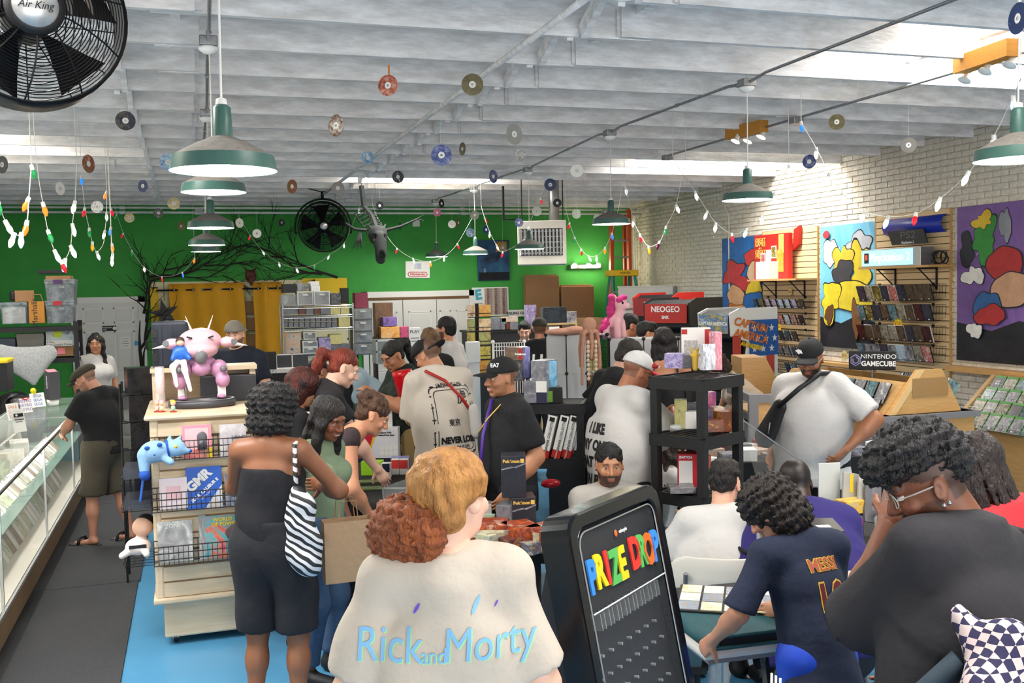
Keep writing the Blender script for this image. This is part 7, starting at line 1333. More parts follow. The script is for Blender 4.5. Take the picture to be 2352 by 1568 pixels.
for u in range(9):
 for v in range(3):
  q=Matrix.Rotation(R(CAMZ+10),3,'Z')@Vector((-.72+.18*u+rnd.uniform(-.03,.03),-.28+.25*v,0)); tag(obj('card_stack',MB().box((c3.x+.15+q.x,c3.y+q.y,.8+.02+.012*(u%3)),(.12+.03*(v%2),.16,.04+.024*(u%3)),rnd.uniform(-.5,.5)),mt[i*7%6],bevel=.002),'flat stack of packs on the black draped card table','card stack','card stacks on the draped table'); i+=1
a_,b_=at(1700,960,D=6.7),at(1850,1065,D=6.2); t=thing('display_cover','tilted clear acrylic cover over the card table','cover',(a_.x,a_.y,.84)); obj('pane',MB().add([(0,0,a_.z-.84),(b_.x-a_.x,b_.y-a_.y,b_.z-.84),(b_.x-a_.x-.05,b_.y-a_.y-.3,-.03+b_.z-.84),(-.05,-.3,.0)],[(0,1,2,3)]),m_glass,t); obj('pane_edge',MB().tube([(0,0,a_.z-.84),(b_.x-a_.x,b_.y-a_.y,b_.z-.84)],.006,4),m_alu,t)
cP=at(1800,1180,Z=.74)
DT=5.7; t=pbox('white_card','tall blank white card standing among the trays','card',1880,1062,1932,1195,DT,.012,mat('milky card','#c9ccc8',.4),8)
zq=at(1960,1230,D=5.5).z
cT=at(1965,1250,D=5.6); table('side_table','small dark table of card trays beside the curly haired man',(cT.x,cT.y),R(CAMZ),.75,.6,zq,m_black)
for i,(x0,y0,x1,y1,lab)in enumerate(((1935,1085,1975,1150,'grey display tray with yellow card'),(1970,1090,2010,1165,'grey display tray with black print'),(1985,1110,2025,1200,'dark grey display tray'))):o=pbox('card_tray',lab+' tilted on the small table','tray',x0,y0,x1,y1,5.6-.06*i,.02,mat('grey tray %d'%i,('#a8a49a','#b0aca4','#6a686a')[i],.5),10,patch=[(.4,.6,.3,.95,(m_yel,m_black,m_grey)[i])]); o.rotation_euler=(-.3,R(12),R(CAMZ+10))
pbox('snack_box','long orange and yellow snack box among the trays','box',1940,1150,2000,1180,5.5,.1,cover('snack art',['#d86a4a','#e8c23a','#c9b0a0'],3,.4),20)
t=thing('drink_can','red and blue drink can among the trays','can',at(1970,1235,D=5.48)); obj('can',MB().lathe([(.001,0),(.028,0),(.032,.01),(.032,.11),(.026,.12),(.001,.12)],20),cover('can print',['#a02a34','#2a3a7a','#c9c9cc'],2,.2),t,True); obj('ring',MB().lathe([(.024,.121),(.026,.1205)],16),m_steel,t)
t=thing('pump_bottle','clear pump bottle with a white nozzle among the trays','bottle',at(2022,1226,D=5.45)); obj('bottle',MB().lathe([(.001,0),(.03,0),(.032,.09),(.012,.11),(.012,.12)],18),mat('clear bottle','#c9d0d0',.1,alpha=.5),t,True); obj('pump',MB().cyl((0,0,.12),(0,0,.16),.008).bx(-.045,.012,-.008,.008,.155,.168),m_white,t)
TX,TY=1.83,3.3; t=table('folding_table','white folding table with a grey edge carrying card binders',(TX+.74,TY+.35),R(-3),1.44,.68,.74,mat('white table plastic','#d2cfcb',.5)); obj('edge_skirt',MB().bx(-.7,.7,-.33,.33,.685,.705),m_grey,t)
t=thing('dark_binder_case','charcoal zip binder case on the white folding table','binder',(TX+.24,TY+.5,.74),R(-6)); obj('cover',MB().bx(-.18,.42,-.16,.2,0,.045),mat('charcoal felt','#3a3836',.9,bump=(150,.3)),t,bevel=.015); obj('zip',MB().bx(-.182,.422,-.162,.202,.018,.026),m_black,t); tag(obj('green_marker',MB().cyl(at(1545,1382,Z=.757),at(1562,1378,Z=.757),.009),mat('lime marker','#8ad81e',.4)),'lime green marker lying by the charcoal case','marker')
t=thing('teal_binder','teal zip binder lying closed on the white folding table','binder',(TX+.36,TY+.2,.74),R(-3)); m_teal=mat('teal grained cover','#1c4a50',.6,bump=(260,.3))
obj('lower_cover',MB().bx(-.33,.3,-.18,.2,0,.014),m_teal,t,bevel=.006); obj('pages',MB().bx(-.28,.28,-.165,.185,.014,.045),m_black,t); obj('upper_cover',MB().bx(-.33,.3,-.18,.2,.045,.06),m_teal,t,bevel=.006); obj('spine',MB().tube([(-.32,-.178,.03),(-.32,.198,.03)],.03,10),m_teal,t,True); obj('stitch',MB().bx(-.26,-.257,-.181,.2,.0605,.061),mat('stitch teal','#2f6a70',.7),t)
t=thing('card_album','open album of clear pocket pages with trading cards','album',(TX+.42,TY+.32,.802),R(-32)); obj('left_cover',MB().box((-.2,0,.0),(.3,.36,.012)),m_black,t); obj('right_cover',MB().box((.12,.02,.004),(.3,.36,.012)),m_black,t)
cardm=[cover('trading card %d'%i,p_,3,.15)for i,p_ in enumerate((['#c9c4b4','#8a9ab0','#e6e2d8','#a8906a'],['#b9a06a','#e8dcb0','#7a6a4a','#f4eed8'],['#8aa0a8','#d8dcd8','#5a6a70','#c9bfae']))]
for s_,x0 in((0,-.2),(1,.12)):
 for i in range(3):
  for j in range(3):obj('card_pocket',MB().box((x0-.095+.095*i,-.115+.115*j,.0085+.004*s_),(.085,.105,.004)),cardm[(i+j*2+s_)%3],t)
t=thing('pack_dispenser','clear acrylic dispenser box filled with red foil packs','dispenser',(TX+.74,TY+.52,.785),R(-24)); w2,d2,h2=.17,.12,.27
for nm,a in(('front_pane',(-w2,w2,-d2,-d2+.004,0,h2)),('rear_pane',(-w2,w2,d2-.004,d2,0,h2)),('side_pane',(-w2,-w2+.004,-d2,d2,0,h2)),('side_pane',(w2-.004,w2,-d2,d2,0,h2))):obj(nm,MB().bx(*a),m_glass,t)
obj('lid',MB().bx(-w2-.004,w2+.004,-d2-.004,d2+.004,h2,h2+.008),mat('smoked lid','#3a3838',.2),t); obj('base_plate',MB().bx(-w2-.01,w2+.01,-d2-.01,d2+.01,-.045,0),m_black,t); obj('edge',MB().bx(-w2,-w2+.006,-d2-.001,-d2+.006,0,h2).bx(w2-.006,w2,-d2-.001,-d2+.006,0,h2).bx(-w2,w2,-d2-.001,-d2+.006,h2-.006,h2).bx(-w2,w2,-d2-.001,-d2+.006,0,.006),m_alu,t)
for i in range(3):obj('lid_label',MB().box((-.1+.1*i,-.04,h2+.009),(.06,.04,.002),.1),m_paper,t)
for i in range(4):obj('divider',MB().bx(-w2+.085*i,-w2+.004+.085*i,-d2+.006,d2-.006,0,h2*.9),m_glass,t)
pk=[cover('red foil pack',['#a01c30','#d8506a','#e8b0b8','#7a1224'],2.5,.15),cover('violet foil pack',['#3a2a5a','#c04a6a','#d8c0d0','#20183a'],2.5,.15)]
for i in range(16):q=t.matrix_basis@Vector((-.125+.083*(i%4),-.07+.04*(i//4),.006)); o=tag(obj('card_pack',MB().bx(-.03,.03,-.005,.005,0,.11+.02*(i%3)),pk[(i%4)%2 if i%4 else 0],loc=q,rz=R(-24)+rnd.uniform(-.2,.2)),'foil card pack standing in the acrylic dispenser','card pack','foil packs in the dispenser')
for i in range(6):q=t.matrix_basis@Vector((-.14+.012*i,-.02+.01*i,.004+.009*i)); tag(obj('card_pack',MB().box((0,0,.004),(.065,.11,.008)),pk[0],loc=q,rz=R(-24)+rnd.uniform(-.3,.3)),'red foil pack lying in the heap at the dispenser end','card pack','heap of red foil packs')
m_chair=mat('ivory chair plastic','#cfcac0',.5)
def fchair(label,c,rz,z=.45):
 t=thing('folding_chair',label,'chair',(c[0],c[1],0),rz); bk=[]
 v,f=sdf_mesh([('+q',(-.19,-.2,z+.28),(.19,-.2,z+.28),.1,.1,V(0,1,0),.16),('+q',(-.15,-.19,z+.1),(.15,-.19,z+.1),.06,.06,V(0,1,0),.2)],.014,.05); v[:,1]+=1.1*v[:,0]**2; obj('backrest',np_mesh('b',[(v,f)],m_chair),None,t)
 obj('seat',np_mesh('s',[sdf_mesh([('+b',(0,.02,z-.01),(.2,.2,.02),None,.018)],.014)],m_chair),None,t)
 for s_ in(-1,1):obj('leg',MB().tube([(s_*.2,-.2,z+.3),(s_*.2,-.02,z-.05),(s_*.21,.26,0)],.012,6),m_grey,t); obj('rear_leg',MB().tube([(s_*.18,.12,z-.03),(s_*.19,-.26,0)],.012,6),m_grey,t)
 obj('stretcher',MB().tube([(-.19,-.16,.14),(.19,-.16,.14)],.009,6),m_grey,t)
CH1=at(1640,1300,D=4.95); CH2=at(1395,1350,D=5.55)
t=thing('storage_tub','teal grey storage tub with a dark lid under the play table','storage tub',at(1535,1270,D=4.9)); t.location.z=.3; t.rotation_euler=(0,0,R(CAMZ)); obj('tub',MB().add([(x*.16*c_,y*.13*c_,z)for z,c_ in((0,.85),(.2,1))for(x,y)in((-1,-1),(1,-1),(1,1),(-1,1))],[(3,2,1,0),(0,1,5,4),(1,2,6,5),(2,3,7,6),(3,0,4,7)]),mat('slate teal tub','#3f5a66',.45),t); obj('rim',MB().bx(-.17,.17,-.14,.14,.19,.215),m_grey,t,bevel=.006); obj('lid',MB().bx(-.15,.15,-.12,.12,.215,.235),m_black,t); tl=t
tag(obj('stool',MB().bx(-.16,.16,-.13,.13,.27,.3).cyl((-.12,-.09,0),(-.12,-.09,.28),.015).cyl((.12,-.09,0),(.12,-.09,.28),.015).cyl((-.12,.09,0),(-.12,.09,.28),.015).cyl((.12,.09,0),(.12,.09,.28),.015),m_black,loc=(tl.location.x,tl.location.y,0),rz=R(CAMZ)),'low black stool under the storage tub','stool')
cB=at(985,1130,Z=zT); table('merch_table','long black draped table of card supplies in the middle',(1.28,6.55),R(5),.64,3.2,zT,m_cloth,cloth=True)
def tt(name,label,cat,x0,y0,x1,y1,dep,m,ang=0,**k):
 b=at((x0+x1)/2,y1,Z=zT); D=-(CM.transposed()@(b-Vector((0,0,CZ)))).z; return pbox(name,label,cat,x0,y0,x1,y1,D,dep,m,ang,**k)
t=tt('card_set_box','large box printed red, yellow and white lying on its side on the black table','box',822,982,916,1062,.1,mat('white box print','#dfe0e6',.35),-4,patch=[(0,1,0,.13,mat('navy foot','#23253a',.4))],texts=[('Pokémon TCG:',.06,.68,.86,m_btxt),('the Game of Your Heart',.055,.68,.79,m_btxt)])
w,h=t['w'],t['h']; BIG,BIGH=t.location.copy(),h; obj('red_slash',MB().prism([(-w/2,h*.14),(-w*.28,h*.14),(-w*.04,h),(-w/2,h)],(0,-.002,0),(0,-.001,0)),mat('red slash','#c8203c',.4),t); obj('yellow_slash',MB().prism([(-w*.28,h*.14),(-w*.25,h*.14),(w*.02,h),(-w*.05,h)],(0,-.002,0),(0,-.001,0)),m_yel,t)
for i in range(8):obj('icon_cell',MB().box((w*(.1+.11*(i%4)),-.002,h*(.42-.15*(i//4))),(w*.1,.002,h*.13)),m_paper,t)
tt('lime_box','lime green hinged deck box on the black table','deck box',829,1060,876,1092,.1,mat('lime card','#9ad02a',.5),-6); tt('white_deck_box','white deck box with a dark blue front','deck box',876,1064,898,1098,.07,m_white,0,patch=[(.12,.88,.42,.98,mat('navy card','#2a3350',.4))])
for i in range(2):tt('red_deck_box',['red and white deck box beside the blue one','second red and white deck box'][i],'deck box',898+20*i,1056,917+20*i,1090,.08,m_white,0,patch=[(0,1,.42,1,mat('red card','#d83a34',.5))])
tt('blue_box','low blue box behind the red deck boxes','box',898,1050,940,1075,.08,m_violet); b=t.location
for nm,lab,cat,dx,w_,h_,m in(('green_tin','dark green tin lying on the large box','tin',-.1,.1,.05,mat('forest tin','#0f5a3c',.35)),('price_card','small white handwritten price card on the large box','card',.08,.09,.13,m_paper)):tag(obj(nm,MB().bx(-w_/2,w_/2,.02,.07 if w_>.095 else.03,0,h_),m,loc=(BIG.x+dx,BIG.y,BIG.z+BIGH),rz=R(CAMZ+10),bevel=.003),lab,cat)
tt('clear_tumbler','clear plastic tumbler beside the large box','tumbler',930,1000,950,1034,.05,mat('clear tumbler','#b4bcc0',.08,alpha=.5)); tt('grey_deck_box','stack of grey deck boxes beside the large box','deck box',912,1015,942,1052,.1,junkc[1]); tt('teal_pack','teal foil pack beside the tumbler','pack',916,985,942,1004,.03,mat('teal foil','#1f8a8a',.25))
for i,(x0,y0,x1,y1,c_)in enumerate(((826,1106,880,1100,'#8a9a5a'),(832,1122,870,1116,'#8fb85a'))):
 p=at((x0+x1)/2,y0,Z=zT+.004); tag(obj('play_mat',MB().box((p.x,p.y,zT+.006),(.2,.11,.01),R(-12)),cover('mat print %d'%i,[c_,'#5a6a3a','#b9c08a'],3,.5)),['folded olive play mat on the black table','folded green play mat near the table edge'][i],'play mat')
t=tt('acrylic_case','clear acrylic card case tilted on the black table','case',880,1118,990,1185,.3,m_glass,-25); t.rotation_euler=(0,R(-4),R(CAMZ-25)); obj('rim',MB().bx(-t['w']/2,t['w']/2,-.004,0,t['h']-.012,t['h']).bx(-t['w']/2,-t['w']/2+.008,-.004,0,0,t['h']),m_alu,t); obj('card_row',MB().bx(-t['w']/2+.02,t['w']/2-.02,.03,.26,.0,t['h']*.6),m_silver,t)
t=tt('pokemon_box','black boxed card set with a yellow logo, lower of the stack','box',1178,1142,1233,1238,.16,mat('charcoal carton','#23242a',.35,noise=(5,.3),col2='#34353e'),6,texts=[('Pokémon',.105,.4,.88,m_gold)],group='charcoal boxed card sets'); w,h=t['w'],t['h']
PB=[t]; b=t.location; t2=thing('pokemon_box','black boxed card set with a yellow logo, topmost of the stack','box',(b.x-.05,b.y+.02,b.z+h),R(CAMZ),'charcoal boxed card sets'); obj('carton',MB().bx(-w/2,w/2,0,.16,0,h),MATS['charcoal carton'],t2,bevel=.003); text('Pokémon',h*.105,m_gold,t2,(-w*.1,-.002,h*.88),bold=.001); PB.append(t2)
for q in PB:obj('yellow_mark',MB().box((w*.36,-.0015,h*.89),(w*.16,.002,h*.1)),m_gold,q); obj('lightning_stripe',MB().prism([(-w/2,h*.7),(-.01,h*.76),(.0,h*.74),(w/2,h*.84),(w/2,h*.81),(.01,h*.71),(0,h*.73),(-w/2,h*.67)],(0,-.002,0),(0,-.001,0)),m_silver,q); obj('window_side',MB().bx(-w/2-.002,-w/2,.01,.15,.01,h-.01),junkc[1],q)
tt('slab_box','grey windowed box beside the charcoal card sets','box',1140,1160,1175,1240,.14,junkc[1],-20); tt('white_console','white cartridge shaped box behind the blonde head','box',1085,1158,1130,1192,.12,m_white,0,texts=[('ZERO',.3,.4,.5,m_grey)]); tt('framed_card','framed green card leaning beside the charcoal boxes','frame',1090,1180,1138,1232,.02,mat('pale green print','#a8b8a0',.5),-10)
for i in range(12):
 x=1085+16*i; p=at(x,1250+6*(i%3),Z=zT); tag(obj('comic_pack',MB().box((p.x,p.y,zT+.03+.012*(i%4)),(.16,.2,.06+.02*(i%4)),R(-20+25*(i%3))),cover('comic stack %d'%(i%4),[['#c9a23a','#3a4a6a','#d8c8a0'],['#b0402a','#3a2a30','#e08a4a'],['#4a5a8a','#c9c4a0','#2a2430'],['#d86a2a','#7a2418','#e8c0a0']][i%4],2.5,.35),bevel=.002),['yellow and navy','red and brown','blue and cream','orange'][i%4]+' stack of comics at the end of the black table','comics','comic stacks on the black table')
p=at(800,1340,D=5.0); t=thing('paper_bag','brown paper carrier bag with string handles held by the long haired woman','bag',(p.x,p.y,at(800,1330,D=5.0).z),R(CAMZ+20)); hh=140*5/FPX; obj('bag',MB().add([(x*.12,y*.05,z*hh)for z in(0,1)for(x,y)in((-1,-1),(1,-1),(1,1),(-1,1))],[(3,2,1,0),(0,1,5,4),(1,2,6,5),(2,3,7,6),(3,0,4,7)]),mat('kraft bag','#a98a6a',.8,bump=(25,.3)),t)
for y in(-.05,.05):obj('handle',MB().tube([(-.05,y,hh),(-.04,y,hh+.1),(.04,y,hh+.1),(.05,y,hh)],.003,5),m_card,t)
ang=R(CAMZ+56.8); tl_=at(1283,1190,D=2.91); u_=Vector((math.cos(ang),math.sin(ang),0)); n_=Vector((math.sin(ang),-math.cos(ang),0)); lean=R(11); ht=tl_.z; top_c=tl_+u_*.3; base=top_c+n_*math.tan(lean)*(ht-.06)
t=thing('prize_drop_board','tall black peg drop game board reading PRIZE DROP','game board',(base.x,base.y,0),ang); SL=(ht-.06)/math.cos(lean)
TR=Matrix.Translation((0,0,.06))@Matrix.Rotation(-lean,4,'X')
m_gb=mat('glossy black plastic','#101114',.16,noise=(2,.2)); m_gb2=mat('dark navy board','#0b0d15',.55); m_acr=mat('clear board cover','#dfe6ee',.02,alpha=.02,spec=.4)
def PD(name,mb,m,par=None,**k):return obj(name,mb,m,par or t,M=TR,**k)
def rrect(w,h0,h1,r,n=6):
 pts=[]
 for cx_,cz_,a0 in((w/2-r,h1-r,0),(-w/2+r,h1-r,90),(-w/2+r,h0+r,180),(w/2-r,h0+r,270)):
  for i in range(n+1):a=R(a0+90*i/n); pts.append((cx_+r*math.cos(a),cz_+r*math.sin(a)))
 return pts
o_=rrect(.62,0,SL,.07); i_=rrect(.53,.05,SL-.05,.05); N=len(o_); mb=MB(); vs=[(p_[0],-.03,p_[1])for p_ in o_]+[(p_[0],-.03,p_[1])for p_ in i_]+[(p_[0],.07,p_[1])for p_ in o_]+[(p_[0],.02,p_[1])for p_ in i_]
mb.add(vs,[(k,(k+1)%N,N+(k+1)%N,N+k)for k in range(N)]+[(k,2*N+k,2*N+(k+1)%N,(k+1)%N)for k in range(N)]+[(N+k,N+(k+1)%N,3*N+(k+1)%N,3*N+k)for k in range(N)]); PD('frame',mb,m_gb,bevel=.008)
PD('back_board',MB().prism(rrect(.6,.01,SL-.01,.06),(0,.04,0),(0,.018,0)),m_gb2); PD('cover_sheet',MB().prism(rrect(.5,.06,SL-.06,.04),(0,.003,0),(0,-.022,0)),m_acr)
mb=MB(); mb.tube([(p_[0],-.026,p_[1])for p_ in rrect(.51,.06,SL-.06,.045)+rrect(.51,.06,SL-.06,.045)[:1]],.0025,5); PD('cover_edge',mb,m_alu)
cols_=['#3a8ae0','#f2d21c','#e8382c','#5ab85a','#f2d21c',None,'#e8382c','#5ab85a','#f06a24','#3a8ae0']
for i,(ch,c_)in enumerate(zip('PRIZE DROP',cols_)):
 if c_:obj('letter',text_mesh(ch,.135,.003,.006,'CENTER',.72),mat('letter '+c_,c_,.4),t,M=TR@frame((-.215+.048*i,-.026,SL-.2+.006*math.sin(i*1.3)),(1,0,.0),(0,0,1)))
obj('logo_text',text_mesh('winspin',.018,.001),m_wtxt,t,M=TR@frame((.02,-.026,SL-.105),(1,0,0),(0,0,1))); PD('logo_mark',MB().sph((-.03,-.027,SL-.105),(.009,.003,.011)),mat('letter #f06a24','#f06a24'))
pegm=MB().cyl((0,0,0),(0,-.014,0),.005,n=8).mesh('peg'); fixn(pegm); pegm.materials.append(m_alu); obj_slot=MB().bx(-.003,.003,-.028,0,0,.05).mesh('chute_wall'); fixn(obj_slot); obj_slot.materials.append(m_acr)
for i in range(8):
 for dx in(0,.022):obj('chute_wall',MB().bx(-.002,.002,-.02,.016,0,.05),m_alu,t,M=TR@Matrix.Translation((-.2+.054*i+dx,0,SL-.36)))
for r_ in range(14):
 for c_ in range(8 if r_%2 else 7):
  z_=SL-.44-.062*r_
  if z_>.09:obj('peg',pegm,None,t,M=TR@Matrix.Translation((-.215+.061*c_+(0 if r_%2 else.03),.017,z_)))
PD('rail',MB().tube([(-.25,-.027,SL-.3),(.25,-.027,SL-.3)],.003,5),m_alu)
obj('rear_support',MB().prism([(.06,.02),(.62,.02),(.62,.06),(.1+math.tan(lean)*(ht-.2),ht-.16)],(.5,0,0),(-.25,0,0),(0,1,0)),mat('slate side panel','#26282e',.6),t); obj('foot',MB().bx(-.31,.31,-.08,.66,0,.06),m_gb,t)
p=at(2345,1560,D=2.65); t=thing('yellow_crate','yellow plastic crate edge at the foot of the red shirt','crate',(p.x+.12,p.y,0),R(CAMZ)); zz_=at(2335,1520,D=2.65).z; obj('shell',MB().bx(-.2,.25,-.2,.2,0,zz_),mat('yellow crate','#e8cf1c',.4),t,bevel=.01); obj('rim',MB().bx(-.215,.265,-.215,.215,zz_-.03,zz_),MATS['yellow crate'],t)
# ======================= PEOPLE =======================
def jersey(n,c,**k):return mat(n,c,.88,bump=(10,.55),**k)
mw=jersey('white tee','#c6c3c0'); mk=jersey('black tee','#141417'); mnv=jersey('navy tee','#151b2b'); mdk=jersey('dark denim','#20242e'); mjean=jersey('blue denim','#3f5878',noise=(30,.2)); mkh=jersey('khaki shorts','#4a4438'); m_shoe=mat('black trainers','#17171a',.6)
def pp(label,px,yt,D,face,lean=0,sit=None,**k):
 h=at(px,yt,D=D); cl=math.cos(R(lean)); cap=k.get('cap')is not None
 s=(h.z-.268-(.012 if cap else.006)-(sit+.0 if sit else 0))/((.05+.5*cl)if sit else(.97+.5*cl))
 if sit:s=max(.85,min(1.15,s))
 off=.5*s*math.sin(R(lean))+.04+k.get('neckf',0)*1.5; f=R(face)
 if sit:sit=h.z-.28-s*(.05+.5*cl)
 sd=math.sin(R(k.get('side',0)))*.5*s
 return person(label,(h.x+math.sin(f)*off-math.cos(f)*sd,h.y-math.cos(f)*off-math.sin(f)*sd),face,s*1.75,lean=lean,sit=sit,**k)
FAR=dict(q=.02,hq=.0075); MID=dict(q=.016,hq=.006); NEAR=dict(q=.0115,hq=.0048)
def hook(I,P,m,name='bag',h=.012,k=.02,noise=None,cuts=()):return obj(name,np_mesh(name,[sdf_mesh(P,h,k,noise,cuts)],m),None,I['o'])
def strap(I,pts,w,m,name='strap',parent=None):return obj(name,MB().tube([tuple(p)for p in pts],w,6),m,parent or I['o'],True)
# --- woman in the beige tee, back to us
A=pp('person with a sandy bun, back turned, in a beige tee with blue script print',1012,1018,2.5,-12,w=1.04,hw=.93,skin='pale',hp=(4,-42,0),female=True,hair=[('+e',(0,-.022,.03),(.094,.112,.094),None),('+e',(0,-.06,-.03),(.085,.06,.065),None)]+FACE_CUT+[('-e',(.1,.03,-.045),(.06,.075,.058),None,{'k':.012}),('-e',(-.1,.03,-.045),(.06,.075,.058),None,{'k':.012})],hairc='#c48a48',hair2='#8a5a2c',hairn=(.003,110),hairst=18,hd=dict(fat=1.1),shirt=dict(m=jersey('beige tee','#c3b7a9'),sl=.8,e=.02,slw=1.2,hem=-.16),pants=dict(m=mdk),shoes=m_shoe,armR=dict(t=(.235,.12,-.06),p=(.45,-.8,0)),armL=dict(t=(-.215,.14,-.04),p=(-.45,-.8,0)),**NEAR)
bn=V(-.055,-.115,-.075); A['hobj']('hair_bun',[('+e',bn,(.098,.075,.082),None),('+e',bn+V(-.045,.01,-.03),(.066,.06,.055),None),('+e',bn+V(.06,.0,-.01),(.06,.05,.06),None)],hairmat('#a85c30','#6a3218',40),.02,.005,wob(.005,230,3))
mrb=mat('pale blue script','#7fb4dc',.8); mgl=mat('pale lime edge','#a8dca0',.8); mpz=mat('violet fleck','#6a54c8',.8)
for s_,sz,x,z,b in(('Rick',.115,-.14,.315,0),('and',.055,-.035,.295,0),('Morty',.115,.1,.315,0)):
 drape(A,s_,sz,(x+.003,z-.003),mgl,.8,b,off=.002,shear=.1); drape(A,s_,sz,(x,z),mrb,.8,b,off=.004,shear=.1)
for x,z,c,r_ in((-.07,.40,mpz,.012),(.07,.405,mrb,.018),(.12,.40,mpz,.007),(.06,.2,mpz,.014),(.12,.18,mgl,.01),(-.13,.16,mrb,.011),(.18,.12,mrb,.012)):
 me=MB().add([(r_*.35*math.cos(a)+r_*.6*math.sin(a),r_*math.sin(a)*1.2,0)for a in[j*.785 for j in range(8)]],[tuple(range(8))]).mesh('f'); drape(A,'',0,(x,z),c,mesh=me,name='print_fleck')
def pblob(I,x,z,rx,rz,m,back=True,off=.003,n=20,name='print_shape'):
 drape(I,'',0,(x,z),m,mesh=MB().add([(0,0,0)]+[(rx*math.cos(6.2832*j/n),rz*math.sin(6.2832*j/n),0)for j in range(n)],[(0,j+1,(j+1)%n+1)for j in range(n)]).mesh('f'),off=off,back=back,name=name)
pblob(A,.0,.1,.1,.075,mat('pale dome print','#c2dce4',.8)); pblob(A,.0,.035,.14,.032,mat('grey lilac print','#c4c4d0',.8),off=.0045); pblob(A,.12,.04,.035,.04,mat('slate print disc','#4a566a',.8),off=.006); pblob(A,-.125,.06,.02,.022,MATS['slate print disc'],off=.006)
# --- man in the charcoal tee
dreads=[]
B=pp('person with a high curly crop, clear glasses and a loose charcoal tee',2192,948,2.5,12,w=1.12,hw=1.02,skin='#7a4a34',lean=8,side=13,hp=(24,52,0),hair=[('+e',(0,.0,.085),(.09,.115,.075),None),('+e',(0,.075,.075),(.07,.055,.05),None),('+e',(0,-.07,.04),(.075,.06,.07),None)]+EARS+[('-e',(0,.1,-.03),(.07,.06,.075),None)],hairc='#0f0d0e',hair2='#241f20',hairn=(.0065,210),hd=dict(buzz=.7,beard=.55,lip='#6a3a34'),gl='#b9b4ae',shirt=dict(m=jersey('charcoal tee','#29272b'),sl=1.0,e=.03,slw=1.5,hem=-.22),pants=dict(m=mk),shoes=m_shoe,armL=dict(t=(-.03,.2,.50),p=(-.45,-.1,-1)),armR=dict(t=(.2,.25,.1)),curl=(.5,1.2),**NEAR)
for d_ in(0,.014):obj('earring',MB().sph(B['hc']+B['hR']@(V(-.084,.002-d_,-.045)),.006,8,6),m_steel,B['o'],True)
mchk=bpy.data.materials.new('checked cotton'); mchk.use_nodes=True; nt=mchk.node_tree; ck=nt.nodes.new('ShaderNodeTexChecker'); ck.inputs['Scale'].default_value=46; ck.inputs[1].default_value=(*srgb('#cdb8b4'),1); ck.inputs[2].default_value=(*srgb('#2a2748'),1); tc=nt.nodes.new('ShaderNodeTexCoord'); nt.links.new(tc.outputs['Object'],ck.inputs[0]); nt.links.new(ck.outputs[0],nt.nodes['Principled BSDF'].inputs[0]); nt.nodes['Principled BSDF'].inputs['Roughness'].default_value=.9
T=B['T']; bg=hook(B,[('+q',T(-.14,-.22,.14),T(.2,-.22,.14),.16,.17,B['fw'],.36),('-e',T(.0,-.22,.36),(.16,.25,.15),np.array(B['Rt']),{'k':.02}),('+q',T(.2,-.21,.2),T(.18,-.2,.42),.08,.022,B['fw'],.45),('+q',T(-.18,-.2,.16),T(-.22,-.13,.3),.08,.02,B['fw'],.5)],mchk,'tote_bag',.012,.05,folds(.006,30,4),[(T(0,-.25,.12)if False else T(0,0,.5),B['up'])])
strap(B,[T(.18,-.2,.4),T(.17,-.18,.44),T(.15,-.12,.485),T(.14,.02,.515)],.018,mk,'tote_strap',bg); strap(B,[T(-.22,-.14,.22),T(-.26,-.06,.12),T(-.28,.02,.05)],.025,mat('slate denim strap','#2f3d48',.8),'tote_strap',bg)
# --- person with locs in the red tee
for i in range(34):
 a=i*.61; r_=.055+.03*((i*7)%5)/5; p0=V(r_*math.cos(a)*.9,-.02+r_*math.sin(a),.115-.3*r_); dx,dy=.085*math.cos(a),.1*math.sin(a); dreads+=[('+c',p0,V(dx*1.1,dy,.02),.014,.012,{'k':.004}),('+c',V(dx*1.1,dy,.02),V(dx*1.25-.0,dy*1.1+.02,-.13-.02*(i%3)),.012,.009,{'k':.004})]
C=pp('person with shoulder length dark locs in a bright red tee',2272,968,3.1,20,lean=14,w=1.15,skin='#9a6a4a',hp=(22,10,0),hair=[('+e',(0,-.02,.03),(.085,.105,.09),None)]+dreads+[('-e',(0,.12,-.06),(.05,.07,.09),None)],hairc='#1c1514',hair2='#2f2320',hairn=(.0012,120),shirt=dict(m=jersey('red tee','#c0242c'),sl=.75,e=.03),pants=dict(m=jersey('pale denim','#7aa0b4')),shoes=m_shoe,**NEAR); drape(C,'3.3 BY',.05,(.14,.36),m_wtxt,1,.001)
# --- boy in the number ten shirt
K=pp('child with dark curls in a navy shirt reading MESSI 10, turning album pages',1816,1062,3.75,4,lean=15,w=.95,skin='#b98468',hp=(34,34,0),hair='curly',hairc='#17110f',hair2='#2c211c',hairn=(.009,150),shirt=dict(m=jersey('navy football shirt','#1a2238'),sl=.95,e=.026,slw=1.5,hem=-.2),pants=dict(m=mat('royal blue shorts','#1440b4',.6),name='shorts',len=.95,e=.014),shoes=m_shoe,armL=dict(t=(-.34,.3,.08),p=(-.6,-.6,-.6)),armR=dict(t=(.12,.36,.16)),curl=(.6,.9),**NEAR)
mor=mat('gold outline print','#c9a23a',.7); mmr=mat('maroon print','#5a1420',.7)
drape(K,'MESSI',.062,(.03,.37),mor,.95,.004,off=.003); drape(K,'MESSI',.062,(.03,.37),mat('copper print','#9a4a34',.7),.95,.001,off=.005); drape(K,'10',.2,(.03,.2),mor,.8,.008,off=.003); drape(K,'10',.2,(.03,.2),mmr,.8,.002,off=.005)
for i in range(3):l_=K['legs'][-1]; strap(K,[l_[0]+V(-.115,-.03+.025*i,-.02),l_[1]+V(-.09,-.03+.025*i,.02)],.005,m_wtxt,'side_stripe')
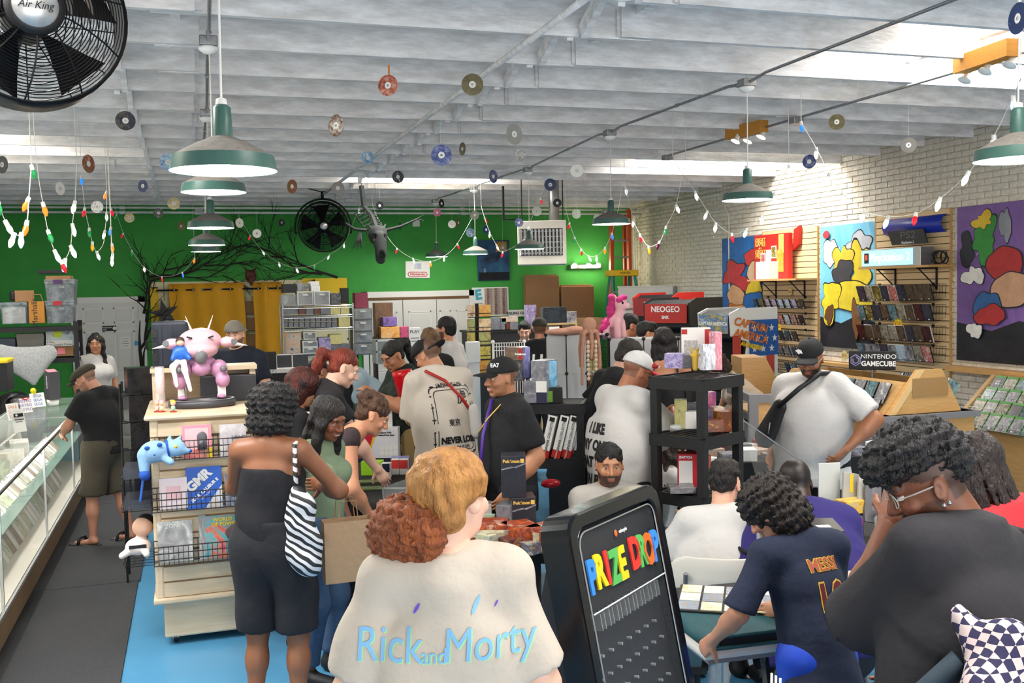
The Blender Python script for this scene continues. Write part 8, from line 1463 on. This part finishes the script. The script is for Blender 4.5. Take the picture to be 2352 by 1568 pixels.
# --- seated players
Sx=pp('seated person with short dark hair and a white tee, back turned',1655,1046,5.15,-25,sit=.45,lean=12,w=1.2,skin='fair',hp=(8,-22,0),hair='crop',hairc='#1e1815',hairn=(.004,120),shirt=dict(m=mw,sl=.8,e=.028,hem=-.14),pants=dict(m=mkh),shoes=m_shoe,armL=dict(t=(-.22,.28,.05),p=(-1,-.3,-.2)),armR=dict(t=(.1,.4,.2)),**MID)
q_=Sx['o'].location; fchair('ivory folding chair under the seated person in the white tee',(q_.x,q_.y),R(-25),.44)
Pu=pp('seated person with a shaved head in a violet tee with black sleeve bands',1838,1040,5.05,-12,sit=.45,lean=26,w=1.35,skin='dark',hp=(22,0,0),hd=dict(buzz=.8,hair='#0e0b0a'),shirt=dict(m=jersey('violet tee','#2c2466'),sl=.8,e=.03,hem=-.16),pants=dict(m=mdk),shoes=m_shoe,armL=dict(t=(-.2,.3,.06),p=(-1,-.4,0)),armR=dict(t=(.15,.4,.15)),**MID)
q_=Pu['o'].location; fchair('ivory folding chair under the seated person in violet',(q_.x,q_.y),R(-12),.44)
for f_ in(.5,.66):
 a_,b_=Pu['sh'][-1],Pu['arms'][-1][0]; strap(Pu,[a_+(b_-a_)*f_+.09*(V(0,1,0)*math.cos(t_)+np.cross((b_-a_)/np.linalg.norm(b_-a_),V(0,1,0))*math.sin(t_))for t_ in[j*.35 for j in range(19)]],.012,mk,'sleeve_band')
Be=pp('seated bearded person with short black hair facing us behind the game board',1400,1012,5.75,170,sit=.45,w=1.25,skin='#b07a58',hp=(4,-6,0),hair='short',hairc='#14100f',hairn=(.003,130),hd=dict(beard=.85,fat=1.14),shirt=dict(m=jersey('grey beige tee','#b4aea6'),e=.025),pants=dict(m=mdk),shoes=m_shoe,armL=dict(t=(-.15,.35,.1)),armR=dict(t=(.15,.35,.1)),**MID)
q_=Be['o'].location; fchair('ivory folding chair under the bearded person',(q_.x,q_.y),R(170),.44)
LH=[('+e',(0,-.02,.038),(.088,.106,.092),None),('+q',(0,-.05,-.02),(.02,-.08,-.48),.1,.11,V(0,1,0),.5),('+c',(.07,.02,-.02),(.1,.04,-.34),.035,.025),('+c',(-.07,.02,-.02),(-.1,.04,-.34),.035,.025)]+FACE_CUT
G=pp('seated person with very long dark wavy hair and a white tee',1535,985,7.0,-75,sit=.45,lean=14,w=.95,skin='#c08a68',hp=(14,-6,0),female=True,hair=LH,hairc='#1a1311',hair2='#3a261a',hairn=(.008,55),shirt=dict(m=mw,sl=.5),pants=dict(m=mdk),shoes=m_shoe,armR=dict(t=(.1,.4,.12)),armL=dict(t=(-.1,.4,.12)),**MID)
q_=G['o'].location; fchair('ivory folding chair under the person with very long hair',(q_.x,q_.y),R(-75),.44)
# --- standing on the right
Ra=pp('person in a black ball cap with a bird badge, white tee and black cross-body bag',1860,768,6.6,118,w=1.3,hw=1.05,skin='#96603f',belly=1,hp=(20,16,0),hd=dict(beard=.9,hair='#120e0d',fat=1.12),cap=dict(m=mat('black cap cloth','#121214',.8)),gl='#b4aea6',shirt=dict(m=mw,sl=.85,e=.03,hem=-.2,slw=1.4),pants=dict(m=mk),shoes=m_shoe,armL=dict(t=(-.30,.14,.08),p=(-1,-.8,.2)),armR=dict(t=(.24,.1,.0)),curl=(.5,.8),**MID)
T=Ra['T']; bg=hook(Ra,[('+q',T(.1,.25,.32),T(.2,.26,.12),.05,.075,Ra['fw'],.5)],m_black,'crossbody_bag',.01,.03); strap(Ra,[T(.1,.27,.32),T(-.02,.22,.44),T(-.1,.1,.53),T(-.13,-.06,.52),T(-.05,-.24,.36),T(.12,-.26,.2)],.018,m_black,'bag_strap',bg); strap(Ra,[T(.14,.3,.22),T(.15,.305,.15)],.005,m_steel,'zip_pull',bg)
hc_,hR_=Ra['hc'],Ra['hR']; mb=MB(); mb.prism([(-.034,0),(-.01,.016),(.018,.013),(.032,-.004),(.01,-.007),(.002,-.017),(-.016,-.006)],(0,.003,0)); o=obj('bird_badge',mb,m_wtxt,Ra['o']); f_=hc_+hR_@V(.052,.073,.075); o.matrix_local=Matrix.Translation(f_)@Matrix([list(r)for r in hR_]).to_4x4()@Matrix.Rotation(R(145),4,'Z')@Matrix.Rotation(R(-16),4,'X'); obj('badge_centre',MB().prism([(-.02,.001),(-.006,.010),(.01,.006),(-.002,-.002)],(0,.002,0),(0,.0025,0)),mat('purple badge','#3f2f7a',.6),o)
Ni=pp('person in a white and red ball cap and long white printed tee, with a phone',1446,796,6.3,-78,w=1.3,hw=1.05,belly=.8,skin='#a86a4a',lean=6,hp=(22,-10,0),hd=dict(beard=.25,buzz=.5,fat=1.12),cap=dict(m=mat('pale camo cap','#d8d6d4',.8,noise=(30,.15)),brim=mat('red brim','#b8202c',.7)),gl='#2a2422',shirt=dict(m=mw,sl=1.0,e=.035,slw=1.5,hem=-.34),pants=dict(m=mdk),shoes=m_shoe,armR=dict(t=(.06,.36,.36),p=(1,-.5,-1)),armL=dict(t=(-.06,.36,.36),p=(-1,-.5,-1)),curl=(1,1),**MID)
for i,s_ in enumerate(('I LIKE','MY ONE','THAT SAYS','DON PUP.')):drape(Ni,s_,.088,(-.02,.26-.105*i),m_btxt,.78,.005)
hook(Ni,[('+b',Ni['T'](0,.46,.41),(.035,.06,.006),rotm(40,0,0),.004)],m_black,'phone',.005,.004); hc_,hR_=Ni['hc'],Ni['hR']; o=obj('team_badge',MB().sph(hc_+hR_@V(.062,.068,.07),(.024,.024,.018),14,8),m_redb,Ni['o'],True); text('SF',.022,m_wtxt,o,hc_+hR_@V(.08,.088,.07),hR_@V(-.72,.6,0),hR_@V(0,0,1),ext=.002)
pp('person with short brown hair and a black tee bending beside the white cubes',1428,770,7.3,-85,lean=16,w=1.1,skin='fair',hp=(24,0,0),hair='short',hairc='#241a14',shirt=dict(m=mk),pants=dict(m=mdk),shoes=m_shoe,**FAR)
pp('person with a dark quiff facing the arcade cabinets',1482,736,10.3,-98,w=1,skin='tan',hp=(8,0,0),hair='crop',hairc='#15110f',shirt=dict(m=mk),pants=dict(m=mdk),shoes=m_shoe,**FAR)
W=pp('person with long dark hair and a black strappy top, back turned',1524,750,8.4,-22,w=.95,female=True,skin='tan',hair='long',hairc='#171110',hairn=(.004,70),shirt=dict(m=mk,sl=0,collar=0,tube=1),pants=dict(m=mk),shoes=m_shoe,**FAR); hook(W,[('+e',W['T'](.02,-.28,.0),(.05,.04,.07),None)],mat('blue pouch','#2f86c0',.6),'pouch',.012)
for s_ in(-1,1):strap(W,[W['T'](s_*.1,-.13,.34),W['T'](s_*.09,-.06,.5),W['T'](s_*.09,.1,.36)],.009,mk,'top_strap')
pp('person in a cream striped blouse and denim shorts leaning over the bins',1658,800,9.9,75,lean=42,w=1.1,female=True,skin='#b07a5a',hp=(20,0,0),hair='curly',hairc='#3a261a',hairn=(.007,90),shirt=dict(m=mat('striped cream cotton','#d8c9b4',.9,noise=(14,.2),col2='#bfa58a',sx=(.1,.1,6)),sl=.6,e=.03),pants=dict(m=mdk,len=.9,name='shorts'),shoes=m_shoe,armR=dict(t=(.26,.3,.2),p=(1,-1,-.3)),armL=dict(t=(-.1,.42,.22)),**FAR)
pp('person in a pink tee half hidden by the pony plush',1440,718,10.6,-100,w=1,skin='tan',hair='short',hairc='#1a1412',hp=(18,0,0),shirt=dict(m=jersey('salmon tee','#d29a8a')),pants=dict(m=mdk),shoes=m_shoe,**FAR)
pp('person in a black ball cap beyond the white cubes',1308,744,11.6,-18,w=1,skin='tan',cap=dict(m=mk),hd=dict(buzz=.6),shirt=dict(m=mk),pants=dict(m=mdk),shoes=m_shoe,**FAR)
pp('person with a dark quiff and black top facing us by the toy counter',1204,735,12.6,160,w=1,skin='fair',hair='crop',hairc='#1a1412',hp=(14,0,0),hd=dict(beard=.4,smile=1),shirt=dict(m=mk),pants=dict(m=mdk),shoes=m_shoe,**FAR)
E=pp('person in a black jersey with a white number 11, back turned',1240,728,11.2,-30,w=1.15,skin='tan',cap=dict(m=mat('olive cap','#2f2c24',.8)),hd=dict(buzz=.7),shirt=dict(m=mk,e=.03),pants=dict(m=mdk),shoes=m_shoe,**FAR); drape(E,'11',.2,(.0,.3),m_wtxt,.9,.006)
# --- around the middle table
EA=pp('smiling person in a black EA7 cap and black tee with a purple cross-body bag',1150,815,6.15,98,w=1.22,skin='#b47c5a',hp=(4,4,0),hd=dict(smile=1,buzz=.6,fat=1.1,beard=.2),cap=dict(m=MATS['black cap cloth']),shirt=dict(m=mk,sl=.8,e=.026,hem=-.2),pants=dict(m=mdk),shoes=m_shoe,armL=dict(t=(-.22,.1,-.02)),**MID)
hc_,hR_=EA['hc'],EA['hR']; text('EA7',.034,m_wtxt,EA['o'],hc_+hR_@V(-.056,.066,.085),hR_@V(-.75,-.62,0),hR_@V(.12,.2,1),ext=.001,bold=.001)
T=EA['T']; mpu=mat('purple nylon','#4a2a8a',.5); bg=hook(EA,[('+q',T(-.06,.26,.02),T(.1,.28,.06),.1,.1,EA['fw'],.4)],mpu,'crossbody_bag',.011,.03); strap(EA,[T(-.1,.24,.1),T(-.06,.2,.3),T(.02,.1,.5),T(.1,-.1,.48)],.012,mpu,'bag_strap',bg); obj('bag_panel',MB().box(T(-.02,.325,.0),(.13,.006,.1),M=Matrix([list(r)for r in EA['Rt']])),m_silver,bg); strap(EA,[T(-.07,.06,.5),T(-.05,.16,.4),T(.02,.2,.3)],.004,m_gold,'neck_chain')
Nv=pp('person in a backward black cap and white shirt patterned with black print, back turned',1000,765,7.5,14,lean=8,w=1.22,hw=1.04,skin='#c08a6a',hp=(26,28,0),hd=dict(buzz=.75),cap=dict(m=MATS['black cap cloth'],back=True),shirt=dict(m=mat('cream print shirt','#d4cabc',.85),sl=.95,e=.034,slw=1.6,hem=-.2),pants=dict(m=mdk),shoes=m_shoe,armL=dict(t=(-.1,.34,.2)),armR=dict(t=(.1,.34,.15)),curl=(.9,.9),**MID)
for s_,sz,x,z,b in(('JAPAN IS LIFE',.04,.0,.39,.001),('虎',.11,.07,.29,.002),('東京',.055,-.0,.12,.001),('NEVER LOSE',.062,.03,.0,.004),('JAPAN IS LIFE',.032,.03,-.05,.0008)):drape(Nv,s_,sz,(x,z),m_btxt,.85,b)
for(w_,h_,cz)in((.17,.25,.15),(.145,.225,.15)):
 pts=rrect(2*w_,cz-h_,cz+h_,.03,2); n_=len(pts); me=MB().add([(p_[0],p_[1],0)for p_ in pts]+[(p_[0]*.96,cz+(p_[1]-cz)*.975,0)for p_ in pts],[(i,(i+1)%n_,n_+(i+1)%n_,n_+i)for i in range(n_)]).mesh('f'); drape(Nv,'',0,(.01,0),m_btxt,mesh=me,name='print_border')
for i in range(22):a_=i*.2856; pblob(Nv,.01+.157*math.copysign(min(1,abs(1.3*math.cos(a_))),math.cos(a_)),.15+.237*math.copysign(min(1,abs(1.3*math.sin(a_))),math.sin(a_)),.008+.004*(i%3),.007,m_btxt,n=7,name='print_scroll')
strap(Nv,[Nv['T'](-.16,-.1,.5),Nv['T'](-.06,-.19,.42),Nv['T'](.04,-.215,.3),Nv['T'](.1,-.22,.2)],.012,m_redb,'red_lanyard'); hook(Nv,[('+q',Nv['T'](.12,-.24,.2),Nv['T'](.13,-.24,.04),.045,.05,Nv['fw'],.5)],mw,'hanging_pouch',.012)
pp('person with black hair seen behind the backward cap',1022,727,10.3,50,w=1.1,skin='tan',hair='short',hairc='#100d0c',hd=dict(beard=.8),shirt=dict(m=mw),pants=dict(m=mdk),shoes=m_shoe,**FAR); pp('person with long dark blonde hair behind the backward cap',984,752,9.6,20,w=.95,female=True,skin='fair',hair='long',hairc='#8a6a48',hair2='#5a4028',shirt=dict(m=mk),pants=dict(m=mdk),shoes=m_shoe,**FAR)
Po=pp('person with a black ponytail and glasses holding a red tub',912,772,8.2,108,lean=6,w=1.1,female=True,skin='tan',hp=(24,10,0),hair='pony',hairc='#110d0d',gl='#6a6460',shirt=dict(m=jersey('dark green camo top','#1c2a20',noise=(18,.5),col2='#0f1512'),sl=.6),pants=dict(m=jersey('sand trousers','#8a7448')),shoes=m_shoe,armL=dict(t=(-.03,.3,.36),p=(-1,-.5,-.6)),armR=dict(t=(.08,.3,.14),p=(1,-.5,-.6)),curl=(.7,.9),q=.018,hq=.0065)
p_=at(934,908,D=7.75); t=thing('red_tub','glossy red lidded tub held by the person with the ponytail','tub',p_); t.rotation_euler=(0,R(-10),0); m_rt=mat('glossy red plastic','#c8141c',.2); obj('tub',MB().lathe([(.001,0),(.06,0),(.068,.01),(.075,.17)],28),m_rt,t,True); obj('lid',MB().lathe([(.079,.165),(.079,.195),(.07,.2),(.001,.2)],28),m_rt,t,True)
pp('person with blonde hair and a pale blue tee bending over the counter',800,792,9.3,85,lean=42,w=1.05,female=True,skin='fair',hp=(20,0,0),hair='long',hairc='#b8946a',hair2='#8a6a48',shirt=dict(m=jersey('pale blue tee','#9fb4c0'),sl=.7),pants=dict(m=mk),shoes=m_shoe,armL=dict(t=(-.1,.4,.1)),**FAR)
St=pp('person with copper hair in a black and white striped tee',768,792,6.6,-88,lean=12,w=1.1,female=True,skin='pale',hp=(22,-8,0),hair='pony',hairc='#8a3420',hair2='#5a2014',shirt=dict(m=cover('unused',['#222222','#333333'])if False else mat('striped jersey','#1c1a1e',.9),sl=.55),pants=dict(m=mdk),shoes=m_shoe,armR=dict(t=(.12,.4,.0)),q=.016,hq=.006)
for i in range(9):
 me=MB().bx(-.17,.17,0,.001,0,.008).mesh('f');
 for bk in(True,False):drape(St,'',0,(0,.08+.04*i),mw,mesh=MB().add([(-.16+.02*j,y,0)for j in range(17)for y in(0,.011)],[(2*j,2*j+2,2*j+3,2*j+1)for j in range(16)]).mesh('f'),back=bk,name='stripe',off=.004)
pp('person with pinned brown hair leaning over the black table in a brown dress',832,890,6.1,-100,lean=46,w=1.05,female=True,skin='peach',hp=(16,0,0),hair=HAIR['short']+[('+e',(0,-.1,.07),(.05,.05,.05),None),('+e',(0,-.06,.1),(.06,.06,.03),None)],hairc='#3a2418',hair2='#5a3a24',hairn=(.006,90),shirt=dict(m=jersey('plum brown dress','#3a2c30'),sl=0,collar=0,hem=-.5),pants=dict(m=jersey('plum skirt','#342a2e'),len=1.3,name='skirt'),shoes=m_shoe,armR=dict(t=(.16,.42,.2),p=(1,-.3,-.4)),armL=dict(t=(-.16,.3,.0)),curl=(.25,.4),**MID)
In=pp('smiling person with long black hair and a sage green top looking down',742,896,5.45,-132,w=.95,female=True,skin='#7e4e36',hp=(20,-8,0),hd=dict(smile=1,lip='#7a2c34',lid=.8),hair=LH,hairc='#120f10',hair2='#241d1c',hairn=(.004,60),shirt=dict(m=jersey('sage top','#7d8f74'),sl=.3,e=.012),pants=dict(m=mjean),shoes=m_shoe,**MID)
pp('person with dark hair streaked red and glasses beside the gondola',684,842,6.5,-80,w=1.0,female=True,skin='peach',hp=(18,0,0),hair='curly',hairc='#1c1412',hair2='#5a1c14',hairn=(.003,60),gl='#2a2422',shirt=dict(m=mk),pants=dict(m=mdk),shoes=m_shoe,**MID); pp('person with black hair seen behind the copper haired one',722,814,8.9,-60,w=1,female=True,skin='tan',hp=(20,0,0),hair='short',hairc='#120f0f',shirt=dict(m=mk),pants=dict(m=mdk),shoes=m_shoe,**FAR)
Bb=pp('person with dark curls, bare shoulders and a black strapless top, back turned',622,876,4.9,-24,w=1.0,female=True,skin='#855438',hp=(8,-10,0),hair=[('+e',(0,-.02,.03),(.125,.13,.105),None),('+e',(0,-.05,-.07),(.115,.095,.075),None)]+FACE_CUT,hairc='#100e0f',hair2='#231e1e',hairn=(.008,170),shirt=dict(m=jersey('black tube top','#15151b'),tube=1,sl=0,collar=0,e=.006,hem=-.02),pants=dict(m=jersey('black cargo shorts','#191a20'),len=.98,e=.036,top=.1,name='shorts'),armL=dict(t=(-.1,.36,.22),p=(-1,-.5,-.6)),armR=dict(t=(.16,.3,.2),p=(1,-.4,-.6)),q=.012,hq=.0055)
T=Bb['T']; mz=bpy.data.materials.new('zebra print'); mz.use_nodes=True; nt=mz.node_tree; wv=nt.nodes.new('ShaderNodeTexWave'); wv.inputs['Scale'].default_value=9; wv.inputs['Distortion'].default_value=6; wv.inputs['Detail'].default_value=1; rp=nt.nodes.new('ShaderNodeValToRGB'); rp.color_ramp.interpolation='CONSTANT'; rp.color_ramp.elements[1].position=.45; rp.color_ramp.elements[0].color=(.01,.01,.012,1); rp.color_ramp.elements[1].color=(.6,.6,.64,1); tc=nt.nodes.new('ShaderNodeTexCoord'); mp=nt.nodes.new('ShaderNodeMapping'); mp.inputs['Rotation'].default_value=(0,R(60),0); nt.links.new(tc.outputs['Object'],mp.inputs[0]); nt.links.new(mp.outputs[0],wv.inputs[0]); nt.links.new(wv.outputs[1],rp.inputs[0]); nt.links.new(rp.outputs[0],nt.nodes['Principled BSDF'].inputs[0])
bg=hook(Bb,[('+q',T(.19,-.13,.16),T(.2,-.13,-.06),.085,.1,V(.3,1,0)/1.044,.45),('+c',T(.18,-.12,.2),T(.17,-.12,.26),.05,.02)],mz,'zebra_tote',.01,.04,folds(.004,40,2)); strap(Bb,[T(.17,-.12,.24),T(.165,-.12,.36),T(.15,-.07,.48),T(.145,.02,.49),T(.16,.08,.4)],.011,mz,'tote_strap',bg)
# --- behind the glass counter
pp('bearded person in a grey backward cap and navy tee gesturing behind the gondola',538,735,9.2,148,w=1.25,skin='fair',hp=(4,10,0),hd=dict(beard=.75,hair='#4a2e20',fat=1.1),cap=dict(m=mat('grey cap','#7d786e',.8),back=True),shirt=dict(m=mnv,sl=.7),pants=dict(m=mdk),shoes=m_shoe,armR=dict(t=(.02,.38,.22),p=(1,-.5,-1)),armL=dict(t=(-.26,.2,.0)),palms=(V(0,.2,1),None),curl=(.2,.4),q=.018,hq=.006)
pp('person with long dark curls, glasses and a white tee beside the white door',222,764,11.8,-150,w=1.0,female=True,skin='tan',hp=(0,-30,0),hair='long',hairc='#15110f',hairn=(.007,60),gl='#8a6a3a',shirt=dict(m=mw,sl=.8),pants=dict(m=mk),shoes=m_shoe,**FAR)
Fl=pp('person in an olive flat cap, black tee and khaki shorts leaning on the counter',212,822,8.6,52,lean=6,w=1.08,skin='#c08a70',hp=(30,18,0),hd=dict(beard=.45,hair='#4a3a30',buzz=.7),cap=dict(m=mat('olive wool','#3a362a',.9,bump=(120,.3)),flat=True),shirt=dict(m=mk,sl=.75,e=.03),pants=dict(m=mkh,len=1.02,e=.04,name='shorts'),armL=dict(t=(-.12,.36,.14),p=(-1,-.5,-.5)),armR=dict(t=(.24,.02,-.06)),feet=((.12,-.12,0),(-.1,.1,0)),**MID)
for sd in(1,-1):f_=V(*((.12,-.12,0)if sd>0 else(-.1,.1,0))); sl_=hook(Fl,[('+q',f_+V(0,-.06,.012),f_+V(sd*.02,.16,.012),.05,.052,V(0,0,1),.25)],mat('dark sandal','#23211f',.6),'sandal',.01); strap(Fl,[f_+V(-.055,.09,.015),f_+V(-.03,.09,.075),f_+V(.03,.09,.075),f_+V(.06,.09,.015)],.014,MATS['dark sandal'],'sandal_strap',sl_)
